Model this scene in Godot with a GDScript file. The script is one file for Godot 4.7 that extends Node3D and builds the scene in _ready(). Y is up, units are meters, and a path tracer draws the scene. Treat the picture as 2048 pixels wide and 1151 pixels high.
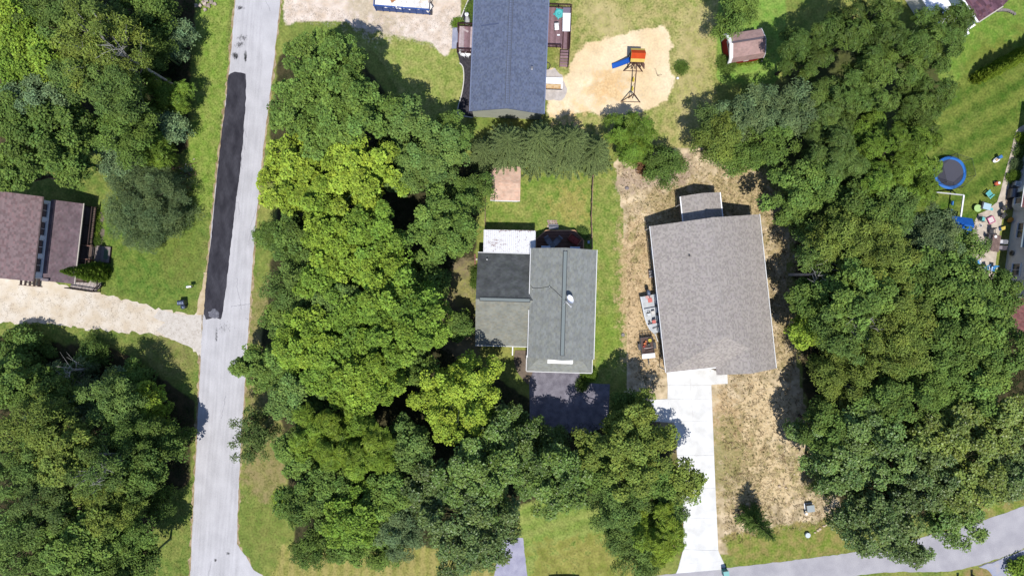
extends Node3D
# An aerial view, straight down from 82 m, of five house lots, two roads and the woods between them.
# spot() turns a place on the survey photograph and a height above the ground into metres: x east, z south, y up.

const CAM_H := 82.0
const FOCAL := 1365.0
const K := 2.0

var rng := RandomNumberGenerator.new()
var mats := {}
var counts := {}
var clumps := {}
var enc := PackedByteArray()
var cube: ArrayMesh
var ground_img: Image


class Shape:
	var v := PackedVector3Array()
	var n := PackedVector3Array()
	var t := PackedVector2Array()
	var c := PackedColorArray()
	var color := Color.WHITE

	func vert(p: Vector3, nn: Vector3, uv: Vector2) -> void:
		v.append(p)
		n.append(nn)
		t.append(uv)
		c.append(color)

	func face(p: Array, out := Vector3.ZERO) -> void:
		var nn := Vector3.ZERO
		for i in p.size():
			var a: Vector3 = p[i] - p[0]
			var b: Vector3 = p[(i + 1) % p.size()] - p[0]
			nn += a.cross(b)
		nn = nn.normalized()
		var q := p.duplicate()
		if out != Vector3.ZERO and nn.dot(out) < 0.0:
			nn = -nn
		else:
			q.reverse()
		var ua := Vector3.RIGHT
		var va := Vector3.BACK
		if absf(nn.y) < 0.995:
			ua = Vector3.UP.cross(nn).normalized()
			va = nn.cross(ua)
		for i in range(1, q.size() - 1):
			for k in [0, i, i + 1]:
				var w: Vector3 = q[k]
				vert(w, nn, Vector2(w.dot(ua), w.dot(va)))

	func box(at: Vector3, s: Vector3, b := Basis()) -> void:
		for ax in 3:
			for sg in [-1.0, 1.0]:
				var d := Vector3.ZERO
				d[ax] = sg
				var e := Vector3.ZERO
				var f := Vector3.ZERO
				e[(ax + 1) % 3] = 1.0
				f[(ax + 2) % 3] = 1.0
				var p := []
				for k in [[-1, -1], [1, -1], [1, 1], [-1, 1]]:
					var l: Vector3 = (d + e * k[0] + f * k[1]) * s * 0.5
					p.append(at + b * l)
				face(p, b * d)

	func plate(p: Array, thick: float) -> void:
		var nn := Vector3.ZERO
		for i in p.size():
			nn += (p[i] - p[0]).cross(p[(i + 1) % p.size()] - p[0])
		nn = nn.normalized()
		if nn.y < 0.0:
			nn = -nn
		var mid := Vector3.ZERO
		for w in p:
			mid += w / p.size()
		var q := []
		for w in p:
			q.append(w - nn * thick)
		face(p, nn)
		face(q, -nn)
		for i in p.size():
			var j := (i + 1) % p.size()
			var e: Vector3 = (p[j] - p[i]).cross(nn)
			if e.dot((p[i] + p[j]) * 0.5 - mid) < 0.0:
				e = -e
			face([p[i], p[j], q[j], q[i]], e)

	func extrude(p: Array, by: Vector3) -> void:
		var mid := Vector3.ZERO
		for w in p:
			mid += w / p.size()
		var q := []
		for w in p:
			q.append(w + by)
		face(p, -by)
		face(q, by)
		for i in p.size():
			var j := (i + 1) % p.size()
			var e: Vector3 = (p[j] - p[i]).cross(by)
			if e.dot((p[i] + p[j]) * 0.5 - mid) < 0.0:
				e = -e
			face([p[i], p[j], q[j], q[i]], e)

	func tube(p: Array, r: Array, sides := 6, caps := true) -> void:
		var rings := []
		for i in p.size():
			var a: Vector3 = p[maxi(i - 1, 0)]
			var b: Vector3 = p[mini(i + 1, p.size() - 1)]
			var d := (b - a).normalized()
			var e := d.cross(Vector3.UP if absf(d.y) < 0.9 else Vector3.RIGHT).normalized()
			var f := d.cross(e)
			var ring := []
			for k in sides:
				var o := e * cos(TAU * k / sides) + f * sin(TAU * k / sides)
				ring.append([p[i] + o * r[i], o])
			rings.append(ring)
		for i in p.size() - 1:
			for k in sides:
				var l := (k + 1) % sides
				var quad := [rings[i][k], rings[i][l], rings[i + 1][l], rings[i + 1][k]]
				var nn: Vector3 = (quad[1][0] - quad[0][0]).cross(quad[3][0] - quad[0][0])
				var order := [0, 1, 2, 0, 2, 3]
				if nn.dot(quad[0][1] + quad[1][1]) > 0.0:
					order = [0, 2, 1, 0, 3, 2]
				for o in order:
					vert(quad[o][0], quad[o][1], Vector2(float(k) / sides, p[i].y))
		if caps:
			for z in [0, p.size() - 1]:
				var pts := []
				for k in sides:
					pts.append(rings[z][k][0])
				var o: Vector3 = p[z] - p[1 if z == 0 else z - 1]
				face(pts, o)

	func lathe(at: Vector3, prof: Array, sides := 16) -> void:
		for i in prof.size() - 1:
			for k in sides:
				var a := TAU * k / sides
				var b := TAU * (k + 1) / sides
				var q := []
				for e in [[prof[i], a], [prof[i], b], [prof[i + 1], b], [prof[i + 1], a]]:
					q.append(at + Vector3(cos(e[1]) * e[0].x, e[0].y, sin(e[1]) * e[0].x))
				var d: Vector2 = prof[i + 1] - prof[i]
				var out := Vector3(cos((a + b) / 2) * d.y, -d.x, sin((a + b) / 2) * d.y)
				if prof[i].x < 0.001:
					q.remove_at(1)
				elif prof[i + 1].x < 0.001:
					q.remove_at(2)
				face(q, out)

	func blob(at: Vector3, r: Vector3, sides := 10, rows := 6) -> void:
		for i in rows:
			for k in sides:
				var q := []
				var mids := Vector3.ZERO
				for e in [[i, k], [i, k + 1], [i + 1, k + 1], [i + 1, k]]:
					var la: float = PI * e[0] / rows
					var lo: float = TAU * e[1] / sides
					var w := Vector3(sin(la) * cos(lo), cos(la), sin(la) * sin(lo))
					if not (i == 0 and e[0] == 0 and e[1] == k + 1) and not (i == rows - 1 and e[0] == rows and e[1] == k + 1):
						q.append(at + w * r)
					mids += w
				face(q, mids)

	func mesh(m: Material = null) -> ArrayMesh:
		var arr := []
		arr.resize(Mesh.ARRAY_MAX)
		arr[Mesh.ARRAY_VERTEX] = v
		arr[Mesh.ARRAY_NORMAL] = n
		arr[Mesh.ARRAY_TEX_UV] = t
		arr[Mesh.ARRAY_COLOR] = c
		var am := ArrayMesh.new()
		am.add_surface_from_arrays(Mesh.PRIMITIVE_TRIANGLES, arr)
		if m:
			am.surface_set_material(0, m)
		return am


func spot(px: float, py: float, h := 0.0) -> Vector3:
	return Vector3((px - 1024.0) * (CAM_H - h) / FOCAL, h, (py - 575.5) * (CAM_H - h) / FOCAL)


func ph(r: float, g: float, b: float, k := K) -> Color:  # what a thing of this sunlit sRGB tone has as linear base colour
	var c := Color(r / 255.0, g / 255.0, b / 255.0).srgb_to_linear()
	return Color(c.r / k, c.g / k, c.b / k)


func numbered(called: String, parent: Node) -> String:
	var key := str(parent.get_instance_id()) + called
	var n: int = counts.get(key, 0)
	counts[key] = n + 1
	return called if n == 0 else "%s_%03d" % [called, n]


func thing(called: String, label: String, category: String, at := Vector3.ZERO, turn := 0.0, group := "") -> Node3D:
	var o := Node3D.new()
	o.name = numbered(called, self)
	add_child(o, true)
	o.position = at
	o.rotation.y = turn
	return tag(o, label, category, group)


func tag(o: Node3D, label: String, category: String, group := "") -> Node3D:
	o.set_meta("label", label)
	o.set_meta("category", category)
	if group:
		o.set_meta("group", group)
	return o


func again(src: Node3D, label: String, at: Vector3, turn: float, group := "") -> Node3D:
	var o: Node3D = src.duplicate()
	o.name = numbered(str(src.name).rstrip("0123456789").trim_suffix("_"), self)
	add_child(o, true)
	o.position = at
	o.rotation.y = turn
	o.set_meta("label", label)
	if group:
		o.set_meta("group", group)
	return o


func part(called: String, s: Shape, m: Material, parent: Node) -> MeshInstance3D:
	var o := MeshInstance3D.new()
	o.name = numbered(called, parent)
	o.mesh = s.mesh(m)
	parent.add_child(o, true)
	return o


func struct(called: String, label: String, s: Shape, m: Material) -> MeshInstance3D:
	var o := part(called, s, m, self)
	o.set_meta("kind", "structure")
	o.set_meta("label", label)
	return o


func bx(called: String, parent: Node, at: Vector3, s: Vector3, m: Material, b := Basis()) -> MeshInstance3D:
	var o := MeshInstance3D.new()
	o.name = numbered(called, parent)
	o.mesh = cube
	o.material_override = m
	o.transform = Transform3D(b * Basis.from_scale(s), at)
	parent.add_child(o, true)
	return o


func bar(called: String, parent: Node, a: Vector3, b: Vector3, w: float, h: float, m: Material) -> MeshInstance3D:
	var d := (b - a)
	var z := d.normalized()
	var x := Vector3.UP.cross(z)
	x = Vector3.RIGHT if x.length() < 0.01 else x.normalized()
	return bx(called, parent, (a + b) / 2, Vector3(w, h, d.length()), m, Basis(x, z.cross(x), z))


func pole(called: String, parent: Node, a: Vector3, b: Vector3, r: float, m: Material, sides := 6) -> MeshInstance3D:
	var s := Shape.new()
	s.tube([a, b], [r, r], sides)
	return part(called, s, m, parent)


func yaw(a: float) -> Basis:
	return Basis(Vector3.UP, a)


func flat_mat(key: String, c: Color, rough := 0.8, metal := 0.0) -> StandardMaterial3D:
	if not mats.has(key):
		var m := StandardMaterial3D.new()
		m.resource_name = key
		m.albedo_color = c.linear_to_srgb()
		m.roughness = rough
		m.metallic = metal
		mats[key] = m
	return mats[key]


func tex_mat(key: String, tex: Texture2D, tile: Vector2, rough := 0.9, bump: Texture2D = null, height := 1.0) -> StandardMaterial3D:
	if not mats.has(key):
		var m := StandardMaterial3D.new()
		m.resource_name = key
		m.albedo_texture = tex
		m.roughness = rough
		m.metallic_specular = 0.18 if rough > 0.7 else 0.5
		m.uv1_scale = Vector3(1.0 / tile.x, 1.0 / tile.y, 1.0)
		if bump:
			m.heightmap_enabled = true
			m.heightmap_texture = bump
			m.heightmap_scale = height
		mats[key] = m
	return mats[key]


func tri_mat(key: String, tex: Texture2D, tile: float, rough := 0.85) -> StandardMaterial3D:
	if not mats.has(key):
		var m := StandardMaterial3D.new()
		m.resource_name = key
		m.albedo_texture = tex
		m.roughness = rough
		m.metallic_specular = 0.25 if rough > 0.7 else 0.5
		m.uv1_triplanar = true
		m.uv1_world_triplanar = true
		m.uv1_scale = Vector3.ONE / tile
		mats[key] = m
	return mats[key]


func noise(seed_: int, freq: float, oct := 3) -> FastNoiseLite:
	var f := FastNoiseLite.new()
	f.noise_type = FastNoiseLite.TYPE_SIMPLEX_SMOOTH
	f.seed = seed_
	f.frequency = freq
	f.fractal_octaves = oct
	return f


func grain(a: Color, b: Color, seed_: int, fine := 0.5, size := 256, f_big := 0.02, f_fine := 0.28, squash := Vector2.ONE) -> ImageTexture:
	# two base colours in soft patches under a fine grain; a tile without seams
	var big := noise(seed_, f_big).get_seamless_image(size, size, false, false, 0.2).get_data()
	var gi := noise(seed_ + 7, f_fine, 2).get_seamless_image(int(size * squash.x), int(size * squash.y), false, false, 0.1)
	gi.resize(size, size, Image.INTERPOLATE_BILINEAR)
	var gr := gi.get_data()
	var out := PackedByteArray()
	out.resize(size * size * 3)
	for i in size * size:
		var w := clampf((big[i] / 255.0 - 0.5) * 1.6 + 0.5, 0.0, 1.0)
		var k := 1.0 + (gr[i] / 255.0 - 0.5) * 2.0 * fine
		out[i * 3] = enc[clampi(int((a.r + (b.r - a.r) * w) * k * 4095.0), 0, 4095)]
		out[i * 3 + 1] = enc[clampi(int((a.g + (b.g - a.g) * w) * k * 4095.0), 0, 4095)]
		out[i * 3 + 2] = enc[clampi(int((a.b + (b.b - a.b) * w) * k * 4095.0), 0, 4095)]
	return ImageTexture.create_from_image(Image.create_from_data(size, size, false, Image.FORMAT_RGB8, out))


func shingles(c: Color, vary: float, tab: Vector2, seed_: int, warm := Color.WHITE, worn := 0.0) -> ImageTexture:
	# 512 px = 6 m of asphalt shingle courses; each tab has its own tone
	var r := RandomNumberGenerator.new()
	r.seed = seed_
	var size := 512
	var im := Image.create(size, size, false, Image.FORMAT_RGB8)
	var rows := int(round(6.0 / tab.y))
	var cell := float(size) / rows
	for y in rows:
		var x := -r.randf() * 20.0
		var row := 1.0 + vary * r.randf_range(-0.3, 0.3)
		var nth := r.randi() % 3
		while x < size:
			var w := tab.x * size / 6.0 * r.randf_range(0.8, 1.2)
			nth += 1
			var k := row * (1.0 - vary * r.randf_range(0.6, 1.2) if (nth % 3 == 0) != (r.randf() < 0.22) else 1.0 + vary * r.randf_range(0.1, 0.6))
			var q := Color(c.r * k, c.g * k, c.b * k)
			if r.randf() < 0.3:
				q = q * warm
			im.fill_rect(Rect2i(int(x), int(y * cell), int(w) + 1, int(cell) + 1), q.linear_to_srgb())
			x += w
	var big := noise(seed_ + 3, 0.008).get_seamless_image(size, size).get_data()
	var d := im.get_data()
	var fn := noise(seed_ + 5, 0.3, 2).get_seamless_image(size, size).get_data()
	for i in size * size:
		var k := 0.9 + 0.2 * fn[i] / 255.0 + worn * (big[i] / 255.0 - 0.5)
		for ch in 3:
			d[i * 3 + ch] = clampi(int(d[i * 3 + ch] * k), 0, 255)
	return ImageTexture.create_from_image(Image.create_from_data(size, size, false, Image.FORMAT_RGB8, d))


func sheet(pts: Array, y: float, rag := 0.0, step := 0.4, seed_ := 1, rect := Rect2()) -> Shape:
	# a flat sheet inside an outline of survey points, its edge broken up by rag metres
	var nz := noise(seed_, 0.9, 3)
	var poly := PackedVector2Array()
	for i in pts.size():
		var a := spot(pts[i][0], pts[i][1])
		var b := spot(pts[(i + 1) % pts.size()][0], pts[(i + 1) % pts.size()][1])
		var k := maxi(1, int((b - a).length() / step)) if rag > 0.0 else 1
		for j in k:
			var w := a.lerp(b, float(j) / k)
			poly.append(Vector2(w.x + rag * 2.0 * nz.get_noise_2d(w.x, w.z), w.z + rag * 2.0 * nz.get_noise_2d(w.x + 90.0, w.z)))
	var s := Shape.new()
	var idx := Geometry2D.triangulate_polygon(poly)
	if idx.is_empty():
		print("sheet could not be cut into triangles ", seed_)
	for i in range(0, idx.size(), 3):
		var w := []
		for k in 3:
			w.append(Vector3(poly[idx[i + k]].x, y, poly[idx[i + k]].y))
		s.face(w, Vector3.UP)
	if rect.size.x > 0.0:
		for i in s.v.size():
			s.t[i] = (Vector2(s.v[i].x, s.v[i].z) - rect.position) / rect.size
	return s


func curve(p: Array, per := 6) -> Array:  # a smooth line through survey points
	var out := []
	for i in p.size() - 1:
		var a: Array = p[maxi(i - 1, 0)]
		var b: Array = p[i]
		var c: Array = p[i + 1]
		var d: Array = p[mini(i + 2, p.size() - 1)]
		for k in per:
			var u := float(k) / per
			var w := Vector2(b[0], b[1]).cubic_interpolate(Vector2(c[0], c[1]), Vector2(a[0], a[1]), Vector2(d[0], d[1]), u)
			out.append([w.x, w.y])
	out.append(p[p.size() - 1])
	return out


func put(buf: PackedFloat32Array, b: Basis, o: Vector3, c: Color) -> void:
	buf.append_array(PackedFloat32Array([b.x.x, b.y.x, b.z.x, o.x, b.x.y, b.y.y, b.z.y, o.y, b.x.z, b.y.z, b.z.z, o.z, c.r, c.g, c.b, 1.0]))


func scatter(called: String, mesh: Mesh, buf: PackedFloat32Array, parent: Node) -> MultiMeshInstance3D:
	var mm := MultiMesh.new()
	mm.transform_format = MultiMesh.TRANSFORM_3D
	mm.use_colors = true
	mm.mesh = mesh
	mm.instance_count = buf.size() / 16
	mm.buffer = buf
	var o := MultiMeshInstance3D.new()
	o.name = numbered(called, parent)
	o.multimesh = mm
	parent.add_child(o, true)
	return o


func facing(up: Vector3, spin: float, s: Vector3) -> Basis:
	var x := up.cross(Vector3(0.31, 0.2, 0.93)).normalized()
	var b := Basis(x, up, x.cross(up))
	return b * Basis(Vector3.UP, spin) * Basis.from_scale(s)


# ---------------------------------------------------------------- foliage

func leaf(s: Shape, base: Vector3, dir: Vector3, up: Vector3, length: float, wide: float, k: Color) -> void:
	var side := dir.cross(up).normalized()
	var nn := side.cross(dir).normalized()
	if nn.y < 0.0 and nn.dot(up) < 0.0:
		nn = -nn
	var tip := base + dir * length - nn * length * 0.12
	var l := base + dir * length * 0.45 + side * wide * 0.5 + nn * wide * 0.12
	var r := base + dir * length * 0.45 - side * wide * 0.5 + nn * wide * 0.12
	for tri in [[base, l, tip], [base, tip, r]]:
		var tn: Vector3 = (tri[2] - tri[0]).cross(tri[1] - tri[0]).normalized()
		var q: Array = tri
		if tn.dot(nn) < 0.0:
			tn = -tn
			q = [tri[0], tri[2], tri[1]]
		for w in q:
			s.v.append(w)
			s.n.append(tn)
			s.t.append(Vector2.ZERO)
			s.c.append(k)


func tone(v := 0.22) -> Color:
	var k := 1.0 + rng.randf_range(-v, v)
	if rng.randf() < 0.3:
		k *= 0.55
	elif rng.randf() < 0.2:
		k *= 1.45
	var h := rng.randf_range(-0.07, 0.07)
	return Color(k * (1.0 + h), k, k * (1.0 - h * 0.6))


func clump(kind: String) -> Mesh:
	if clumps.has(kind):
		return clumps[kind]
	var s := Shape.new()
	var gloss := 0.5
	match kind:
		"broad", "large", "glossy":  # flat sprays of broad leaves, maple, tulip, oak
			var many := 44 if kind == "broad" else 38
			var size := 0.27 if kind == "broad" else 0.33
			gloss = 0.42 if kind == "glossy" else 0.55
			for i in many:
				var r := sqrt(rng.randf()) * 0.62
				var a := rng.randf() * TAU
				var p := Vector3(cos(a) * r, 0.22 - r * r * 0.75 + rng.randf_range(-0.22, 0.12), sin(a) * r)
				var d := Vector3(cos(a + rng.randf_range(-0.9, 0.9)), rng.randf_range(-0.55, 0.3), sin(a + rng.randf_range(-0.9, 0.9))).normalized()
				var up := Vector3(rng.randf_range(-0.6, 0.6), 1.0, rng.randf_range(-0.6, 0.6)).normalized()
				var l := size * rng.randf_range(0.5, 1.35)
				leaf(s, p, d, up, l, l * 0.8, tone())
		"fine":  # thin twigs with small leaves, ash, birch, cherry
			for t in 8:
				var a := TAU * t / 8.0 + rng.randf_range(-0.4, 0.4)
				var rise := rng.randf_range(-0.3, 0.5)
				var d := Vector3(cos(a), rise, sin(a)).normalized()
				for i in 6:
					var u := (i + rng.randf()) / 6.0
					var p := d * u * 0.75 + Vector3(rng.randf_range(-0.08, 0.08), -u * u * 0.25 + rng.randf_range(-0.06, 0.06), rng.randf_range(-0.08, 0.08))
					var b := a + rng.randf_range(-1.6, 1.6)
					var e := Vector3(cos(b), rng.randf_range(-0.8, 0.2), sin(b)).normalized()
					leaf(s, p, e, Vector3(rng.randf_range(-0.7, 0.7), 1.0, rng.randf_range(-0.7, 0.7)).normalized(), rng.randf_range(0.2, 0.34), rng.randf_range(0.1, 0.16), tone(0.3))
		"frond":  # long divided leaves, walnut and sumac
			for t in 7:
				var a := TAU * t / 7.0 + rng.randf_range(-0.35, 0.35)
				var long := rng.randf_range(0.55, 0.95)
				var rise := rng.randf_range(0.1, 0.6)
				var up := Vector3(rng.randf_range(-0.7, 0.7), 1.0, rng.randf_range(-0.7, 0.7)).normalized()
				for i in 5:
					var u := (i + 1.0) / 5.0
					var d := Vector3(cos(a), 0.0, sin(a))
					var p := d * u * long + Vector3(0, rise * u - 0.75 * u * u * long, 0)
					for sg in [-1.0, 1.0]:
						var b: float = a + sg * 1.05
						leaf(s, p, Vector3(cos(b), -0.3, sin(b)).normalized(), up, 0.36 * (1.15 - 0.4 * u), 0.15, tone(0.2))
		"dense":  # small leaves close together, clipped shrubs and round bushes
			for i in 70:
				var w := Vector3(rng.randfn(), rng.randfn() * 0.6 + 0.5, rng.randfn()).normalized()
				var p := w * rng.randf_range(0.25, 0.5)
				leaf(s, p, (w + Vector3(rng.randf_range(-0.6, 0.6), rng.randf_range(-0.3, 0.6), rng.randf_range(-0.6, 0.6))).normalized(), w.cross(Vector3(rng.randf(), 0.3, rng.randf())).normalized(), rng.randf_range(0.1, 0.2), 0.07, tone(0.3))
		"spray":  # a spruce branch a metre long: main stem, flat side twigs clothed in needles, drooping towards the tip
			gloss = 0.6
			for i in range(1, 9):
				var u := i / 9.0
				var o := Vector3(u, 0.08 * u - 0.2 * u * u, 0.0)
				for sg in [-1.0, 1.0]:
					var long := (0.34 * (1.0 - u) + 0.1) * rng.randf_range(0.8, 1.15)
					var d := Vector3(0.8, rng.randf_range(-0.35, -0.05), sg * rng.randf_range(0.6, 0.9)).normalized()
					leaf(s, o, d, Vector3(rng.randf_range(-0.3, 0.3), 1.0, rng.randf_range(-0.3, 0.3)).normalized(), long, 0.085, tone(0.25))
					for j in 2:
						var q := o + d * long * (0.35 + 0.35 * j)
						var e: Vector3 = (d + Vector3(-d.z, 0.0, d.x) * (1.0 if j else -1.0) * 0.9).normalized()
						leaf(s, q, e, Vector3(rng.randf_range(-0.3, 0.3), 1.0, rng.randf_range(-0.3, 0.3)).normalized(), long * 0.45, 0.06, tone(0.3))
			leaf(s, Vector3(0.85, -0.06, 0), Vector3(1, -0.25, 0).normalized(), Vector3.UP, 0.22, 0.08, tone(0.2) * 1.25)
		"scale":  # upright flat sprays of arborvitae
			for t in 9:
				var a := rng.randf() * TAU
				var lean := Vector3(cos(a) * 0.45, 1.0, sin(a) * 0.45).normalized()
				var side := Vector3(-sin(a), 0, cos(a))
				for i in 6:
					var p := lean * (i * 0.07) + Vector3(cos(a), 0, sin(a)) * 0.12
					for sg in [-1.0, 1.0]:
						leaf(s, p, (lean + side * sg * 0.8).normalized(), Vector3(cos(a), 0.3, sin(a)), rng.randf_range(0.09, 0.16), 0.05, tone(0.25))
		"tuft":  # blades of grass or low weeds
			for i in 9:
				var a := rng.randf() * TAU
				var d := Vector3(cos(a) * rng.randf_range(0.3, 1.1), 1.0, sin(a) * rng.randf_range(0.3, 1.1)).normalized()
				leaf(s, Vector3(cos(a), 0, sin(a)) * 0.05 * rng.randf(), d, Vector3(cos(a), 0.4, sin(a)), rng.randf_range(0.12, 0.24), 0.035, tone(0.25))
		"straw":
			for i in 8:
				var a := rng.randf() * TAU
				leaf(s, Vector3(rng.randf_range(-0.2, 0.2), rng.randf_range(0.01, 0.05), rng.randf_range(-0.2, 0.2)), Vector3(cos(a), rng.randf_range(0.0, 0.3), sin(a)).normalized(), Vector3.UP, rng.randf_range(0.15, 0.4), 0.04, tone(0.3))
		"stone":
			for i in 5:
				var b := Shape.new()
				b.blob(Vector3(rng.randf_range(-0.25, 0.25), 0.0, rng.randf_range(-0.25, 0.25)), Vector3(rng.randf_range(0.03, 0.08), rng.randf_range(0.02, 0.05), rng.randf_range(0.03, 0.08)), 5, 3)
				var k := tone(0.3)
				s.v.append_array(b.v)
				s.n.append_array(b.n)
				s.t.append_array(b.t)
				for j in b.v.size():
					s.c.append(k)
	var m := StandardMaterial3D.new()
	m.resource_name = "foliage " + kind
	m.vertex_color_use_as_albedo = true
	m.roughness = gloss
	m.metallic_specular = 0.38 if kind == "glossy" else 0.24
	m.cull_mode = BaseMaterial3D.CULL_DISABLED
	if kind == "frond":
		m.albedo_color = Color(0.9, 0.9, 0.9)
	if kind != "stone" and kind != "straw":
		m.backlight_enabled = true
		m.backlight = Color(0.22, 0.3, 0.06).linear_to_srgb()
	clumps[kind] = s.mesh(m)
	return clumps[kind]


var tints := {}


func make_tints() -> void:
	tints = {
		"yellow": Color(0.263, 0.351, 0.040), "lime": Color(0.202, 0.294, 0.034), "bright": Color(0.155, 0.246, 0.032), "green": Color(0.132, 0.207, 0.040),
		"deep": Color(0.103, 0.162, 0.032), "blue": Color(0.132, 0.205, 0.049), "pale": Color(0.172, 0.255, 0.115), "olive": Color(0.128, 0.196, 0.044),
		"brown": Color(0.108, 0.158, 0.040), "grey": Color(0.138, 0.195, 0.078), "spruce": Color(0.130, 0.172, 0.058), "moss": Color(0.168, 0.218, 0.040), "rust": Color(0.213, 0.107, 0.050),
	}


func bark(shade: String) -> StandardMaterial3D:
	var c: Color = {"dark": Color(0.075, 0.06, 0.048), "grey": Color(0.138, 0.195, 0.078), "white": Color(0.42, 0.4, 0.36)}[shade]
	return tri_mat("bark " + shade, mats.get("bark tex " + shade, null), 1.5) if mats.has("bark " + shade) else tri_mat("bark " + shade, grain(c, c * 0.6, 31, 0.5, 64), 1.5)


func tree(px: float, py: float, rpx: float, h: float, kind: String, tint: String, label: String, group := "", opt := {}) -> Node3D:
	# px, py, rpx: the crown's middle and half-width on the survey photograph; h: the tree's height
	var seed_ := int(px * 7.0 + py * 131.0)
	rng.seed = seed_
	var hc: float = maxf(h - rpx * 0.03, h * 0.55)
	var rad: float = 1.06 * rpx * (CAM_H - hc) / FOCAL
	var at := spot(px, py, hc)
	at.y = 0.0
	var t := thing(opt.get("name", "tree"), label, opt.get("category", "tree"), at, 0.0, group)
	var flat: float = opt.get("flat", 0.85)
	var thin: float = opt.get("thin", 1.0)
	var base: Color = tints[tint]
	# lobes of the crown: balls of twigs set under a rough dome
	var lobes := []
	var low := maxf(0.35, h - rad * flat * 1.5)
	lobes.append([Vector3(0, h - rad * flat * 1.35, 0), rad * 0.4])
	var wob := Vector2(rng.randf(), rng.randf()) * TAU
	var tuft: float = opt.get("tuft", 1.3 if kind == "frond" else 1.0) * (0.46 + 0.035 * rad)
	var many := int(float(opt.get("cover", 0.4 if kind == "frond" else 0.54)) * rad * rad / (tuft * tuft)) + 4
	var deep := int(many * 0.7)
	for i in many + deep:
		var under := i >= many
		var j := i - many if under else i
		var a := i * 2.39996 + rng.randf_range(-0.5, 0.5)
		var k := sqrt((j + 0.5) / (deep if under else many)) * (0.8 if under else 0.9) * rng.randf_range(0.84, 1.1) * (1.0 + 0.16 * sin(2.0 * a + wob.x) + 0.12 * sin(3.0 * a + wob.y))
		var r := tuft * rng.randf_range(0.7, 1.45)
		var y := h - rad * flat * 0.95 * (1.0 - sqrt(maxf(0.0, 1.0 - minf(k * k, 1.0)))) - r * 0.8 + rad * rng.randf_range(-0.45, 0.14)
		if under:
			y -= rad * rng.randf_range(0.45, 0.95)
			r *= 1.3
		lobes.append([Vector3(cos(a) * k * rad, maxf(y, r * 0.6 + 0.2), sin(a) * k * rad), r])
	var bm := bark(opt.get("bark", "grey" if rng.randf() < 0.5 else "dark"))
	var wood := Shape.new()
	var girth := clampf(h * 0.016, 0.04, 0.3)
	var fork := Vector3(rng.randf_range(-0.2, 0.2), h * 0.35, rng.randf_range(-0.2, 0.2))
	var top := Vector3(rng.randf_range(-0.4, 0.4), h - rad * flat * 0.6, rng.randf_range(-0.4, 0.4))
	wood.tube([Vector3(0, -0.2, 0), Vector3(0, 0.3, 0), fork, top], [girth * 1.5, girth * 1.05, girth * 0.8, girth * 0.25], 7)
	part("trunk", wood, bm, t)
	var limbs := Shape.new()
	for i in range(1, lobes.size()):
		var e: Vector3 = lobes[i][0]
		var u := rng.randf_range(0.0, 0.6)
		var f := fork.lerp(top, u)
		if f.y > e.y:
			f = fork * 0.9
		var m: Vector3 = f.lerp(e, 0.5) + Vector3(0, -0.06, 0) * rad + Vector3(rng.randf_range(-0.3, 0.3), 0, rng.randf_range(-0.3, 0.3))
		limbs.tube([f, m, e, e + (e - m).normalized() * lobes[i][1] * 0.6], [girth * 0.45, girth * 0.32, girth * 0.16, 0.01], 5, false)
		for q in 1:
			var w: Vector3 = Vector3(rng.randfn(), absf(rng.randfn()) * 0.7, rng.randfn()).normalized() * lobes[i][1]
			limbs.tube([m.lerp(e, rng.randf_range(0.4, 1.0)), e + w], [girth * 0.13, 0.008], 4, false)
	part("limbs", limbs, bm, t)
	var buf := PackedFloat32Array()
	var size: float = opt.get("size", 1.0)
	for i in lobes.size():
		var c: Vector3 = lobes[i][0]
		var r: float = lobes[i][1]
		var own := rng.randf_range(0.8, 1.2)
		var lean := rng.randf_range(-0.05, 0.05)
		var n := int(4.0 * PI * r * r * 0.62 * 1.9 * thin / (size * size)) + 3
		if i == 0:
			n = int(n * 0.6)
		for j in n:
			var w := Vector3(rng.randfn(), rng.randfn() + 0.35, rng.randfn()).normalized()
			if w.y < -0.45:
				w.y = -w.y
			var p := c + w * Vector3(1, 1.15, 1) * r * sqrt(rng.randf_range(0.5, 1.15))
			if p.y < 0.25:
				continue
			var up := (w * 0.75 + Vector3(0, 0.75, 0) + Vector3(rng.randfn(), rng.randfn(), rng.randfn()) * 0.22).normalized()
			var sc := size * rng.randf_range(0.6, 1.05) * 0.86
			var kk := own * rng.randf_range(0.85, 1.15)
			var hue := rng.randf_range(-0.06, 0.06)
			put(buf, facing(up, rng.randf() * TAU, Vector3.ONE * sc), p, Color(base.r * kk * (1.0 + hue + lean), base.g * kk, base.b * kk * (1.0 - hue - lean)))
	scatter("crown", clump(kind), buf, t).set_meta("kind", "stuff")
	return t


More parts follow.
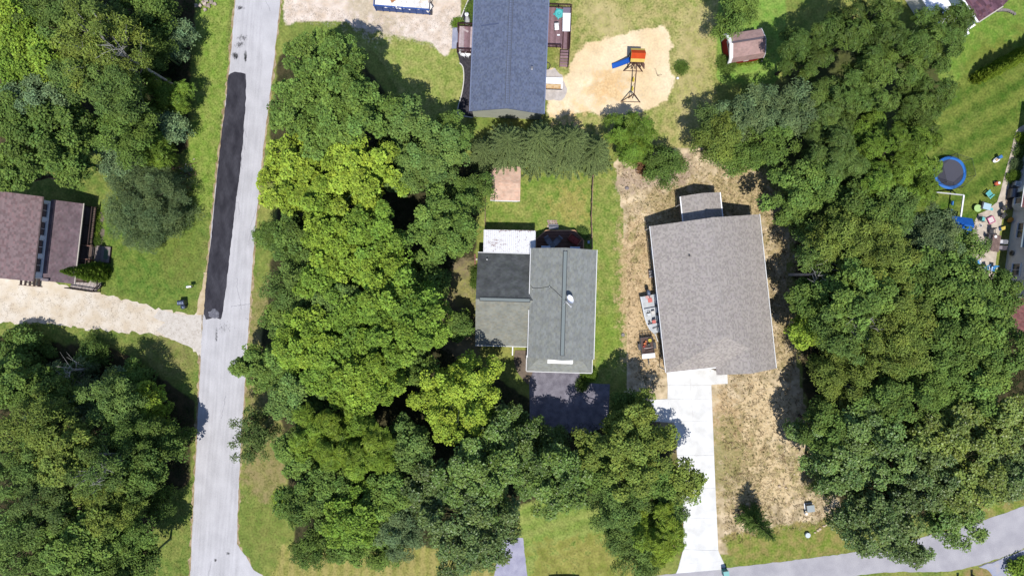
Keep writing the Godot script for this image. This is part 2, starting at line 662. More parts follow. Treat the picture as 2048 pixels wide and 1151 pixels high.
func spruce(px: float, py: float, rpx: float, h: float, tint: String, label: String, group := "", opt := {}) -> Node3D:
	# a conifer: whorls of drooping branches round one straight trunk
	rng.seed = int(px * 13.0 + py * 57.0)
	var hc: float = h * opt.get("mid", 0.5)
	var rad: float = rpx * (CAM_H - hc) / FOCAL
	var at := spot(px, py, hc)
	at.y = 0.0
	var t := thing(opt.get("name", "spruce"), label, "tree", at, 0.0, group)
	var wood := Shape.new()
	wood.tube([Vector3(0, -0.2, 0), Vector3(0, h * 0.5, 0), Vector3(0, h * 0.97, 0)], [0.2, 0.12, 0.02], 7)
	part("trunk", wood, bark("dark"), t)
	var buf := PackedFloat32Array()
	var y := h * 0.06 + 0.2
	var base: Color = tints[tint]
	while y < h * 0.985:
		var u := y / h
		var reach: float = rad * pow(1.0 - u, 0.75) * 1.05 + 0.12
		var n: int = opt.get("arms", 5 if u > 0.6 else 6)
		var spin := rng.randf() * TAU
		for i in n:
			var a := spin + TAU * i / n + rng.randf_range(-0.2, 0.2)
			var l: float = reach * rng.randf_range(0.78, 1.12)
			var tilt := lerpf(-0.18, 0.75, pow(u, 2.0)) + rng.randf_range(-0.12, 0.12)
			var b := Basis(Vector3.UP, -a) * Basis(Vector3.BACK, tilt)
			var wide := clampf(l * 0.62, 0.35, 1.5)
			var kk := rng.randf_range(0.8, 1.2)
			put(buf, b * Basis.from_scale(Vector3(l, clampf(l, 0.5, 1.6), wide)), Vector3(0, y + rng.randf_range(-0.1, 0.1), 0), Color(base.r * kk, base.g * kk, base.b * kk))
			if l > 1.4:
				for sg in [-1.0, 1.0]:
					var b2 := Basis(Vector3.UP, -a - sg * 0.5) * Basis(Vector3.BACK, tilt)
					put(buf, b2 * Basis.from_scale(Vector3(l * 0.55, 0.8, wide * 0.6)), b * Vector3(l * 0.42, -0.02 * l, 0) + Vector3(0, y, 0), Color(base.r * kk, base.g * kk, base.b * kk))
		y += clampf(reach * 0.27, 0.26, 0.85)
	scatter("crown", clump("spray"), buf, t).set_meta("kind", "stuff")
	return t


func column(px: float, py: float, rpx: float, h: float, tint: String, label: String, group := "", opt := {}) -> Node3D:
	# a tight cone or egg of foliage: arborvitae, clipped shrubs
	rng.seed = int(px * 17.0 + py * 71.0)
	var rad := rpx * CAM_H / FOCAL
	var at := spot(px, py)
	var t := thing(opt.get("name", "arborvitae"), label, opt.get("category", "tree"), at, 0.0, group)
	var wood := Shape.new()
	wood.tube([Vector3(0, -0.1, 0), Vector3(0, h * 0.85, 0)], [clampf(h * 0.02, 0.03, 0.12), 0.01], 6)
	part("trunk", wood, bark("dark"), t)
	var buf := PackedFloat32Array()
	var base: Color = tints[tint]
	var n := int(h * rad * 62.0 * opt.get("thin", 1.0)) + 30
	var pw: float = opt.get("taper", 1.0)
	for i in n:
		var u := pow(rng.randf(), 1.3)
		var r := rad * (pow(1.0 - u, 0.8 * pw)) * minf(1.0, 0.65 + u * 2.4) * rng.randf_range(0.82, 1.08)
		var a := rng.randf() * TAU
		var o := Vector3(cos(a), 0, sin(a))
		var kk := rng.randf_range(0.75, 1.2)
		put(buf, facing((o * 0.6 + Vector3.UP + Vector3(rng.randfn(), 0, rng.randfn()) * 0.15).normalized(), rng.randf() * TAU, Vector3.ONE * rng.randf_range(0.7, 1.15) * (1.15 - 0.7 * u)), o * r + Vector3(0, u * h * 0.96 + 0.03, 0), Color(base.r * kk, base.g * kk, base.b * kk))
	scatter("crown", clump(opt.get("kind", "scale")), buf, t).set_meta("kind", "stuff")
	return t


func snag(px: float, py: float, h: float, r: float, shade: String, label: String) -> void:
	# a tree with bare pale limbs above the leaves
	rng.seed = int(px + py * 9.0)
	var at := spot(px, py, h)
	at.y = 0.0
	var t := thing("dead_tree", label, "tree", at)
	var bm := bark(shade)
	var w := Shape.new()
	w.tube([Vector3(0, -0.2, 0), Vector3(0.2, h * 0.5, 0.1), Vector3(0, h * 0.82, 0)], [0.2, 0.15, 0.1], 7)
	part("trunk", w, bm, t)
	for i in 7:
		var a := i * 2.4 + rng.randf()
		var s := Shape.new()
		var o := Vector3(0, h * rng.randf_range(0.6, 0.82), 0)
		var e := Vector3(cos(a) * r * rng.randf_range(0.6, 1.0), h + rng.randf_range(-1.0, 0.5), sin(a) * r * rng.randf_range(0.6, 1.0))
		var m := o.lerp(e, 0.5) + Vector3(rng.randf_range(-0.4, 0.4), 0.3, rng.randf_range(-0.4, 0.4))
		s.tube([o, m, e], [0.06, 0.04, 0.012], 5)
		for k in 5:
			var f := m.lerp(e, rng.randf())
			s.tube([f, f + Vector3(rng.randfn(), rng.randf() * 0.6, rng.randfn()) * 0.55], [0.02, 0.008], 4)
		part("limb", s, bm, t)


# ---------------------------------------------------------------- the ground and what is laid on it

const GW := 1500
const GH := 880
const GCELL := 0.1


func mask_of(polys: Array, soft: int) -> PackedByteArray:
	# a soft map, 0 to 255, of where the outlines lie
	var w := GW / 4
	var h := GH / 4
	var im := Image.create(w, h, false, Image.FORMAT_L8)
	for pts in polys:
		var poly := PackedVector2Array()
		var box := Rect2(1e6, 1e6, 0, 0)
		for p in pts:
			var q := spot(p[0], p[1])
			var uv := Vector2((q.x / GCELL + GW * 0.5) / 4.0, (q.z / GCELL + GH * 0.5) / 4.0)
			poly.append(uv)
			box = Rect2(uv, Vector2.ZERO) if box.position.x > 1e5 else box.expand(uv)
		for y in range(maxi(0, int(box.position.y)), mini(h, int(box.end.y) + 1)):
			for x in range(maxi(0, int(box.position.x)), mini(w, int(box.end.x) + 1)):
				if Geometry2D.is_point_in_polygon(Vector2(x + 0.5, y + 0.5), poly):
					im.set_pixel(x, y, Color.WHITE)
	if soft > 1:
		im.resize(w / soft, h / soft, Image.INTERPOLATE_LANCZOS)
	im.resize(GW, GH, Image.INTERPOLATE_CUBIC)
	return im.get_data()


func make_ground() -> void:
	var big := noise(11, 0.012, 4).get_image(GW, GH, false, false, true).get_data()
	var mid := noise(12, 0.07, 3).get_image(GW, GH, false, false, true).get_data()
	var fine := noise(13, 0.33, 2).get_image(GW, GH, false, false, true).get_data()
	var n := GW * GH
	var px := PackedFloat32Array()
	px.resize(n * 3)
	var ga := ph(112, 132, 62)
	var gb := ph(150, 150, 82)
	for i in n:
		var w := clampf((big[i] * 0.6 + mid[i] * 0.4) / 255.0 * 2.0 - 0.5, 0.0, 1.0)
		px[i * 3] = ga.r + (gb.r - ga.r) * w
		px[i * 3 + 1] = ga.g + (gb.g - ga.g) * w
		px[i * 3 + 2] = ga.b + (gb.b - ga.b) * w
	# [outlines, colour, second colour, softness, how broken the edge is, cover, patch size 0 big 1 mid 2 fine, stripe angle, stripe metres]
	var zones := [
		[[[[-100, -100], [470, -100], [460, 140], [430, 380], [405, 600], [395, 900], [380, 1250], [-100, 1250]]], ph(104, 128, 58), ph(136, 140, 76), 1, 0.3, 1.0, 1],
		[[[[395, -100], [466, -100], [452, 140], [425, 420], [385, 420], [372, 330], [400, 120]]], ph(116, 146, 58), ph(150, 160, 84), 3, 0.7, 1.0, 1],
		[[[[432, -100], [446, -100], [432, 200], [412, 430], [398, 430], [412, 250]]], ph(150, 160, 90), ph(168, 160, 110), 3, 0.8, 0.7, 2],
		[[[[180, 400], [405, 380], [395, 620], [220, 600]]], ph(86, 122, 48), ph(124, 138, 66), 3, 0.6, 0.9, 1],
		[[[[300, 470], [400, 460], [395, 600], [320, 560]]], ph(132, 134, 72), ph(108, 128, 56), 3, 1.2, 0.6, 1],
		[[[[200, 680], [390, 660], [400, 730], [330, 760]]], ph(150, 138, 92), ph(112, 126, 60), 3, 1.0, 0.7, 1],
		[[[[478, 1000], [560, 960], [560, 1151], [500, 1120]]], ph(140, 142, 78), ph(112, 130, 60), 3, 0.9, 0.9, 1],
		[[[[500, 560], [560, 540], [560, 1000], [480, 1000]]], ph(128, 130, 72), ph(160, 142, 104), 3, 0.9, 0.8, 1],
		# woods: leaf litter
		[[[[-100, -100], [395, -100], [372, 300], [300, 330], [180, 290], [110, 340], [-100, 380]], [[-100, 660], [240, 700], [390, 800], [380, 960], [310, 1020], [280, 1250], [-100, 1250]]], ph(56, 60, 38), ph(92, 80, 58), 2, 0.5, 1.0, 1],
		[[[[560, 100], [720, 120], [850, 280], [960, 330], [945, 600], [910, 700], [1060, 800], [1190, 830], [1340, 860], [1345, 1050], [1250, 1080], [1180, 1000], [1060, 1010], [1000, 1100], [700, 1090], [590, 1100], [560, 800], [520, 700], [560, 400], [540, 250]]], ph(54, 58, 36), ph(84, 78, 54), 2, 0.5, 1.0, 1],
		[[[[860, 560], [950, 500], [960, 720], [900, 720], [870, 660]]], ph(168, 148, 118), ph(120, 110, 84), 2, 1.0, 0.9, 1],
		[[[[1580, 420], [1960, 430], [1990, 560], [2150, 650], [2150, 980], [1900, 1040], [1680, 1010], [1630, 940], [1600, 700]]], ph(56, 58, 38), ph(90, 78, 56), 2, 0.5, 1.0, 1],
		[[[[1590, 90], [1900, 60], [1940, 180], [1800, 260], [1700, 330], [1420, 340], [1420, 230], [1560, 200]]], ph(86, 92, 50), ph(64, 66, 44), 3, 0.6, 0.9, 1],
		# lawns of the middle house
		[[[[965, 345], [1250, 345], [1255, 740], [1165, 780], [1185, 500], [965, 465]]], ph(112, 140, 58), ph(158, 158, 90), 2, 0.4, 1.0, 1],
		[[[[1060, 385], [1185, 370], [1190, 425], [1110, 430]]], ph(190, 168, 108), ph(150, 150, 76), 3, 1.2, 0.8, 1],
		[[[[960, 500], [910, 520], [905, 650], [955, 650]]], ph(124, 140, 64), ph(160, 150, 92), 3, 0.6, 0.8, 1],
		[[[[1190, 640], [1250, 600], [1255, 700], [1190, 740]]], ph(118, 148, 58), ph(140, 150, 70), 3, 0.6, 0.8, 1],
		[[[[1040, 1000], [1215, 1000], [1240, 1160], [1040, 1160]]], ph(122, 146, 66), ph(154, 162, 90), 3, 0.5, 1.0, 1, 1.25, 1.8],
		[[[[1040, 1100], [1250, 1080], [1330, 1160], [1040, 1160]]], ph(168, 158, 92), ph(128, 134, 62), 3, 1.1, 0.9, 1],
		[[[[560, 1090], [1000, 1100], [1000, 1175], [540, 1175]]], ph(138, 140, 72), ph(172, 160, 100), 3, 0.8, 1.0, 1, 0.05, 1.3],
		# lot north of the fence: play yard
		[[[[560, 90], [930, 60], [930, 260], [830, 240], [750, 100]]], ph(132, 150, 72), ph(168, 166, 100), 3, 0.4, 1.0, 1],
		[[[[1120, -60], [1450, -60], [1420, 330], [1300, 300], [1100, 240]]], ph(136, 148, 74), ph(186, 172, 116), 3, 0.7, 1.0, 1],
		[[[[1150, 0], [1185, -20], [1245, 80], [1210, 100]], [[1205, -20], [1220, -20], [1275, 70], [1250, 80]], [[1360, 20], [1420, 0], [1410, 200], [1350, 320]]], ph(208, 188, 140), ph(158, 158, 90), 2, 1.1, 0.75, 1],
		[[[[1440, -60], [1580, -60], [1560, 170], [1430, 170]]], ph(118, 158, 66), ph(140, 158, 80), 3, 0.6, 1.0, 1],
		[[[[565, -80], [925, -80], [915, 80], [890, 115], [860, 85], [790, 70], [730, 60], [690, 45], [620, 40], [565, 50]]], ph(240, 226, 212), ph(214, 194, 172), 2, 0.55, 1.0, 1],
		[[[[700, -80], [740, -80], [735, 60], [690, 40]], [[840, 30], [780, 75], [720, 60], [750, 25]]], ph(170, 156, 118), ph(206, 192, 166), 3, 1.2, 0.7, 1],
		[[[[1094, 130], [1130, 160], [1150, 110], [1175, 85], [1240, 70], [1300, 55], [1330, 50], [1345, 85], [1340, 130], [1350, 160], [1335, 200], [1300, 218], [1260, 230], [1210, 232], [1170, 222], [1092, 240]]], ph(246, 226, 190), ph(234, 206, 162), 2, 0.6, 1.0, 0],
		[[[[1088, 205], [1175, 200], [1165, 245], [1088, 250]], [[1175, 150], [1250, 120], [1270, 190], [1200, 210]]], ph(214, 166, 104), ph(236, 205, 155), 3, 1.1, 0.75, 1],
		# building lot of the new house
		[[[[1228, 320], [1400, 290], [1520, 345], [1580, 420], [1575, 560], [1600, 760], [1630, 900], [1690, 1020], [1680, 1060], [1440, 1110], [1400, 1100], [1370, 1000], [1340, 860], [1300, 850], [1290, 800], [1250, 790], [1258, 600], [1245, 420]]], ph(238, 216, 180), ph(150, 134, 100), 1, 0.6, 1.0, 1],
		[[[[1270, 380], [1560, 340], [1560, 420], [1290, 450]], [[1440, 800], [1500, 780], [1600, 1000], [1450, 1060]], [[1520, 430], [1570, 430], [1600, 760], [1560, 760]]], ph(116, 108, 62), ph(214, 190, 146), 3, 1.4, 0.9, 2],
		[[[[1250, 420], [1300, 420], [1330, 740], [1280, 790], [1250, 640]]], ph(232, 204, 160), ph(150, 124, 88), 3, 1.0, 0.9, 2],
		[[[[1290, 345], [1340, 330], [1390, 300], [1400, 345], [1300, 385]], [[1240, 330], [1280, 330], [1275, 400], [1245, 400]]], ph(200, 178, 158), ph(160, 140, 116), 2, 0.8, 0.9, 2],
		[[[[1430, 780], [1470, 770], [1520, 930], [1445, 930]]], ph(226, 198, 154), ph(156, 128, 90), 3, 1.3, 0.8, 2],
		[[[[1430, 840], [1490, 830], [1505, 960], [1440, 1010]], [[1560, 900], [1620, 880], [1645, 985], [1570, 995]], [[1252, 400], [1276, 400], [1282, 570], [1256, 570]], [[1530, 360], [1570, 380], [1560, 470], [1525, 450]]], ph(124, 128, 70), ph(176, 160, 112), 3, 1.4, 0.8, 2],
		[[[[1490, 770], [1570, 760], [1600, 880], [1520, 910]], [[1500, 930], [1560, 920], [1600, 1010], [1540, 1020]], [[1290, 430], [1310, 470], [1320, 600], [1290, 640]]], ph(244, 222, 180), ph(206, 180, 138), 3, 1.4, 0.8, 2],
		[[[[1440, 1070], [1690, 1030], [1700, 1100], [1480, 1140]]], ph(118, 138, 56), ph(160, 142, 92), 3, 0.9, 1.0, 1],
		[[[[1610, 1000], [1660, 990], [1700, 1010], [1650, 1050]]], ph(176, 150, 116), ph(140, 120, 84), 3, 1.0, 0.9, 1],
		[[[[1255, 800], [1300, 790], [1330, 860], [1280, 870]]], ph(130, 110, 80), ph(90, 80, 60), 2, 0.8, 0.9, 1],
		[[[[1340, 840], [1372, 860], [1370, 1110], [1345, 1140], [1330, 1100]]], ph(136, 120, 84), ph(108, 100, 66), 2, 0.7, 0.9, 1],
		# big mown lawn to the east
		[[[[1740, 290], [1900, 160], [2160, 60], [2160, 250], [2010, 400], [1950, 540], [1860, 440], [1780, 400]]], ph(72, 104, 36), ph(128, 138, 66), 2, 0.35, 1.0, 1, 1.02, 2.6],
		[[[[1740, 290], [1830, 215], [1860, 230], [1790, 300]], [[1830, 300], [2000, 190], [2015, 205], [1850, 320]]], ph(150, 138, 92), ph(108, 124, 58), 3, 1.0, 0.6, 1],
		[[[[1900, -60], [2160, -60], [2160, 50], [1940, 150], [1880, 170]]], ph(104, 140, 54), ph(132, 146, 72), 3, 0.5, 1.0, 1],
		[[[[1940, 110], [2070, 40], [2090, 80], [1900, 200]]], ph(130, 126, 62), ph(110, 124, 54), 3, 0.8, 0.7, 1],
		[[[[1870, 1040], [2060, 980], [2060, 1010], [1850, 1080]]], ph(120, 138, 56), ph(156, 140, 90), 3, 0.8, 1.0, 1],
		[[[[1890, 1155], [1985, 1125], [1995, 1180], [1890, 1180]]], ph(126, 138, 60), ph(160, 134, 96), 2, 0.5, 1.0, 1],
	]
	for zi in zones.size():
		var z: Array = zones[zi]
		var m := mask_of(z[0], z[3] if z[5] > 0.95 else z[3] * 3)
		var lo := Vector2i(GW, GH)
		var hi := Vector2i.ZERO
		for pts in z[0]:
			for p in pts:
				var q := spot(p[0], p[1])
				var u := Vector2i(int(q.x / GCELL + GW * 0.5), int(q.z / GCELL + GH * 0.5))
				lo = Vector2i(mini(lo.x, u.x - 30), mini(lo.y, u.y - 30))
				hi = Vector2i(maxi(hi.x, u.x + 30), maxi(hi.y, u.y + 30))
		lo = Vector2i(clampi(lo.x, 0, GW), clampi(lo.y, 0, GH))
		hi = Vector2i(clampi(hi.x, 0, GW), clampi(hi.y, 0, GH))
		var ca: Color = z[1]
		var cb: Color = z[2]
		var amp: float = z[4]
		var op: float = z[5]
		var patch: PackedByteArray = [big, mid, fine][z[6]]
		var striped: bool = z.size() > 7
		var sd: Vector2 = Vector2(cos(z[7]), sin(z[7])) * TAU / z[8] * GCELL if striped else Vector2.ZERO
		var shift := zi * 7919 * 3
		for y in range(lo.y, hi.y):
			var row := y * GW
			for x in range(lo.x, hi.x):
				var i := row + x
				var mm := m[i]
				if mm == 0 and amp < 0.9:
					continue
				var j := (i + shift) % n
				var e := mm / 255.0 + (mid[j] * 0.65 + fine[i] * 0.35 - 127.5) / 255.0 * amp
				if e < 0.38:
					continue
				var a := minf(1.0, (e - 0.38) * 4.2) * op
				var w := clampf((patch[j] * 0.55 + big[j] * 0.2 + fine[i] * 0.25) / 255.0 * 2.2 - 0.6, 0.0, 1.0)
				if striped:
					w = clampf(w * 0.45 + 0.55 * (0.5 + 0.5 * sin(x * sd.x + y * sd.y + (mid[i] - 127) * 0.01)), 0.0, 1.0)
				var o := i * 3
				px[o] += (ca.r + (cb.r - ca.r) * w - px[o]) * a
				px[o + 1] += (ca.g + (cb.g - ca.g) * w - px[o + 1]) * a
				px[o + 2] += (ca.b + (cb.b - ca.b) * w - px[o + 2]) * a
	var out := PackedByteArray()
	out.resize(n * 3)
	for i in n:
		var o := i * 3
		var soil := 0.5 if px[o] > px[o + 1] * 1.12 else 1.0
		var k := (1.0 + soil * (0.8 * (fine[i] / 255.0 - 0.5) + 0.42 * (mid[(i + 4441) % n] / 255.0 - 0.5))) * 1.15 * 4095.0
		var lum := (px[o] + px[o + 1] + px[o + 2]) * 0.3333
		for ch in 3:
			px[o + ch] = maxf(0.004, lum + (px[o + ch] - lum) * 1.02)
		out[o] = enc[mini(int(px[o] * k), 4095)]
		out[o + 1] = enc[mini(int(px[o + 1] * k), 4095)]
		out[o + 2] = enc[mini(int(px[o + 2] * k), 4095)]
	ground_img = Image.create_from_data(GW, GH, false, Image.FORMAT_RGB8, out)
	var gx := GW * GCELL * 0.5
	var gz := GH * GCELL * 0.5
	var s := Shape.new()
	s.face([Vector3(-gx, 0, -gz), Vector3(gx, 0, -gz), Vector3(gx, 0, gz), Vector3(-gx, 0, gz)], Vector3.UP)
	for i in s.v.size():
		s.t[i] = Vector2(s.v[i].x / (gx * 2.0) + 0.5, s.v[i].z / (gz * 2.0) + 0.5)
	var gm := tex_mat("lot ground", ImageTexture.create_from_image(ground_img), Vector2.ONE, 0.95)
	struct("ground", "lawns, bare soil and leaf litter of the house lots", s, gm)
	var f := Shape.new()
	var far := 900.0
	for q in [[-far, -far, far, -gz], [-far, gz, far, far], [-far, -gz, -gx, gz], [gx, -gz, far, gz]]:
		f.face([Vector3(q[0], -0.01, q[1]), Vector3(q[2], -0.01, q[1]), Vector3(q[2], -0.01, q[3]), Vector3(q[0], -0.01, q[3])], Vector3.UP)
	struct("surrounding_ground", "grassland beyond the lots", f, tex_mat("far grass", grain(ph(112, 132, 62), ph(150, 150, 82), 41, 0.4), Vector2(24, 24), 0.95))


func ground_at(p: Vector3) -> Color:
	var x := clampi(int(p.x / GCELL + GW * 0.5), 0, GW - 1)
	var y := clampi(int(p.z / GCELL + GH * 0.5), 0, GH - 1)
	return ground_img.get_pixel(x, y).srgb_to_linear()


func road_tex() -> ImageTexture:
	# 16 x 96 m of old grey asphalt running north: wheel tracks, seams, tar spots, cracks
	var w := 320
	var h := 1536
	var fn := noise(51, 0.35, 2).get_image(w, h).get_data()
	var md := noise(52, 0.02, 4).get_image(w, h).get_data()
	var st := noise(53, 0.12, 3).get_image(w, h / 16)
	st.resize(w, h, Image.INTERPOLATE_CUBIC)
	var sb := st.get_data()
	var out := PackedByteArray()
	out.resize(w * h * 3)
	var c := ph(208, 206, 208)
	for y in h:
		var z := -48.0 + y / 16.0
		var shift := -(z * 0.079) * 20.0
		for x in w:
			var i := y * w + x
			var xs := clampi(int(x - shift), 0, w - 1)
			var k := 0.71 + 0.22 * fn[i] / 255.0 + 0.22 * md[i] / 255.0 + 0.2 * sb[y * w + xs] / 255.0
			for ch in 3:
				out[i * 3 + ch] = enc[mini(int(c[ch] * k * 4095.0), 4095)]
	var im := Image.create_from_data(w, h, false, Image.FORMAT_RGB8, out)
	var r := RandomNumberGenerator.new()
	r.seed = 5
	# tar spots and dark scuffs near the north end, a fresh pale patch at the south
	for spotted in [[480, 14, 9, 5, 26], [540, 15, 14, 9, 30], [545, 30, 8, 8, 20], [470, 110, 8, 7, 40], [490, 112, 3, 14, 46], [468, 108, 4, 4, 20], [485, 75, 14, 8, 24], [478, 88, 10, 10, 26], [450, 655, 22, 14, 12], [455, 1105, 5, 2, 14], [430, 1118, 3, 3, 8], [432, 670, 3, 18, 18]]:
		var q := spot(spotted[0], spotted[1])
		for i in spotted[4] * 5:
			var x := int((q.x + 46.0 + r.randfn() * spotted[2] * 0.02) * 20.0)
			var y := int((q.z + 48.0 + r.randfn() * spotted[3] * 0.02) * 16.0)
			if x > 1 and y > 1 and x < w - 2 and y < h - 2:
				var k := r.randf_range(0.82, 0.96)
				var o := im.get_pixel(x, y)
				im.fill_rect(Rect2i(x, y, r.randi_range(1, 2), r.randi_range(1, 3)), Color(o.r * k, o.g * k, o.b * k))
	# long cracks
	for i in 46:
		var x := r.randf() * w
		var y := r.randf() * h
		var d := Vector2(r.randf_range(-0.5, 0.5), 1.0) if i % 3 else Vector2(1.0, r.randf_range(-0.3, 0.3))
		for k in r.randi_range(20, 110):
			x += d.x + r.randf_range(-0.8, 0.8)
			y += d.y
			if x > 0 and y > 0 and x < w - 1 and y < h - 1:
				var o := im.get_pixel(int(x), int(y))
				im.set_pixel(int(x), int(y), Color(o.r * 0.8, o.g * 0.8, o.b * 0.81))
	return ImageTexture.create_from_image(im)


func strip(a: Array, b: Array) -> Array:
	var r := b.duplicate()
	r.reverse()
	return a + r


func build_ground() -> void:
	make_ground()
	var stone_grain := grain(ph(214, 202, 186), ph(190, 172, 150), 61, 0.55, 512, 0.012, 0.4)
	# gravel driveway of the two-storey house
	var drive := strip(curve([[-80, 546], [40, 550], [100, 560], [150, 578], [212, 589], [290, 610], [340, 622], [380, 628], [406, 626]]), curve([[-80, 645], [60, 645], [105, 648], [200, 660], [290, 666], [345, 678], [378, 692], [402, 716]]))
	struct("gravel_driveway", "pale gravel driveway from the road to the brown-roofed house", sheet(drive, 0.004, 0.22, 0.3, 3), tex_mat("drive gravel", grain(ph(242, 231, 214), ph(226, 209, 184), 62, 0.16, 512, 0.012, 0.4), Vector2(14, 14), 0.95))
	struct("driveway_mouth", "greyer packed gravel where the gravel driveway meets the road", sheet(curve([[318, 619], [345, 625], [380, 630], [403, 629]]) + [[403, 713]] + curve([[400, 711], [385, 697], [348, 680], [331, 674]]) + [[312, 660], [330, 645], [306, 634]], 0.007, 0.06, 0.4, 22), tex_mat("mouth gravel", grain(ph(232, 224, 213), ph(218, 209, 197), 78, 0.16, 256, 0.03), Vector2(6, 6), 0.95))
	# shoulder of the road
	var rl := [[600, -1500]] + curve([[480, -120], [470, 0], [458, 140], [430, 380], [412, 570], [405, 640], [392, 900], [380, 1151], [372, 1300]]) + [[300, 2200]]
	var rr := [[694, -1500]] + curve([[570, -120], [560, 0], [545, 140], [526, 300], [508, 480], [497, 650], [487, 800], [478, 950], [474, 1070], [478, 1092], [492, 1112], [530, 1152], [700, 1190], [900, 1205]])
	var sl := []
	for p in rl:
		sl.append([p[0] - 3.5, p[1]])
	var sr := []
	for p in rr:
		sr.append([p[0] + 3.0, p[1] + (2.0 if p[1] > 1085 else 0.0)])
	var end := [[900, 1300], [376, 1300]]
	struct("road_shoulder", "sandy crumbling edge of the road running north", sheet(strip(sl, sr + [[903, 1290], [470, 1330], [395, 2200]]), 0.004, 0.16, 0.3, 4), tex_mat("shoulder", grain(ph(206, 186, 152), ph(160, 140, 104), 63, 0.5), Vector2(5, 5), 0.95))
	struct("road", "old light grey asphalt road running north", sheet(strip(rl, rr + [[900, 1285], [465, 1320], [390, 2200]]), 0.008, 0.05, 0.4, 5, Rect2(-46, -48, 16, 96)), tex_mat("old asphalt", road_tex(), Vector2.ONE, 0.9))
	struct("shoulder_sand", "strip of fresh sand beside the dark asphalt patch", sheet([[407, 545], [414, 545], [410, 585], [408, 628], [393, 628], [396, 600], [404, 575]], 0.012, 0.08, 0.3, 6), tex_mat("fresh sand", grain(ph(226, 206, 172), ph(206, 184, 146), 64, 0.3), Vector2(4, 4), 0.95))
	# fresh dark patch
	var patch_l := curve([[456, 150], [450, 215], [440, 290], [431, 380], [423, 465], [413, 550], [408, 610], [407, 628]])
	var patch_r := curve([[490, 148], [492, 160], [490, 215], [481, 330], [472, 400], [464, 465], [455, 550], [447, 610], [443, 634]])
	patch_r.append_array([[440, 638], [433, 636], [430, 633], [424, 635], [418, 637], [412, 638]])
	var pt := strip([[460, 146], [470, 144], [482, 145]], [])
	var patch := patch_l.duplicate()
	patch.reverse()
	struct("asphalt_patch", "long strip of fresh dark asphalt in the west lane of the road", sheet(patch + pt + patch_r, 0.013, 0.05, 0.3, 7), tex_mat("new asphalt", grain(ph(55, 54, 61), ph(78, 77, 84), 65, 0.4, 512, 0.012, 0.3, Vector2(1.0, 0.25)), Vector2(8, 20), 0.8))
	var scuff := sheet([[416, 622], [428, 618], [437, 624], [438, 632], [430, 636], [420, 634]], 0.017, 0.12, 0.2, 8)
	struct("dust_mark", "pale dust at the south end of the dark asphalt patch", scuff, tex_mat("dust", grain(ph(140, 140, 148), ph(108, 108, 118), 66, 0.25), Vector2(2, 2), 0.95))
	# second road, at the south-east
	var t2 := curve([[890, 1206], [1050, 1196], [1180, 1178], [1260, 1158], [1352, 1146], [1500, 1130], [1600, 1118], [1700, 1105], [1800, 1088], [1870, 1066], [1950, 1045], [2048, 1012], [2160, 970], [3200, 560]])
	var b2 := curve([[890, 1284], [1240, 1258], [1500, 1210], [1660, 1160], [1780, 1144], [1890, 1143], [1950, 1131], [1990, 1119], [2048, 1098], [2160, 1050], [3200, 640]])
	struct("cross_road", "grey asphalt road curving past the south-east corner", sheet(strip(t2, b2), 0.008, 0.06, 0.4, 9), tex_mat("worn asphalt", grain(ph(200, 197, 200), ph(182, 179, 184), 67, 0.2, 512, 0.012, 0.35), Vector2(18, 18), 0.9))
	struct("road_crack", "dark crack where the driveway meets the cross road", sheet([[1954, 1131.5], [1962, 1131], [1970, 1127], [1975, 1125], [1985, 1124], [1994, 1120], [2005, 1116], [2005, 1117.2], [1994, 1121.6], [1986, 1126], [1975, 1127], [1970, 1129], [1962, 1133]], 0.013, 0.02, 0.3, 10), flat_mat("crack", ph(120, 118, 122), 0.95))
	struct("driveway_apron", "blue-grey driveway mouth beyond the cross road", sheet([[1958, 1133], [1992, 1121], [2048, 1100], [2120, 1075], [2120, 1200], [1985, 1200], [1985, 1150], [1975, 1138]], 0.006, 0.06, 0.4, 11), tex_mat("apron", grain(ph(196, 192, 196), ph(172, 178, 200), 68, 0.25), Vector2(6, 6), 0.9))
	# asphalt driveways of the middle house
	struct("asphalt_driveway", "violet-grey asphalt driveway in front of the green-roofed house's garage", sheet([[1058, 735], [1158, 738], [1163, 765], [1220, 768], [1216, 850], [1175, 868], [1060, 860]], 0.006, 0.03, 0.4, 12), tex_mat("drive asphalt", grain(ph(152, 148, 158), ph(126, 122, 132), 69, 0.25, 256, 0.03), Vector2(9, 9), 0.9))
	struct("asphalt_driveway_mouth", "pale blue-grey end of the asphalt driveway at the south", sheet([[1000, 1075], [1046, 1075], [1050, 1110], [1060, 1200], [980, 1204], [995, 1110]], 0.006, 0.04, 0.4, 13), tex_mat("drive end", grain(ph(190, 188, 206), ph(170, 168, 190), 70, 0.2), Vector2(7, 7), 0.9))
	struct("front_walk", "curved brown-grey concrete walk to the front door of the green-roofed house", sheet(strip(curve([[1030, 700], [1028, 720], [1034, 742], [1045, 757], [1056, 768]]), curve([[1064, 700], [1063, 735], [1066, 742], [1060, 757], [1057, 768]])), 0.05, 0.0, 0.4, 14), tex_mat("walk", grain(ph(140, 124, 108), ph(120, 108, 96), 71, 0.25), Vector2(4, 4), 0.9))
	# concrete driveway in slabs with open joints
	var conc := tex_mat("new concrete", grain(Color(0.52, 0.52, 0.505), Color(0.43, 0.425, 0.405), 72, 0.1, 256, 0.012), Vector2(7, 7), 0.85)
	var dr := Node3D.new()
	dr.name = "concrete_driveway"
	add_child(dr)
	dr.set_meta("kind", "structure")
	dr.set_meta("label", "new white concrete driveway of the grey-roofed house")
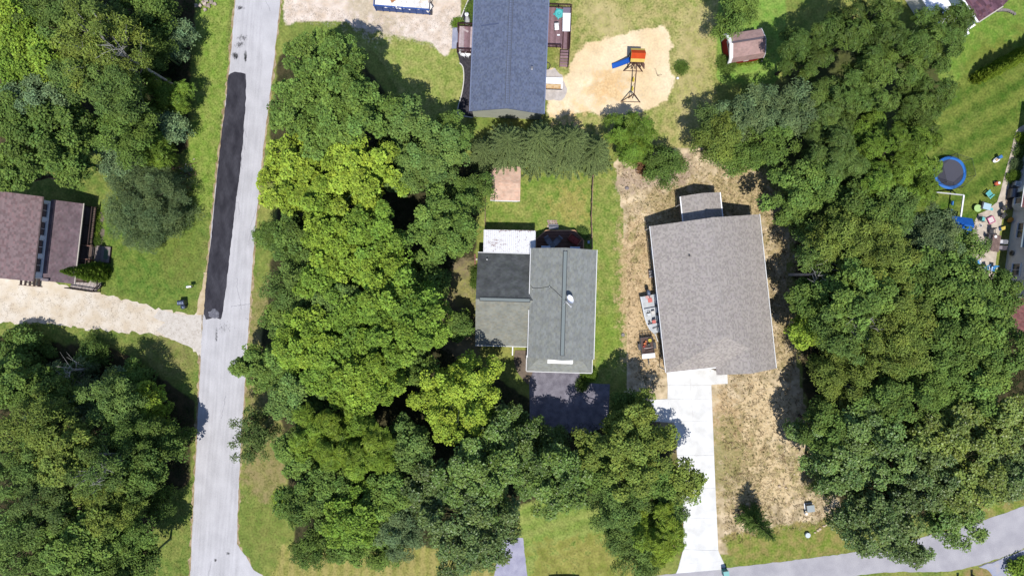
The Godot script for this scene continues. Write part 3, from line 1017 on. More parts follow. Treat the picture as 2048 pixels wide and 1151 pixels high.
	var quads := [
		[[1333, 744], [1380, 739], [1381, 770], [1335, 770]], [[1380, 739], [1432, 734], [1432, 752], [1432, 768], [1381, 770]], [[1432, 751], [1455, 747], [1456, 767], [1432, 768]],
		[[1335, 770], [1381, 770], [1383, 797], [1336, 797]], [[1381, 770], [1422, 770], [1423, 797], [1383, 797]],
		[[1299, 799], [1336, 797], [1340, 842], [1303, 843]], [[1336, 797], [1383, 797], [1386, 842], [1340, 842]], [[1383, 797], [1423, 797], [1425, 842], [1386, 842]],
		[[1348, 842], [1425, 842], [1428, 910], [1354, 910]], [[1354, 910], [1428, 910], [1431, 975], [1362, 975]], [[1362, 975], [1431, 975], [1434, 1035], [1367, 1035]],
		[[1367, 1035], [1434, 1035], [1437, 1100], [1366, 1098]], [[1366, 1098], [1437, 1100], [1444, 1122], [1360, 1127]], [[1360, 1127], [1444, 1122], [1455, 1137], [1352, 1146]],
	]
	for i in quads.size():
		var p := []
		var c := Vector3.ZERO
		for q in quads[i]:
			c += spot(q[0], q[1]) / quads[i].size()
		for q in quads[i]:
			var w := spot(q[0], q[1])
			w += (c - w).normalized() * 0.02
			w.y = 0.06 - 0.012 * (i % 3) * 0.4
			p.append(w)
		var s := Shape.new()
		s.plate(p, 0.2)
		part("slab", s, conc, dr)
	var jt := sheet([[1336, 744], [1431, 736], [1454, 748], [1455, 766], [1423, 769], [1436, 1099], [1453, 1136], [1354, 1145], [1367, 1096], [1367, 1030], [1349, 845], [1304, 842], [1300, 800], [1335, 798]], 0.03, 0.0, 1.0, 15)
	part("joint_filler", jt, flat_mat("joint", Color(0.42, 0.41, 0.39), 0.95), dr)
	# black gravel bed west of the blue roof, with its white edging
	var be := curve([[945, -60], [940, -10], [928, 20], [919, 45], [914, 52]])
	struct("gravel_bed", "bed of dark gravel along the west wall of the blue-roofed house", sheet(be + [[914, 104]] + curve([[920, 126], [927, 135], [927, 160], [922, 190], [916, 212], [916, 226], [925, 231], [945, 234]]) + [[975, 234], [975, -60]], 0.005, 0.05, 0.4, 16), tex_mat("black gravel", grain(ph(86, 82, 88), ph(62, 60, 66), 73, 0.7, 256, 0.05, 0.45), Vector2(5, 5), 0.95))
	var ed := Node3D.new()
	ed.name = "bed_edging"
	add_child(ed)
	ed.set_meta("kind", "structure")
	ed.set_meta("label", "white curved edging of the dark gravel bed")
	var ep := curve([[919, 126], [926, 135], [927.5, 160], [923, 190], [916.5, 212], [916, 226], [925, 231.5], [945, 235]], 4)
	for i in ep.size() - 1:
		bar("edging_stone", ed, spot(ep[i][0], ep[i][1]) + Vector3(0, 0.05, 0), spot(ep[i + 1][0], ep[i + 1][1]) + Vector3(0, 0.05, 0), 0.11, 0.14, flat_mat("edging", ph(236, 232, 220)))
	ep = curve([[941, -10], [928, 20], [919, 45]], 5)
	for i in ep.size() - 1:
		bar("edging_stone", ed, spot(ep[i][0], ep[i][1]) + Vector3(0, 0.05, 0), spot(ep[i + 1][0], ep[i + 1][1]) + Vector3(0, 0.05, 0), 0.11, 0.14, flat_mat("edging", ph(236, 232, 220)))
	struct("pale_gravel_pad", "pad of pale gravel beside the sandbox", sheet([[1090, 140], [1110, 138], [1128, 160], [1134, 185], [1125, 198], [1090, 200]], 0.005, 0.15, 0.3, 17), tex_mat("pad", grain(ph(226, 216, 208), ph(206, 196, 188), 74, 0.3), Vector2(4, 4), 0.95))
	# sidewalk and patio of the eastern house
	var conc2 := tex_mat("patio concrete", grain(ph(228, 214, 196), ph(206, 192, 174), 75, 0.16, 256, 0.03), Vector2(6, 6), 0.9)
	var walk := curve([[2060, 246], [2048, 250], [2036, 258], [2030, 270], [2022, 305], [2011, 345], [2001, 385], [1993, 408]])
	var walk2 := curve([[2066, 262], [2052, 266], [2046, 272], [2042, 285], [2032, 320], [2020, 365], [2012, 400], [2004, 408]])
	struct("garden_path", "pale concrete path curving along the eastern house's flower bed", sheet(strip(walk, walk2), 0.03, 0.0, 0.4, 18), conc2)
	struct("patio", "pale concrete patio behind the eastern house", sheet([[1993, 405], [2012, 402], [1999, 470], [1990, 540], [1985, 590], [1935, 590], [1945, 520], [1943, 470], [1950, 442], [1957, 428], [1975, 420]], 0.032, 0.0, 0.4, 19), conc2)
	struct("mulch_bed", "narrow bed of grey mulch between path and eastern house", sheet([[2046, 272], [2060, 268], [2060, 300], [2024, 420], [2004, 406], [2012, 400], [2032, 320]], 0.006, 0.05, 0.4, 20), tex_mat("mulch", grain(ph(170, 150, 132), ph(120, 104, 90), 76, 0.4), Vector2(4, 4), 0.95))
	struct("stone_bed", "strip of grey stones in front of the brown-roofed house's porch", sheet([[186, 415], [205, 425], [208, 470], [200, 492], [184, 490]], 0.005, 0.12, 0.3, 21), tex_mat("bed stone", grain(ph(150, 138, 122), ph(104, 100, 84), 77, 0.5), Vector2(3, 3), 0.95))


func fill(called: String, kind: String, polys: Array, many: int, big: Vector2, cols: Array, label: String, seed_: int, from_ground := 0.0) -> void:
	rng.seed = seed_
	var buf := PackedFloat32Array()
	var total := 0.0
	for pts in polys:
		total += area(pts)
	for pts in polys:
		var poly := PackedVector2Array()
		var box := Rect2(pts[0][0], pts[0][1], 0, 0)
		for p in pts:
			poly.append(Vector2(p[0], p[1]))
			box = box.expand(Vector2(p[0], p[1]))
		var n := int(many * area(pts) / total)
		var tries := 0
		while n > 0 and tries < many * 6:
			tries += 1
			var q := Vector2(rng.randf_range(box.position.x, box.end.x), rng.randf_range(box.position.y, box.end.y))
			if not Geometry2D.is_point_in_polygon(q, poly):
				continue
			n -= 1
			var at := spot(q.x, q.y)
			var c: Color = cols[rng.randi() % cols.size()]
			if from_ground > 0.0:
				c = c.lerp(ground_at(at), from_ground) * 1.25
			var k := rng.randf_range(0.8, 1.2)
			var sc := rng.randf_range(big.x, big.y)
			put(buf, Basis(Vector3.UP, rng.randf() * TAU) * Basis.from_scale(Vector3.ONE * sc), at, Color(c.r * k, c.g * k, c.b * k))
	var o := scatter(called, clump(kind), buf, self)
	o.set_meta("kind", "stuff")
	o.set_meta("label", label)


func area(pts: Array) -> float:
	var a := 0.0
	for i in pts.size():
		var p: Array = pts[i]
		var q: Array = pts[(i + 1) % pts.size()]
		a += p[0] * q[1] - q[0] * p[1]
	return absf(a) * 0.5


func build_cover() -> void:
	fill("grass", "tuft", [[[395, -20], [466, -20], [452, 140], [425, 420], [408, 560], [330, 600], [220, 590], [215, 450], [385, 380], [400, 120]]], 2970, Vector2(0.27, 0.58), [ph(120, 150, 60), ph(146, 160, 74)], "grass of the verge west of the road", 301, 0.5)
	fill("grass", "tuft", [[[200, 675], [350, 690], [398, 740], [388, 960], [375, 1160], [290, 1160], [320, 1010], [380, 900]]], 1650, Vector2(0.27, 0.54), [ph(116, 142, 58)], "grass between the road and the south-west wood", 302, 0.6)
	fill("grass", "tuft", [[[500, 600], [560, 560], [560, 1100], [900, 1100], [1000, 1160], [540, 1160], [480, 1080]]], 1650, Vector2(0.27, 0.50), [ph(128, 142, 66)], "grass along the east side of the road", 303, 0.6)
	fill("grass", "tuft", [[[975, 345], [1250, 345], [1255, 740], [1195, 740], [1190, 470], [975, 440]]], 2310, Vector2(0.19, 0.38), [ph(126, 148, 60)], "lawn round the green-roofed house", 304, 0.7)
	fill("grass", "tuft", [[[1050, 1020], [1215, 1010], [1250, 1090], [1330, 1150], [1060, 1150]]], 990, Vector2(0.19, 0.42), [ph(140, 150, 70)], "grass of the front lawn at the south", 305, 0.7)
	fill("grass", "tuft", [[[1740, 290], [1900, 160], [2080, 90], [2080, 240], [2005, 390], [1945, 520], [1860, 440], [1780, 400]]], 2970, Vector2(0.19, 0.38), [ph(92, 120, 46)], "mown grass of the eastern lawn", 306, 0.75)
	fill("grass", "tuft", [[[1140, 0], [1450, 0], [1560, 0], [1560, 160], [1430, 180], [1400, 310], [1330, 290], [1345, 60]]], 1980, Vector2(0.19, 0.42), [ph(140, 150, 78)], "dry grass round the sandy play yard", 307, 0.7)
	fill("weeds", "tuft", [[[1228, 330], [1400, 300], [1570, 400], [1575, 560], [1600, 760], [1630, 900], [1680, 1040], [1450, 1090], [1440, 790], [1436, 772], [1460, 768], [1458, 745], [1333, 735], [1322, 790], [1260, 790], [1250, 420]]], 2600, Vector2(0.5, 1.2), [ph(130, 142, 70), ph(150, 142, 86), ph(104, 106, 66)], "weeds on the bare soil round the grey-roofed house", 308, 0.2)
	fill("straw", "straw", [[[1228, 330], [1400, 300], [1570, 400], [1575, 560], [1600, 760], [1630, 900], [1680, 1040], [1450, 1090], [1440, 790], [1436, 772], [1460, 768], [1458, 745], [1333, 735], [1322, 790], [1260, 790], [1250, 420]]], 4200, Vector2(0.4, 1.0), [ph(244, 222, 180), ph(226, 200, 156), ph(150, 124, 92)], "straw mulch on the bare soil round the grey-roofed house", 309, 0.1)
	fill("gravel", "stone", [[[0, 566], [110, 584], [215, 592], [345, 626], [403, 634], [403, 706], [350, 678], [200, 658], [0, 644]]], 1000, Vector2(0.3, 0.7), [ph(226, 214, 196), ph(190, 172, 150)], "loose stones on the gravel driveway", 310)
	fill("gravel", "stone", [[[570, 0], [740, 30], [860, 35], [918, 0], [910, 90], [880, 100], [780, 70], [570, 40]]], 1000, Vector2(0.3, 0.7), [ph(226, 214, 200), ph(190, 172, 156)], "loose stones of the gravel yard by the dumpster", 311)
	fill("undergrowth", "dense", [[[0, 0], [385, 0], [365, 290], [180, 270], [100, 320], [0, 360]], [[0, 690], [230, 720], [370, 820], [370, 940], [300, 1010], [260, 1151], [0, 1151]]], 1500, Vector2(0.6, 1.5), [ph(74, 96, 46), ph(60, 84, 42)], "bushes on the floor of the western woods", 312)
	fill("undergrowth", "dense", [[[570, 110], [720, 130], [850, 290], [940, 350], [900, 680], [1040, 830], [1180, 850], [1330, 900], [1320, 1040], [1040, 1000], [990, 1080], [620, 1090], [580, 800]]], 1100, Vector2(0.5, 1.2), [ph(74, 96, 46), ph(60, 84, 42)], "bushes on the floor of the middle grove", 313)
	fill("undergrowth", "dense", [[[1600, 430], [1940, 440], [2000, 620], [2060, 680], [2060, 960], [1880, 1020], [1700, 1000], [1650, 900], [1620, 700]]], 1500, Vector2(0.6, 1.5), [ph(70, 92, 44), ph(60, 80, 40)], "bushes on the floor of the eastern woods", 314)


# ---------------------------------------------------------------- houses

func pts(a: Array) -> Array:
	var o := []
	for p in a:
		o.append(Vector3(p[0], p[1], p[2]))
	return o


func window(parent: Node, at: Vector3, w: float, h: float, turn: float, frame: Material, glass: Material, split := 2) -> void:
	# a sliding window in a wall that faces along the turned z axis: sash frame, panes, sill
	var f := Node3D.new()
	f.name = numbered("window", parent)
	parent.add_child(f, true)
	f.transform = Transform3D(yaw(turn), at)
	bx("frame", f, Vector3(0, h / 2 + 0.03, 0.03), Vector3(w + 0.16, 0.09, 0.1), frame)
	bx("frame", f, Vector3(-w / 2 - 0.04, 0, 0.03), Vector3(0.08, h - 0.04, 0.1), frame)
	bx("frame", f, Vector3(w / 2 + 0.04, 0, 0.03), Vector3(0.08, h - 0.04, 0.1), frame)
	bx("sill", f, Vector3(0, -h / 2 - 0.03, 0.07), Vector3(w + 0.24, 0.07, 0.18), frame)
	for i in split:
		bx("pane", f, Vector3(-w / 2 + w * (i + 0.5) / split, 0, 0.012), Vector3(w / split - 0.05, h - 0.06, 0.02), glass)
	for i in range(1, split):
		bx("mullion", f, Vector3(-w / 2 + w * i / split, 0, 0.03), Vector3(0.05, h - 0.04, 0.06), frame)


func railing(parent: Node, a: Vector3, b: Vector3, h: float, m: Material, gap := 0.16, called := "railing") -> void:
	var r := Node3D.new()
	r.name = numbered(called, parent)
	parent.add_child(r, true)
	var up := Vector3(0, h, 0)
	bar("top_rail", r, a + up, b + up, 0.11, 0.05, m)
	bar("bottom_rail", r, a + Vector3(0, 0.12, 0), b + Vector3(0, 0.12, 0), 0.05, 0.07, m)
	var n := maxi(2, int((b - a).length() / gap))
	for i in n + 1:
		var p := a.lerp(b, float(i) / n)
		var wide := 0.1 if i % 9 == 0 or i == n else 0.045
		bx("post" if wide > 0.05 else "baluster", r, p + Vector3(0, h * 0.5 - 0.01, 0), Vector3(wide, h - 0.04 + (0.09 if wide > 0.05 else 0.0), wide), m)


func boards(parent: Node, a: Vector3, along: Vector3, across: Vector3, w: float, m: Array, called := "board") -> void:
	# planks laid side by side from corner a
	var n := int(round(across.length() / w))
	var u := across.normalized()
	for i in n:
		var c := a + u * w * (i + 0.5) + along * 0.5
		var z := along.normalized()
		bx(called, parent, c + Vector3(0, 0.004 * ((i * 7) % 3), 0), Vector3(w - 0.012, 0.035, along.length() - 0.01 * (i % 3)), m[(i * 5 + i / 3) % m.size()], Basis(z.cross(Vector3.UP) * -1.0, Vector3.UP, z))


func wood_set(key: String, c: Color) -> Array:
	var o := []
	if not mats.has("wood grain"):
		mats["wood grain"] = grain(Color(0.95, 0.95, 0.95), Color(0.78, 0.76, 0.74), 80, 0.28, 128)
	for i in 3:
		var m := tri_mat(key + str(i), mats["wood grain"], 1.6, 0.85)
		m.albedo_color = (c * (0.95 + 0.16 * i)).linear_to_srgb()
		o.append(m)
	return o


func build_grey_house() -> void:
	var roof := tex_mat("grey shingle", shingles(ph(186, 178, 170), 0.15, Vector2(0.22, 0.19), 21, Color(0.98, 0.97, 1.0), 0.04), Vector2(6, 6), 0.95)
	var wall := tri_mat("tan siding", grain(ph(206, 182, 150), ph(196, 172, 142), 22, 0.08, 64), 2.0)
	var white := flat_mat("white trim", Color(0.62, 0.62, 0.62), 0.5)
	var gut := flat_mat("gutter white", Color(0.46, 0.46, 0.45), 0.6)
	var glass := flat_mat("window glass", Color(0.03, 0.035, 0.045), 0.08)
	var t := thing("house", "large new house with light grey shingle roof and white gutters above the white concrete driveway", "house", Vector3(15.99, 0, -7.13), deg_to_rad(6.2), "houses on the lots")
	var s := Shape.new()
	s.extrude(pts([[0.4, 0, 0.35], [12.25, 0, 0.35], [12.25, 3.15, 0.35], [6.32, 6.1, 0.35], [0.4, 3.15, 0.35]]), Vector3(0, 0, 12.4))
	s.box(Vector3(6.3, 1.55, 13.6), Vector3(11.8, 3.1, 1.8))
	s.extrude(pts([[5.9, 0, 14.66], [12.25, 0, 14.66], [12.25, 3.1, 14.66], [9.12, 4.55, 14.66], [6.1, 3.1, 14.66]]), Vector3(0, 0, 2.9))
	s.box(Vector3(3.1, 1.55, 15.6), Vector3(5.38, 3.1, 1.86))
	s.extrude(pts([[4.3, 0, -2.85], [8.25, 0, -2.85], [8.25, 2.55, -2.85], [6.27, 3.5, -2.85], [4.3, 2.55, -2.85]]), Vector3(0, 0, 3.18))
	part("wall", s, wall, t)
	s = Shape.new()
	s.plate(pts([[0, 3.2, 0], [6.32, 6.4, 0], [6.32, 6.4, 13.3], [0, 3.2, 17.0]]), 0.16)
	s.plate(pts([[12.65, 3.2, 0], [6.32, 6.4, 0], [6.32, 6.4, 13.3], [12.65, 3.2, 17.0]]), 0.16)
	s.plate(pts([[0, 3.2, 17.0], [6.32, 6.4, 13.3], [12.65, 3.2, 17.0]]), 0.16)
	s.plate(pts([[5.75, 3.2, 17.9], [9.15, 4.93, 17.9], [9.15, 4.93, 13.4], [5.75, 3.2, 15.6]]), 0.14)
	s.plate(pts([[12.653, 3.205, 17.9], [9.15, 4.93, 17.9], [9.15, 4.93, 13.4], [12.653, 3.205, 14.8]]), 0.14)
	part("roof", s, roof, t)
	s = Shape.new()
	s.plate(pts([[4.0, 2.66, -3.1], [6.27, 3.72, -3.1], [6.27, 3.72, 0.3], [4.0, 2.66, 0.3]]), 0.13)
	s.plate(pts([[8.54, 2.66, -3.1], [6.27, 3.72, -3.1], [6.27, 3.72, 0.3], [8.54, 2.66, 0.3]]), 0.13)
	part("rear_roof", s, roof, t)
	var cap := tex_mat("grey ridge", shingles(ph(184, 176, 169), 0.12, Vector2(0.3, 0.3), 23), Vector2(6, 6), 0.95)
	s = Shape.new()
	s.plate(pts([[6.12, 6.34, -0.02], [6.32, 6.44, -0.02], [6.32, 6.44, 13.3], [6.12, 6.34, 13.3]]), 0.03)
	s.plate(pts([[6.52, 6.34, -0.02], [6.32, 6.44, -0.02], [6.32, 6.44, 13.3], [6.52, 6.34, 13.3]]), 0.03)
	part("ridge_cap", s, cap, t)
	bx("gutter", t, Vector3(-0.07, 3.12, 8.5), Vector3(0.09, 0.12, 17.0), gut)
	bx("gutter", t, Vector3(12.73, 3.12, 8.9), Vector3(0.09, 0.12, 17.9), gut)
	bx("gutter", t, Vector3(2.9, 3.1, 17.07), Vector3(5.7, 0.13, 0.12), white)
	bx("gutter", t, Vector3(3.93, 2.6, -1.55), Vector3(0.12, 0.13, 3.05), white)
	bx("gutter", t, Vector3(8.61, 2.6, -1.55), Vector3(0.12, 0.13, 3.05), white)
	bx("downspout", t, Vector3(-0.03, 1.6, 0.2), Vector3(0.09, 3.0, 0.09), white)
	bx("downspout", t, Vector3(-0.03, 1.6, 16.7), Vector3(0.09, 3.0, 0.09), white)
	bx("downspout", t, Vector3(3.93, 1.3, -2.2), Vector3(0.09, 2.5, 0.09), white)
	pole("vent_pipe", t, Vector3(3.6, 4.6, 3.9), Vector3(3.6, 5.45, 3.9), 0.07, flat_mat("black pipe", Color(0.02, 0.02, 0.02)))
	var door := Node3D.new()
	door.name = "garage_door"
	t.add_child(door)
	for i in 4:
		bx("panel", door, Vector3(3.1, 0.33 + i * 0.6, 16.56), Vector3(4.8, 0.57, 0.06), white)
	for z in [3.0, 8.0, 12.5]:
		window(t, Vector3(0.38, 1.7, z), 1.2, 1.1, -PI / 2, white, glass)
		window(t, Vector3(12.27, 1.7, z), 1.2, 1.1, PI / 2, white, glass)
	window(t, Vector3(2.3, 1.7, 0.33), 1.4, 1.1, PI, white, glass)
	window(t, Vector3(9.1, 1.8, 17.58), 1.6, 1.3, 0, white, glass)


func build_green_house() -> void:
	var roof := tex_mat("green shingle", shingles(ph(158, 161, 157), 0.1, Vector2(0.3, 0.2), 24, Color(1.03, 1.02, 0.96), 0.1), Vector2(6, 6), 0.95)
	var dull := tex_mat("green shingle wing", shingles(ph(152, 153, 143), 0.08, Vector2(0.3, 0.2), 25, Color(1.04, 1.0, 0.94), 0.12), Vector2(6, 6), 0.95)
	var wall := tri_mat("cream siding", grain(ph(222, 214, 196), ph(212, 204, 186), 26, 0.08, 64), 2.0)
	var white := flat_mat("white trim", Color(0.62, 0.62, 0.62), 0.5)
	var gut := flat_mat("gutter white", Color(0.46, 0.46, 0.45), 0.6)
	var glass := flat_mat("window glass", Color(0.03, 0.035, 0.045), 0.08)
	var t := thing("house", "green-grey shingled house with two crossing gable roofs and a satellite dish", "house", Vector3(2.17, 0, -4.52), deg_to_rad(-1.7), "houses on the lots")
	# local frame: x east, z south from the north-west corner of the main roof
	var L := 12.4
	var s := Shape.new()
	s.extrude(pts([[0.3, 0, 0.4], [7.1, 0, 0.4], [7.1, 4.8, 0.4], [3.7, 6.95, 0.4], [0.3, 4.8, 0.4]]), Vector3(0, 0, L - 0.8))
	s.extrude(pts([[-5.75, 0, 1.0], [-5.75, 0, 10.9], [-5.75, 2.8, 10.9], [-5.75, 4.9, 5.85], [-5.75, 2.8, 1.0]]), Vector3(6.0, 0, 0))
	s.box(Vector3(3.6, 1.35, L + 0.55), Vector3(6.9, 2.7, 1.9))
	part("wall", s, wall, t)
	s = Shape.new()
	s.plate(pts([[0, 4.75, 0], [3.7, 7.1, 0], [3.7, 7.1, L], [0, 4.75, L]]), 0.16)
	s.plate(pts([[7.42, 4.75, 0], [3.7, 7.1, 0], [3.7, 7.1, L], [7.42, 4.75, L]]), 0.16)
	part("roof", s, roof, t)
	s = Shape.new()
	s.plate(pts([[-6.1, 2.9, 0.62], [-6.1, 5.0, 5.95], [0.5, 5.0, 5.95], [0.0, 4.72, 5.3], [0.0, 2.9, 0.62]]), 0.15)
	part("wing_roof", s, tex_mat("stained shingle", shingles(ph(98, 101, 102), 0.1, Vector2(0.3, 0.2), 46, Color(1.0, 1.02, 0.96), 0.3), Vector2(6, 6), 0.95), t)  # shade of the north slope is put into this darker shingle colour
	s = Shape.new()
	s.plate(pts([[-6.1, 2.9, 11.3], [-6.1, 5.0, 5.95], [0.5, 5.0, 5.95], [0.0, 4.72, 6.6], [0.0, 2.9, 11.3]]), 0.15)
	part("wing_roof", s, dull, t)
	s = Shape.new()
	s.plate(pts([[-0.05, 2.75, L + 1.75], [1.5, 3.75, L - 0.1], [5.9, 3.75, L - 0.1], [7.5, 2.75, L + 1.75]]), 0.14)
	s.plate(pts([[-0.05, 2.75, L + 1.75], [1.5, 3.75, L - 0.1], [-0.05, 2.75, L - 0.1]]), 0.14)
	s.plate(pts([[7.5, 2.75, L + 1.75], [5.9, 3.75, L - 0.1], [7.5, 2.75, L - 0.1]]), 0.14)
	part("garage_roof", s, roof, t)
	# ridge vents
	var vent := flat_mat("ridge vent", ph(132, 142, 140), 0.8)
	var edge := flat_mat("vent edge", ph(76, 80, 82), 0.9)
	bx("ridge_vent", t, Vector3(3.7, 7.12, L * 0.5 - 0.1), Vector3(0.34, 0.1, L - 1.0), vent)
	bx("vent_flange", t, Vector3(3.7, 7.065, L * 0.5 - 0.1), Vector3(0.5, 0.07, L - 0.86), edge)
	bx("ridge_vent", t, Vector3(-2.8, 5.02, 5.93), Vector3(5.6, 0.09, 0.3), vent)
	bx("vent_flange", t, Vector3(-2.8, 4.975, 5.93), Vector3(5.74, 0.07, 0.46), edge)
	# gutters
	bx("gutter", t, Vector3(-0.06, 4.68, 2.6), Vector3(0.08, 0.12, 5.2), gut)
	bx("gutter", t, Vector3(-0.06, 4.68, 9.7), Vector3(0.08, 0.12, 5.4), gut)
	bx("gutter", t, Vector3(7.48, 4.68, L / 2), Vector3(0.08, 0.12, L), gut)
	bx("gutter", t, Vector3(-3.05, 2.82, 11.36), Vector3(6.1, 0.12, 0.08), gut)
	bx("gutter", t, Vector3(-3.05, 2.82, 0.56), Vector3(6.1, 0.12, 0.08), gut)
	bx("gutter", t, Vector3(3.72, 2.68, L + 1.81), Vector3(7.6, 0.12, 0.08), gut)
	bx("gutter", t, Vector3(-0.11, 2.68, L + 0.85), Vector3(0.08, 0.12, 1.8), gut)
	bx("gutter", t, Vector3(7.56, 2.68, L + 0.85), Vector3(0.08, 0.12, 1.8), gut)
	bx("porch_beam", t, Vector3(-1.75, 2.62, 11.9), Vector3(0.12, 0.14, 1.0), white)
	bx("downspout", t, Vector3(-1.75, 1.3, 11.42), Vector3(0.09, 2.6, 0.09), white)
	bx("roof_panel", t, Vector3(3.75, 3.86 - 0.17, L + 0.42), Vector3(2.9, 0.05, 0.62), flat_mat("bright panel", Color(0.7, 0.7, 0.69), 0.5), Basis(Vector3.RIGHT, atan2(1.0, 1.85)))
	pole("vent_pipe", t, Vector3(-5.0, 3.0, 1.4), Vector3(-5.0, 3.75, 1.4), 0.06, flat_mat("white pipe", Color(0.6, 0.6, 0.6)))
	bx("side_box", t, Vector3(7.42, 1.4, 5.9), Vector3(0.3, 0.9, 0.8), white)
	var cable := Shape.new()
	cable.tube(pts([[0.05, 4.84, 4.2], [0.3, 5.0, 4.55], [1.2, 5.56, 4.5], [2.1, 6.14, 4.3], [2.15, 6.2, 4.25], [2.9, 6.66, 4.9], [3.75, 7.22, 5.75]]), [0.02, 0.02, 0.02, 0.02, 0.02, 0.02, 0.02], 4)
	part("cable", cable, flat_mat("black cable", Color(0.02, 0.02, 0.02)), t)
	pole("cable_stub", t, Vector3(2.12, 6.0, 4.3), Vector3(2.12, 6.45, 4.3), 0.035, flat_mat("white pipe", Color(0.6, 0.6, 0.6)))
	pole("cable_stub", t, Vector3(0.3, 4.9, 4.6), Vector3(0.3, 5.25, 4.6), 0.035, flat_mat("white pipe", Color(0.6, 0.6, 0.6)))
	window(t, Vector3(1.6, 3.4, 0.38), 1.0, 1.1, PI, white, glass)
	window(t, Vector3(5.6, 3.4, 0.38), 1.0, 1.1, PI, white, glass)
	bx("window_hood", t, Vector3(1.75, 2.9, -0.05), Vector3(1.05, 0.06, 0.75), flat_mat("hood", ph(206, 220, 240)), Basis(Vector3.RIGHT, -0.3))
	bx("window_hood", t, Vector3(5.15, 2.9, -0.05), Vector3(1.15, 0.06, 0.75), flat_mat("hood", ph(206, 220, 240)), Basis(Vector3.RIGHT, -0.3))
	for z in [2.5, 6.2, 9.8]:
		window(t, Vector3(7.12, 3.6, z), 1.1, 1.1, PI / 2, white, glass)
	for z in [3.2, 8.6]:
		window(t, Vector3(-5.77, 1.6, z), 1.1, 1.1, -PI / 2, white, glass)
	var door := Node3D.new()
	door.name = "garage_door"
	t.add_child(door)
	for i in 4:
		bx("panel", door, Vector3(3.9, 0.32 + i * 0.55, L + 1.52), Vector3(4.6, 0.52, 0.06), white)
	# satellite dish on the ridge
	var d := thing("satellite_dish", "white satellite dish on the ridge of the green-grey roof", "dish", spot(1132, 602, 7.2))
	pole("mast", d, Vector3(0, -0.25, 0), Vector3(-0.05, 0.55, 0.0), 0.035, flat_mat("dish grey", Color(0.3, 0.3, 0.31)))
	var dish := Shape.new()
	var prof := []
	for i in 7:
		prof.append(Vector2(0.085 * i, 0.32 * pow(i / 6.0, 2.0)))
	dish.lathe(Vector3.ZERO, prof, 20)
	var dn := part("reflector", dish, flat_mat("dish white", Color(0.62, 0.63, 0.65), 0.4), d)
	dn.transform = Transform3D(Basis(Vector3(0.45, 0.0, 0.9).normalized(), -0.85), Vector3(0.2, 0.62, -0.12))
	bar("feed_arm", d, Vector3(0.0, 0.5, 0.1), Vector3(0.45, 0.62, 0.55), 0.04, 0.04, flat_mat("dish white", Color(0.62, 0.63, 0.65), 0.4))
	bx("feed_horn", d, Vector3(0.48, 0.68, 0.58), Vector3(0.13, 0.13, 0.2), flat_mat("dish grey", Color(0.3, 0.3, 0.31)))
	for q in [Vector3(-0.3, -0.1, 0.5), Vector3(0.35, -0.15, 0.35)]:
		bar("brace", d, Vector3(0, 0.35, 0), q, 0.03, 0.03, flat_mat("dish grey", Color(0.3, 0.3, 0.31)))


func build_lean_to() -> void:
	# white ribbed sheet metal roof with rust showing through
	var size := 256
	var big := noise(27, 0.03, 4).get_image(size, size).get_data()
	var gri := noise(28, 0.2, 3).get_image(size, size / 5)
	gri.resize(size, size, Image.INTERPOLATE_BILINEAR)
	var gr := gri.get_data()
	var out := PackedByteArray()
	out.resize(size * size * 3)
	for y in size:
		for x in size:
			var i := y * size + x
			var edge := maxf(0.0, 1.0 - y / 26.0) * (1.0 if x > 70 else 0.3) + maxf(0.0, (y - 236) / 20.0) * 0.9
			var blot := maxf(0.0, 1.0 - Vector2(x - 55, y - 140).length() / 75.0) * 0.75
			var worn := clampf(((big[i] - 128) / 255.0 + (gr[i] - 128) / 160.0 + edge * 0.55 + blot * 0.66 - 0.43) * 4.0, 0.0, 1.0)
			var c := Color(0.5, 0.5, 0.51).lerp(ph(150, 116, 108), worn * 0.9)
			for ch in 3:
				out[i * 3 + ch] = enc[int(c[ch] * (0.86 + 0.28 * gr[i] / 255.0) * 4095.0)]
	var worn_white := tex_mat("rusty white sheet", ImageTexture.create_from_image(Image.create_from_data(size, size, false, Image.FORMAT_RGB8, out)), Vector2.ONE, 0.55)
	var t := thing("lean_to", "lean-to with rust-stained white ribbed metal roof behind the green-roofed house", "lean-to", Vector3(-3.29, 0, -6.79), deg_to_rad(-1.0))
	var s := Shape.new()
	s.face(pts([[0, 2.55, 0], [6.05, 2.55, 0], [6.05, 2.85, 2.85], [0, 2.85, 2.85]]), Vector3.UP)
	for i in s.v.size():
		s.t[i] = Vector2(s.v[i].x / 6.05, s.v[i].z / 2.85)
	part("roof_sheet", s, worn_white, t)
	for i in 27:
		var rib := Shape.new()
		var x := 0.1 + i * 0.2255
		rib.extrude([Vector3(x - 0.035, 2.552, 0), Vector3(x - 0.015, 2.58, 0), Vector3(x + 0.015, 2.58, 0), Vector3(x + 0.035, 2.552, 0)], Vector3(0, 0.3, 2.85))
		for k in rib.v.size():
			rib.t[k] = Vector2(rib.v[k].x / 6.05, rib.v[k].z / 2.85)
		part("rib", rib, worn_white, t)
	var post := wood_set("grey post", ph(150, 136, 120))
	for x in [0.1, 3.0, 5.95]:
		bx("post", t, Vector3(x, 1.2, 0.1), Vector3(0.12, 2.4, 0.12), post[0])
	bar("beam", t, Vector3(0, 2.44, 0.1), Vector3(6.05, 2.44, 0.1), 0.1, 0.16, post[1])
	bx("side_wall", t, Vector3(0.05, 1.2, 1.5), Vector3(0.06, 2.4, 2.6), post[2])


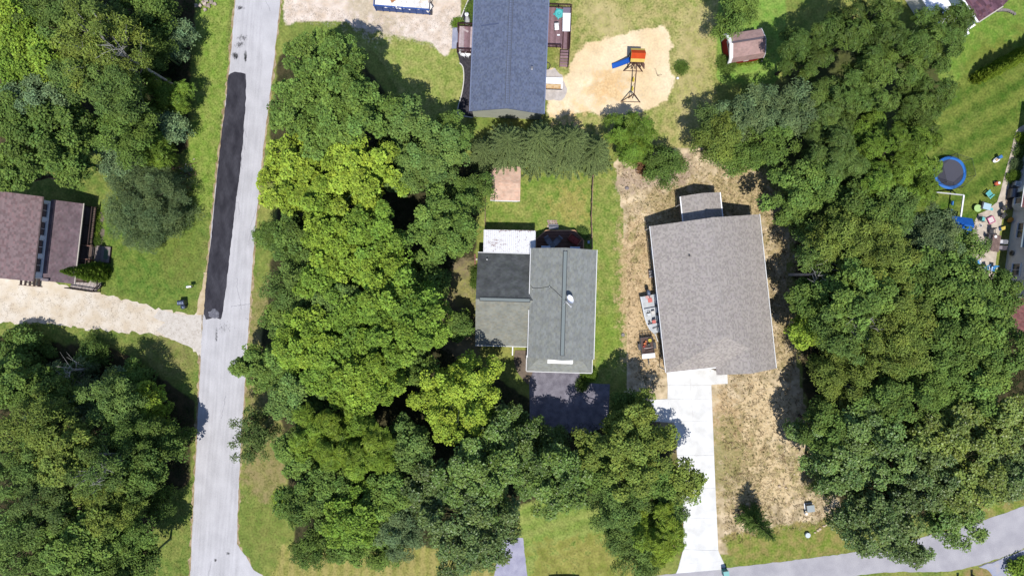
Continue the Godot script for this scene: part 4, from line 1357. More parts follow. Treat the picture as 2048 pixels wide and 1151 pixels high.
func build_blue_house() -> void:
	var roof := tex_mat("blue shingle", shingles(ph(114, 124, 148), 0.15, Vector2(0.22, 0.19), 29, Color(1.08, 1.06, 1.0), 0.1), Vector2(6, 6), 0.95)
	var wall := tri_mat("pale green siding", grain(ph(222, 224, 206), ph(212, 214, 198), 30, 0.06, 64), 2.0)
	var trim := flat_mat("white trim", Color(0.62, 0.62, 0.62), 0.5)
	var glass := flat_mat("window glass", Color(0.03, 0.035, 0.045), 0.08)
	var t := thing("house", "long house with blue-grey shingle roof and black ridge vent beside the sandy play yard", "house", Vector3(-4.86, 0, -20.46), deg_to_rad(-2.35), "houses on the lots")
	var W := 8.55
	var s := Shape.new()
	s.extrude(pts([[0.25, 0, -0.1], [W - 0.25, 0, -0.1], [W - 0.25, 2.95, -0.1], [W / 2, 4.78, -0.1], [0.25, 2.95, -0.1]]), Vector3(0, 0, -19.5))
	part("wall", s, wall, t)
	s = Shape.new()
	s.plate(pts([[0, 3.0, 0], [W / 2, 4.9, 0], [W / 2, 4.9, -20], [0, 3.0, -20]]), 0.14)
	s.plate(pts([[W, 3.0, 0], [W / 2, 4.9, 0], [W / 2, 4.9, -20], [W, 3.0, -20]]), 0.14)
	part("roof", s, roof, t)
	s = Shape.new()
	s.plate(pts([[0.9, 3.42, -9.7], [2.95, 4.34, -9.7], [2.95, 4.34, -9.85], [0.9, 3.42, -9.85]]), 0.03)
	part("roof_seam", s, flat_mat("seam", ph(80, 92, 124)), t)
	var black := flat_mat("vent black", Color(0.035, 0.04, 0.055), 0.7)
	bx("vent_edge", t, Vector3(W / 2 - 0.22, 4.86, -9.2), Vector3(0.06, 0.09, 17.2), black)
	bx("vent_edge", t, Vector3(W / 2 + 0.22, 4.86, -9.2), Vector3(0.06, 0.09, 17.2), black)
	bx("ridge_vent", t, Vector3(W / 2, 4.93, -9.2), Vector3(0.38, 0.05, 17.2), roof)
	for i in 60:
		bx("vent_slot", t, Vector3(W / 2, 4.96, -0.8 - i * 0.285), Vector3(0.36, 0.014, 0.03), black)
	bx("gutter", t, Vector3(-0.06, 2.93, -10), Vector3(0.11, 0.1, 20), flat_mat("blue gutter", ph(126, 138, 168)))
	bx("gutter", t, Vector3(W + 0.06, 2.93, -10), Vector3(0.11, 0.1, 20), flat_mat("blue gutter", ph(126, 138, 168)))
	bx("flue", t, Vector3(6.95, 4.05, -4.9), Vector3(0.18, 0.55, 0.18), trim)
	bx("flue_cap", t, Vector3(6.95, 4.36, -4.9), Vector3(0.24, 0.06, 0.24), flat_mat("dark metal", Color(0.1, 0.1, 0.11), 0.5))
	for z in [-3.0, -14.0]:
		window(t, Vector3(W - 0.23, 1.7, z), 1.2, 1.1, PI / 2, trim, glass)
		window(t, Vector3(0.23, 1.7, z), 1.2, 1.1, -PI / 2, trim, glass)
	# decks; they belong to the house
	var wood := wood_set("purple deck", ph(158, 128, 134))
	var pale := wood_set("worn deck", ph(206, 188, 190))
	var dark := wood_set("dark rail", ph(84, 58, 60))
	var dw := thing("deck", "weathered violet-brown deck with ramp on the west side of the blue-roofed house", "deck", spot(932, 78, 0.8) * Vector3(1, 0, 1), deg_to_rad(-2.35), "decks of the blue-roofed house")
	boards(dw, Vector3(-0.95, 0.8, -1.5), Vector3(0, 0, 3.0), Vector3(2.3, 0, 0), 0.145, wood + pale)
	railing(dw, Vector3(-0.95, 0.82, -1.5), Vector3(1.35, 0.82, -1.5), 0.95, dark[0])
	railing(dw, Vector3(-0.95, 0.82, 1.5), Vector3(1.35, 0.82, 1.5), 0.95, dark[0])
	railing(dw, Vector3(-0.95, 0.82, -1.5), Vector3(-0.95, 0.82, -0.75), 0.95, dark[1])
	railing(dw, Vector3(-0.95, 0.82, 0.85), Vector3(-0.95, 0.82, 1.5), 0.95, dark[1])
	bx("rim_joist", dw, Vector3(-0.98, 0.62, 0), Vector3(0.05, 0.3, 3.05), dark[2])
	bx("rim_joist", dw, Vector3(0.2, 0.62, 1.54), Vector3(2.3, 0.3, 0.05), dark[2])
	for q in [Vector3(-0.85, 0.3, 1.4), Vector3(-0.85, 0.3, -1.4)]:
		bx("support_post", dw, q, Vector3(0.1, 0.6, 0.1), dark[2])
	bx("ramp", dw, Vector3(-1.35, 0.55, -0.15), Vector3(0.72, 0.06, 2.5), tri_mat("ramp metal", grain(ph(186, 188, 204), ph(160, 164, 184), 32, 0.15, 64), 1.5, 0.5), Basis(Vector3.BACK, 0.35))
	bx("loose_board", dw, Vector3(-0.1, 0.87, -1.0), Vector3(0.75, 0.05, 0.22), pale[1], yaw(-0.45))
	var de := thing("deck", "brown deck with stairs to the sand on the east side of the blue-roofed house", "deck", spot(1096, 14, 0.9) * Vector3(1, 0, 1), deg_to_rad(-2.35), "decks of the blue-roofed house")
	boards(de, Vector3(-0.3, 0.9, 0), Vector3(0, 0, 4.75), Vector3(2.0, 0, 0), 0.143, wood)
	boards(de, Vector3(1.72, 0.9, 0), Vector3(0, 0, 4.9), Vector3(1.0, 0, 0), 0.143, [wood[0], wood[1], dark[2]])
	railing(de, Vector3(-0.2, 0.92, 0), Vector3(2.72, 0.92, 0), 0.95, dark[0])
	railing(de, Vector3(-0.3, 0.92, 4.75), Vector3(1.7, 0.92, 4.75), 0.95, dark[0])
	railing(de, Vector3(2.72, 0.92, 0), Vector3(2.72, 0.92, 4.9), 0.95, dark[1])
	for q in [Vector3(2.6, 0.4, 0.1), Vector3(2.6, 0.4, 4.7), Vector3(0.2, 0.4, 0.1)]:
		bx("support_post", de, q, Vector3(0.1, 0.8, 0.1), dark[2])
	bx("rim_joist", de, Vector3(2.77, 0.72, 2.4), Vector3(0.05, 0.3, 4.9), dark[2])
	for i in 6:
		bx("stair_tread", de, Vector3(2.2, 0.78 - i * 0.14, 5.1 + i * 0.3), Vector3(0.95, 0.05, 0.26), wood[i % 3])
		bx("stair_riser", de, Vector3(2.2, 0.70 - i * 0.14, 4.98 + i * 0.3), Vector3(0.92, 0.12, 0.025), dark[0])
	bar("stringer", de, Vector3(1.7, 0.7, 4.95), Vector3(1.7, -0.02, 6.8), 0.05, 0.26, dark[1])
	bar("stringer", de, Vector3(2.7, 0.7, 4.95), Vector3(2.7, -0.02, 6.8), 0.05, 0.26, dark[1])
	bar("handrail", de, Vector3(2.7, 1.75, 4.95), Vector3(2.7, 0.95, 6.8), 0.09, 0.05, dark[0])
	bx("handrail_post", de, Vector3(2.7, 0.5, 6.75), Vector3(0.09, 0.95, 0.09), dark[0])


func build_west_house() -> void:
	var roof := tex_mat("brown shingle", shingles(ph(146, 126, 126), 0.18, Vector2(0.3, 0.2), 33, Color(1.06, 0.98, 0.98), 0.06), Vector2(6, 6), 0.95)
	var roof2 := tex_mat("brown shingle porch", shingles(ph(128, 112, 116), 0.12, Vector2(0.3, 0.2), 34, Color(1.04, 0.98, 1.0), 0.2), Vector2(6, 6), 0.95)
	var wall := tri_mat("blue white siding", grain(Color(0.74, 0.78, 0.8), Color(0.7, 0.74, 0.77), 35, 0.05, 64), 2.0)
	var trim := flat_mat("white trim", Color(0.62, 0.62, 0.62), 0.5)
	var glass := flat_mat("dim glass", Color(0.035, 0.042, 0.05), 0.12)
	var dark := wood_set("black rail", ph(70, 58, 56))
	var t := thing("house", "two-storey house with brown shingle roof, pale blue wall and four windows above a porch roof", "house", Vector3(-52.3, 0, -10.16), deg_to_rad(-6.6), "houses on the lots")
	var L := 9.5
	var s := Shape.new()
	s.extrude(pts([[-0.45, 0, 0.3], [-0.45, 5.9, 0.3], [-5.0, 7.4, 0.3], [-9.5, 5.9, 0.3], [-9.5, 0, 0.3]]), Vector3(0, 0, L - 0.6))
	part("wall", s, wall, t)
	s = Shape.new()
	s.plate(pts([[0, 6.0, 0], [-5.0, 7.65, 0], [-5.0, 7.65, L], [0, 6.0, L]]), 0.15)
	s.plate(pts([[-10, 6.0, 0], [-5.0, 7.65, 0], [-5.0, 7.65, L], [-10, 6.0, L]]), 0.15)
	part("roof", s, roof, t)
	s = Shape.new()
	s.plate(pts([[-0.44, 3.95, 0.1], [2.55, 2.85, 0.1], [2.55, 2.85, L - 0.05], [-0.44, 3.95, L - 0.05]]), 0.14)
	part("porch_roof", s, roof2, t)
	bx("gutter", t, Vector3(0.06, 5.92, L / 2), Vector3(0.1, 0.12, L), flat_mat("dark gutter", ph(96, 80, 78)))
	bx("gutter", t, Vector3(2.61, 2.78, L / 2), Vector3(0.11, 0.12, L - 0.1), flat_mat("cream gutter", ph(214, 204, 190)))
	for i in 4:
		window(t, Vector3(-0.44, 5.0, 1.45 + i * 2.08), 1.5, 1.15, PI / 2, trim, glass)
	bx("corner_board", t, Vector3(-0.4, 4.9, L - 0.35), Vector3(0.12, 2.0, 0.12), trim)
	bx("wall_ledge", t, Vector3(-0.1, 4.0, L - 0.2), Vector3(0.9, 0.06, 0.3), flat_mat("ledge", ph(130, 120, 126)))
	for i in 5:
		bx("porch_post", t, Vector3(2.4, 1.35, 0.3 + i * (L - 0.6) / 4), Vector3(0.12, 2.7, 0.12), dark[0])
	boards(t, Vector3(-0.4, 0.75, 0.2), Vector3(0, 0, L - 0.4), Vector3(3.3, 0, 0), 0.15, wood_set("porch floor", ph(120, 104, 96)), "porch_board")
	railing(t, Vector3(2.9, 0.77, 0.3), Vector3(2.9, 0.77, 4.7), 0.95, dark[1], 0.2)
	railing(t, Vector3(2.9, 0.77, 6.6), Vector3(2.9, 0.77, L - 0.3), 0.95, dark[1], 0.2)
	for q in [0.3, 4.7, 6.6, L - 0.3]:
		bx("support_post", t, Vector3(2.85, 0.38, q), Vector3(0.1, 0.75, 0.1), dark[2])
	window(t, Vector3(-0.44, 2.0, 2.2), 1.4, 1.2, PI / 2, trim, glass)
	window(t, Vector3(-0.44, 2.0, 7.2), 1.4, 1.2, PI / 2, trim, glass)
	# slatted stair by the drive
	var st := thing("stair", "small brown slatted stair at the south wall of the brown-roofed house", "stair", spot(67, 563) * Vector3(1, 0, 1), deg_to_rad(-6.6))
	for i in 5:
		bx("tread", st, Vector3(-0.85 + i * 0.42, 0.95 - i * 0.16, 0), Vector3(0.26, 0.06, 1.0), dark[i % 3])
	bar("stringer", st, Vector3(-1.1, 0.95, 0.5), Vector3(1.1, 0.05, 0.5), 0.06, 0.2, wood_set("stair", ph(150, 116, 104))[0])
	bar("stringer", st, Vector3(-1.1, 0.95, -0.5), Vector3(1.1, 0.05, -0.5), 0.06, 0.2, wood_set("stair", ph(150, 116, 104))[0])
	# side deck with angled corner
	var dk := thing("deck", "small weathered deck with black baluster railing and clipped corner beside the cone-shaped arborvitae", "deck", Vector3.ZERO)
	var pale := wood_set("grey deck", ph(198, 186, 180))
	var A := spot(139, 575, 0.7)
	var u := (spot(193, 583, 0.7) - A)
	var v := (spot(150, 545, 0.7) - A) * Vector3(1, 0, 1)
	boards(dk, A, v, u, 0.145, pale + [tri_mat("bleached board", grain(ph(236, 230, 222), ph(214, 206, 198), 37, 0.2, 64), 1.0)])
	railing(dk, A + Vector3(0, 0.02, 0.0), A + u, 0.95, dark[0])
	railing(dk, A + u, spot(203, 571, 0.72), 0.95, dark[0])
	railing(dk, spot(203, 571, 0.72), spot(203, 558, 0.72), 0.95, dark[0])
	for q in [A, A + u, spot(203, 571, 0.7), spot(203, 558, 0.7)]:
		bx("support_post", dk, q * Vector3(1, 0, 1) + Vector3(0, 0.34, 0), Vector3(0.12, 0.7, 0.12), dark[1])
	var w := Shape.new()
	w.plate([A + u * 0.99, spot(203, 571, 0.69), spot(203, 558, 0.69), A + u + v], 0.04)
	part("corner_deck", w, pale[1], dk)
	var pf := thing("platform", "grey wooden entry platform with green mat in front of the porch steps", "platform", spot(207, 508) * Vector3(1, 0, 1), deg_to_rad(-6.6))
	boards(pf, Vector3(-0.9, 0.3, -0.95), Vector3(0, 0, 1.9), Vector3(1.8, 0, 0), 0.15, wood_set("dim board", ph(150, 140, 136)))
	bx("mat", pf, Vector3(0.45, 0.335, 0), Vector3(0.5, 0.02, 1.1), flat_mat("green mat", ph(96, 120, 92), 0.95))
	bx("rim", pf, Vector3(0, 0.16, 0.96), Vector3(1.8, 0.3, 0.04), dark[2])
	bx("rim", pf, Vector3(0.92, 0.16, 0), Vector3(0.04, 0.3, 1.9), dark[2])
	for i in 3:
		bx("step", pf, Vector3(-1.15 - i * 0.3, 0.4 + i * 0.13, 0), Vector3(0.3, 0.06, 1.5), wood_set("dim board", ph(150, 140, 136))[i])
	for sg in [-0.8, 0.8]:
		railing(pf, Vector3(-2.0, 0.62, sg), Vector3(-0.95, 0.32, sg), 0.9, wood_set("stair", ph(150, 116, 104))[1], 0.3)


func build_east_houses() -> void:
	var wall := tri_mat("grey cream siding", grain(Color(0.7, 0.68, 0.63), Color(0.65, 0.63, 0.59), 38, 0.06, 64), 2.0)
	var trim := flat_mat("white trim", Color(0.62, 0.62, 0.62), 0.5)
	var glass := flat_mat("dim glass", Color(0.035, 0.042, 0.05), 0.12)
	var roof := tex_mat("red brown shingle", shingles(ph(140, 98, 96), 0.2, Vector2(0.3, 0.17), 39, Color(1.08, 0.96, 0.96), 0.12), Vector2(6, 6), 0.95)
	# east house: base line of its west wall
	var a := spot(2052, 250)
	var t := thing("house", "two-storey grey-cream house at the eastern edge with bay window facing the patio", "house", a, deg_to_rad(-8.2), "houses on the lots")
	var L := 20.8
	var s := Shape.new()
	s.extrude(pts([[0, 0, 0], [0, 5.4, 0], [5, 7.4, 0], [10, 5.4, 0], [10, 0, 0]]), Vector3(0, 0, L))
	part("wall", s, wall, t)
	s = Shape.new()
	s.plate(pts([[-0.4, 5.35, -0.4], [5, 7.6, -0.4], [5, 7.6, L + 0.4], [-0.4, 5.35, L + 0.4]]), 0.15)
	s.plate(pts([[10.4, 5.35, -0.4], [5, 7.6, -0.4], [5, 7.6, L + 0.4], [10.4, 5.35, L + 0.4]]), 0.15)
	part("roof", s, roof, t)
	s = Shape.new()
	s.plate(pts([[-0.3, 2.5, L + 0.05], [9, 2.9, L + 0.05], [9, 2.5, L + 4.5], [-0.3, 2.4, L + 4.5]]), 0.14)
	part("porch_roof", s, roof, t)
	for q in [Vector3(0.1, 1.2, L + 4.3), Vector3(8.5, 1.2, L + 4.3)]:
		bx("porch_post", t, q, Vector3(0.14, 2.4, 0.14), trim)
	bx("corner_board", t, Vector3(-0.02, 2.7, L - 0.05), Vector3(0.12, 5.3, 0.14), trim)
	bx("gutter", t, Vector3(-0.46, 5.28, L / 2), Vector3(0.12, 0.12, L + 0.8), trim)
	# bay with hipped roof
	s = Shape.new()
	s.extrude(pts([[0, 0.5, 7.6], [-0.6, 0.5, 8.2], [-0.6, 0.5, 10.0], [0, 0.5, 10.6]]), Vector3(0, 2.1, 0))
	part("bay", s, wall, t)
	s = Shape.new()
	s.plate(pts([[-0.95, 2.62, 7.9], [0, 3.5, 8.4], [0, 3.5, 9.8], [-0.95, 2.62, 10.3]]), 0.08)
	s.plate(pts([[-0.95, 2.62, 7.9], [0, 3.5, 8.4], [0, 2.62, 7.3]]), 0.08)
	s.plate(pts([[-0.95, 2.62, 10.3], [0, 3.5, 9.8], [0, 2.62, 10.9]]), 0.08)
	part("bay_roof", s, roof, t)
	bx("bay_trim", t, Vector3(-0.98, 2.56, 9.1), Vector3(0.08, 0.12, 2.5), trim)
	window(t, Vector3(-0.62, 1.6, 9.1), 1.4, 1.2, -PI / 2, trim, glass)
	window(t, Vector3(-0.02, 1.9, 12.9), 1.7, 1.3, -PI / 2, trim, glass)
	window(t, Vector3(-0.02, 1.9, 5.3), 1.4, 1.2, -PI / 2, trim, glass)
	window(t, Vector3(-0.02, 1.9, 17.6), 1.4, 1.2, -PI / 2, trim, glass)
	window(t, Vector3(-0.02, 4.2, 6.0), 1.2, 1.1, -PI / 2, trim, glass)
	bx("awning", t, Vector3(-0.4, 3.3, 13.4), Vector3(0.85, 0.05, 3.4), flat_mat("awning", ph(132, 150, 162), 0.6), Basis(Vector3.BACK, 0.5))
	var hose := Shape.new()
	hose.lathe(Vector3.ZERO, [Vector2(0.14, -0.1), Vector2(0.3, -0.1), Vector2(0.33, 0), Vector2(0.3, 0.1), Vector2(0.14, 0.1)], 16)
	var hr := part("hose_reel", hose, flat_mat("hose", ph(128, 124, 112), 0.6), t)
	hr.transform = Transform3D(Basis(Vector3.BACK, PI / 2), Vector3(-0.15, 1.0, 15.6))
	# house at the north-east corner
	var b := spot(1958, 43, 3.0)
	var n := thing("house", "north-east corner house with purple-brown shingle roof and glazed white sunroom", "house", Vector3(b.x, 0, b.z), deg_to_rad(33.0), "houses on the lots")
	var roofn := tex_mat("plum shingle", shingles(ph(118, 88, 100), 0.3, Vector2(0.4, 0.22), 40, Color(1.15, 1.05, 0.95), 0.15), Vector2(6, 6), 0.95)
	# local: x along the south-east eave (up and right in the picture), z along towards the viewer's left is negative
	s = Shape.new()
	s.extrude(pts([[0.3, 0, -0.3], [3.6, 0, -0.3], [3.6, 2.9, -0.3], [0.3, 2.9, -0.3]]), Vector3(0, 0, -11))
	s.extrude(pts([[3.6, 0, -1.6], [9, 0, -1.6], [9, 2.9, -1.6], [3.6, 2.9, -1.6]]), Vector3(0, 0, -9.7))
	part("wall", s, wall, n)
	s = Shape.new()
	s.plate(pts([[0, 3.0, 0], [3.4, 3.0, 0], [5.6, 4.9, -6.0], [5.6, 4.9, -12], [0, 3.0, -12]]), 0.14)
	s.plate(pts([[3.4, 3.0, 0.0], [5.6, 4.9, -6.0], [10, 3.2, -4.0], [10, 3.0, -1.5]]), 0.14)
	part("roof", s, roofn, n)
	bx("gutter", n, Vector3(-0.08, 2.94, -6), Vector3(0.2, 0.14, 12), trim)
	bar("gutter", n, Vector3(0, 2.9, 0.07), Vector3(3.4, 2.9, 0.07), 0.13, 0.12, flat_mat("cream gutter", ph(214, 204, 190)))
	var sun := Node3D.new()
	sun.name = "sunroom"
	n.add_child(sun)
	bx("glazed_roof", sun, Vector3(-0.75, 2.7, -2.0), Vector3(1.1, 0.05, 1.25), flat_mat("roof glass", ph(86, 104, 112), 0.45))
	bx("glazed_roof", sun, Vector3(-0.75, 2.7, -3.35), Vector3(1.1, 0.05, 1.25), flat_mat("roof glass", ph(86, 104, 112), 0.45))
	bx("glazed_roof", sun, Vector3(-0.75, 2.7, -4.7), Vector3(1.1, 0.05, 1.25), flat_mat("roof glass", ph(86, 104, 112), 0.45))
	bx("glazed_roof", sun, Vector3(-0.75, 2.7, -0.65), Vector3(1.1, 0.05, 1.25), flat_mat("roof glass", ph(86, 104, 112), 0.45))
	bx("glazed_roof", sun, Vector3(-0.75, 2.7, -6.05), Vector3(1.1, 0.05, 1.25), flat_mat("roof glass", ph(86, 104, 112), 0.45))
	bx("white_roof", sun, Vector3(-2.6, 2.62, -3.4), Vector3(2.5, 0.12, 8.0), flat_mat("white panel", Color(0.6, 0.6, 0.61), 0.5))
	for i in 5:
		bx("glazing_bar", sun, Vector3(-0.75, 2.74, -0.65 - 0.68 - i * 1.35 + 0.0), Vector3(1.1, 0.06, 0.07), trim)
	bx("room_wall", sun, Vector3(-1.9, 1.27, -3.5), Vector3(3.5, 2.54, 7.4), wall)


func build_sheds() -> void:
	# red gambrel shed
	var red := tri_mat("red siding", grain(ph(186, 52, 52), ph(166, 44, 46), 42, 0.15, 64), 1.5)
	var white := flat_mat("white trim", Color(0.62, 0.62, 0.62), 0.5)
	var roof := tex_mat("rosy shingle", shingles(ph(188, 158, 152), 0.08, Vector2(0.3, 0.16), 43, Color(1.03, 1.0, 1.0), 0.12), Vector2(6, 6), 0.95)
	var c := spot(1494, 85, 3.0)
	var t := thing("shed", "red barn shed with white trim and rosy brown gambrel roof", "shed", Vector3(c.x, 0, c.z), deg_to_rad(8.9), "garden sheds")
	var prof := [[-1.5, 0], [1.5, 0], [1.5, 1.95], [1.28, 2.62], [0, 3.3], [-1.28, 2.62], [-1.5, 1.95]]
	var p := []
	for q in prof:
		p.append(Vector3(-1.8, q[1], q[0]))
	var s := Shape.new()
	s.extrude(p, Vector3(3.7, 0, 0))
	part("wall", s, red, t)
	s = Shape.new()
	for sg in [-1.0, 1.0]:
		s.plate(pts([[-2.1, 3.46, 0], [2.05, 3.46, 0], [2.05, 2.74, sg * 1.4], [-2.1, 2.74, sg * 1.4]]), 0.07)
		s.plate(pts([[-2.1, 2.738, sg * 1.4], [2.05, 2.738, sg * 1.4], [2.05, 1.9, sg * 1.72], [-2.1, 1.9, sg * 1.72]]), 0.07)
	part("roof", s, roof, t)
	bx("ridge_strip", t, Vector3(0.1, 3.43, -0.16), Vector3(3.9, 0.05, 0.26), flat_mat("dark strip", ph(116, 104, 112), 0.9), Basis(Vector3.RIGHT, -0.48))
	for x in [-2.13, 2.08]:
		for sg in [-1.0, 1.0]:
			bar("fascia", t, Vector3(x, 3.36, 0), Vector3(x, 2.64, sg * 1.4), 0.05, 0.22, white)
			bar("fascia", t, Vector3(x, 2.64, sg * 1.4), Vector3(x, 1.84, sg * 1.72), 0.05, 0.2, white)
	bx("corner_board", t, Vector3(-1.82, 1.0, 1.5), Vector3(0.1, 2.0, 0.1), white)
	bx("corner_board", t, Vector3(-1.82, 1.0, -1.5), Vector3(0.1, 2.0, 0.1), white)
	bx("door", t, Vector3(-1.83, 1.0, 0), Vector3(0.06, 1.9, 1.5), red)
	bx("door_trim", t, Vector3(-1.84, 1.98, 0), Vector3(0.07, 0.1, 1.7), white)
	bx("window", t, Vector3(0.3, 1.3, 1.53), Vector3(0.6, 0.6, 0.06), white)
	s = Shape.new()
	for sg in [-1.0, 1.0]:
		s.plate(pts([[-2.12, 3.485, 0], [-1.76, 3.485, 0], [-1.76, 2.765, sg * 1.4], [-2.12, 2.765, sg * 1.4]]), 0.05)
		s.plate(pts([[-2.12, 2.763, sg * 1.4], [-1.76, 2.763, sg * 1.4], [-1.76, 1.925, sg * 1.74], [-2.12, 1.925, sg * 1.74]]), 0.05)
	part("rake_trim", s, white, t)
	# tan shed in the fenced yard
	var tan_roof := tex_mat("tan shingle", shingles(ph(232, 198, 174), 0.1, Vector2(0.28, 0.2), 44, Color(1.04, 0.98, 0.96), 0.1), Vector2(6, 6), 0.95)
	var e := spot(1011, 366, 2.3)
	var d := thing("shed", "white shed with tan shingle roof half under the spruces in the fenced yard", "shed", Vector3(e.x, 0, e.z), deg_to_rad(-1.5), "garden sheds")
	s = Shape.new()
	s.box(Vector3(0, 1.0, 0), Vector3(3.0, 2.0, 3.7))
	part("wall", s, tri_mat("white siding", grain(Color(0.5, 0.49, 0.47), Color(0.45, 0.44, 0.42), 45, 0.06, 64), 2.0), d)
	s = Shape.new()
	s.plate(pts([[-1.75, 2.1, 2.0], [1.75, 2.1, 2.0], [1.75, 2.55, 0.0], [-1.75, 2.55, 0.0]]), 0.08)
	s.plate(pts([[-1.75, 2.1, -2.0], [1.75, 2.1, -2.0], [1.75, 2.55, 0.0], [-1.75, 2.55, 0.0]]), 0.08)
	part("roof", s, tan_roof, d)
	bx("fascia", d, Vector3(0, 2.02, 2.03), Vector3(3.5, 0.14, 0.05), white)
	for i in 4:
		bx("door_panel", d, Vector3(-1.1 + i * 0.73, 1.0, 1.87), Vector3(0.68, 1.85, 0.05), white)


# ---------------------------------------------------------------- yard things

func ring(s: Shape, at: Vector3, r0: float, r1: float, h: float, sides := 32) -> void:
	s.lathe(at, [Vector2(r0, -h / 2), Vector2(r1, -h / 2), Vector2(r1, h / 2), Vector2(r0, h / 2), Vector2(r0, -h / 2)], sides)


func chair(called: String, label: String, at: Vector3, turn: float, m: Material, fm: Material, group: String) -> Node3D:
	var c := thing(called, label, "chair", at, turn, group)
	bx("seat", c, Vector3(0, 0.42, 0), Vector3(0.52, 0.06, 0.52), m)
	bx("backrest", c, Vector3(0, 0.72, -0.3), Vector3(0.52, 0.62, 0.05), m, Basis(Vector3.RIGHT, -0.3))
	for x in [-0.24, 0.24]:
		for z in [-0.22, 0.22]:
			bx("leg", c, Vector3(x, 0.2, z), Vector3(0.045, 0.4, 0.045), fm)
		bx("armrest", c, Vector3(x * 1.15, 0.64, 0.0), Vector3(0.06, 0.04, 0.5), fm)
	return c


func build_middle_yard() -> void:
	var brown := wood_set("red brown deck", ph(134, 100, 88))
	var lightw := wood_set("deck edge", ph(206, 164, 128))
	var H := 0.75
	# octagonal deck
	var t := thing("deck", "red-brown deck with clipped corners behind the green-roofed house", "deck", Vector3.ZERO)
	var out := [[1072.5, 498], [1072.5, 478], [1092, 460.5], [1150, 460.5], [1167, 480], [1167, 500]]
	var poly := PackedVector2Array()
	for p in out:
		var q := spot(p[0], p[1], H)
		poly.append(Vector2(q.x, q.z))
	var z := spot(0, 460.8, H).z
	var zend := spot(0, 500, H).z
	var i := 0
	while z < zend:
		var line := PackedVector2Array([Vector2(-30, z + 0.07), Vector2(40, z + 0.07)])
		var cut := Geometry2D.intersect_polyline_with_polygon(line, poly)
		if cut.size():
			var a: Vector2 = cut[0][0]
			var b: Vector2 = cut[0][cut[0].size() - 1]
			bx("board", t, Vector3((a.x + b.x) / 2, H + 0.003 * (i % 3), z + 0.07), Vector3(absf(b.x - a.x), 0.035, 0.128), brown[(i * 7) % 3])
		z += 0.142
		i += 1
	for k in 5:
		var a := spot(out[k][0], out[k][1], H + 0.03)
		var b := spot(out[k + 1][0], out[k + 1][1], H + 0.03)
		bar("edge_board", t, a, b, 0.12, 0.06, lightw[k % 3])
		bar("skirt", t, a - Vector3(0, 0.4, 0), b - Vector3(0, 0.4, 0), 0.04, 0.72, brown[1])
	for k in 2:
		bx("step", t, spot(1107, 456 - k * 4, 0) + Vector3(0, 0.5 - k * 0.24, 0), Vector3(1.15, 0.06, 0.32), tri_mat("step grey", grain(ph(150, 152, 160), ph(130, 132, 142), 90, 0.2, 64), 1.0))
		bx("riser", t, spot(1107, 457.5 - k * 4, 0) + Vector3(0, 0.36 - k * 0.22, 0), Vector3(1.1, 0.22, 0.04), brown[2])
	# stone pad in front of the steps
	var pad := Node3D.new()
	pad.name = "paved_landing"
	add_child(pad)
	pad.set_meta("kind", "structure")
	pad.set_meta("label", "small landing of pinkish paving stones north of the deck steps")
	rng.seed = 77
	var stone := [tri_mat("paver a", grain(ph(206, 186, 172), ph(190, 170, 158), 91, 0.2, 64), 0.8), tri_mat("paver b", grain(ph(190, 160, 150), ph(170, 144, 136), 92, 0.2, 64), 0.8)]
	for yy in 3:
		for xx in 4:
			var cpos := spot(1096.5 + xx * 5.0 + (yy % 2) * 1.5, 442 + yy * 5.0)
			bx("stone", pad, cpos + Vector3(0, 0.02 + rng.randf() * 0.012, 0), Vector3(0.29 * rng.randf_range(0.85, 0.98), 0.07, 0.28 * rng.randf_range(0.85, 0.98)), stone[rng.randi() % 2], yaw(rng.randf_range(-0.08, 0.08)))
	# furniture
	var grey := flat_mat("grey cushion", ph(140, 140, 150), 0.9)
	var frame := flat_mat("dark frame", Color(0.03, 0.03, 0.035), 0.5)
	for k in 2:
		var lc := thing("lounge_chair", ["grey cushioned deck chair west of the small round table", "grey cushioned deck chair east of the small round table"][k], "chair", spot([1097.5, 1113][k], 483, H) + Vector3(0, 0.02, 0), [0.6, -0.75][k], "grey deck chairs")
		bx("seat", lc, Vector3(0, 0.4, 0), Vector3(0.6, 0.12, 0.85), grey)
		bx("backrest", lc, Vector3(0, 0.68, -0.5), Vector3(0.6, 0.65, 0.1), grey, Basis(Vector3.RIGHT, -0.55))
		for x in [-0.34, 0.34]:
			bx("armrest", lc, Vector3(x, 0.6, 0), Vector3(0.07, 0.05, 0.75), frame)
			for zz in [-0.35, 0.35]:
				bx("leg", lc, Vector3(x, 0.2, zz), Vector3(0.05, 0.4, 0.05), frame)
	var tb := thing("round_table", "small round glass table between two grey deck chairs", "table", spot(1104.5, 490, H) + Vector3(0, 0.02, 0))
	var s := Shape.new()
	ring(s, Vector3(0, 0.5, 0), 0.31, 0.36, 0.04, 20)
	part("rim", s, flat_mat("table rim", ph(150, 154, 166), 0.5), tb)
	s = Shape.new()
	s.lathe(Vector3.ZERO, [Vector2(0.0, 0.49), Vector2(0.315, 0.49), Vector2(0.315, 0.505), Vector2(0.0, 0.505)], 20)
	part("tabletop", s, flat_mat("dim glass", Color(0.035, 0.042, 0.05), 0.12), tb)
	for k in 3:
		var a := TAU * k / 3
		pole("leg", tb, Vector3(cos(a) * 0.28, 0, sin(a) * 0.28), Vector3(cos(a) * 0.2, 0.48, sin(a) * 0.2), 0.02, frame)
	var so := thing("love_seat", "dark red wicker love seat near the east corner of the deck", "sofa", spot(1148, 479, H) + Vector3(0, 0.02, 0), -0.62)
	var wick := tri_mat("red wicker", grain(ph(140, 62, 52), ph(96, 44, 40), 93, 0.4, 64), 0.5)
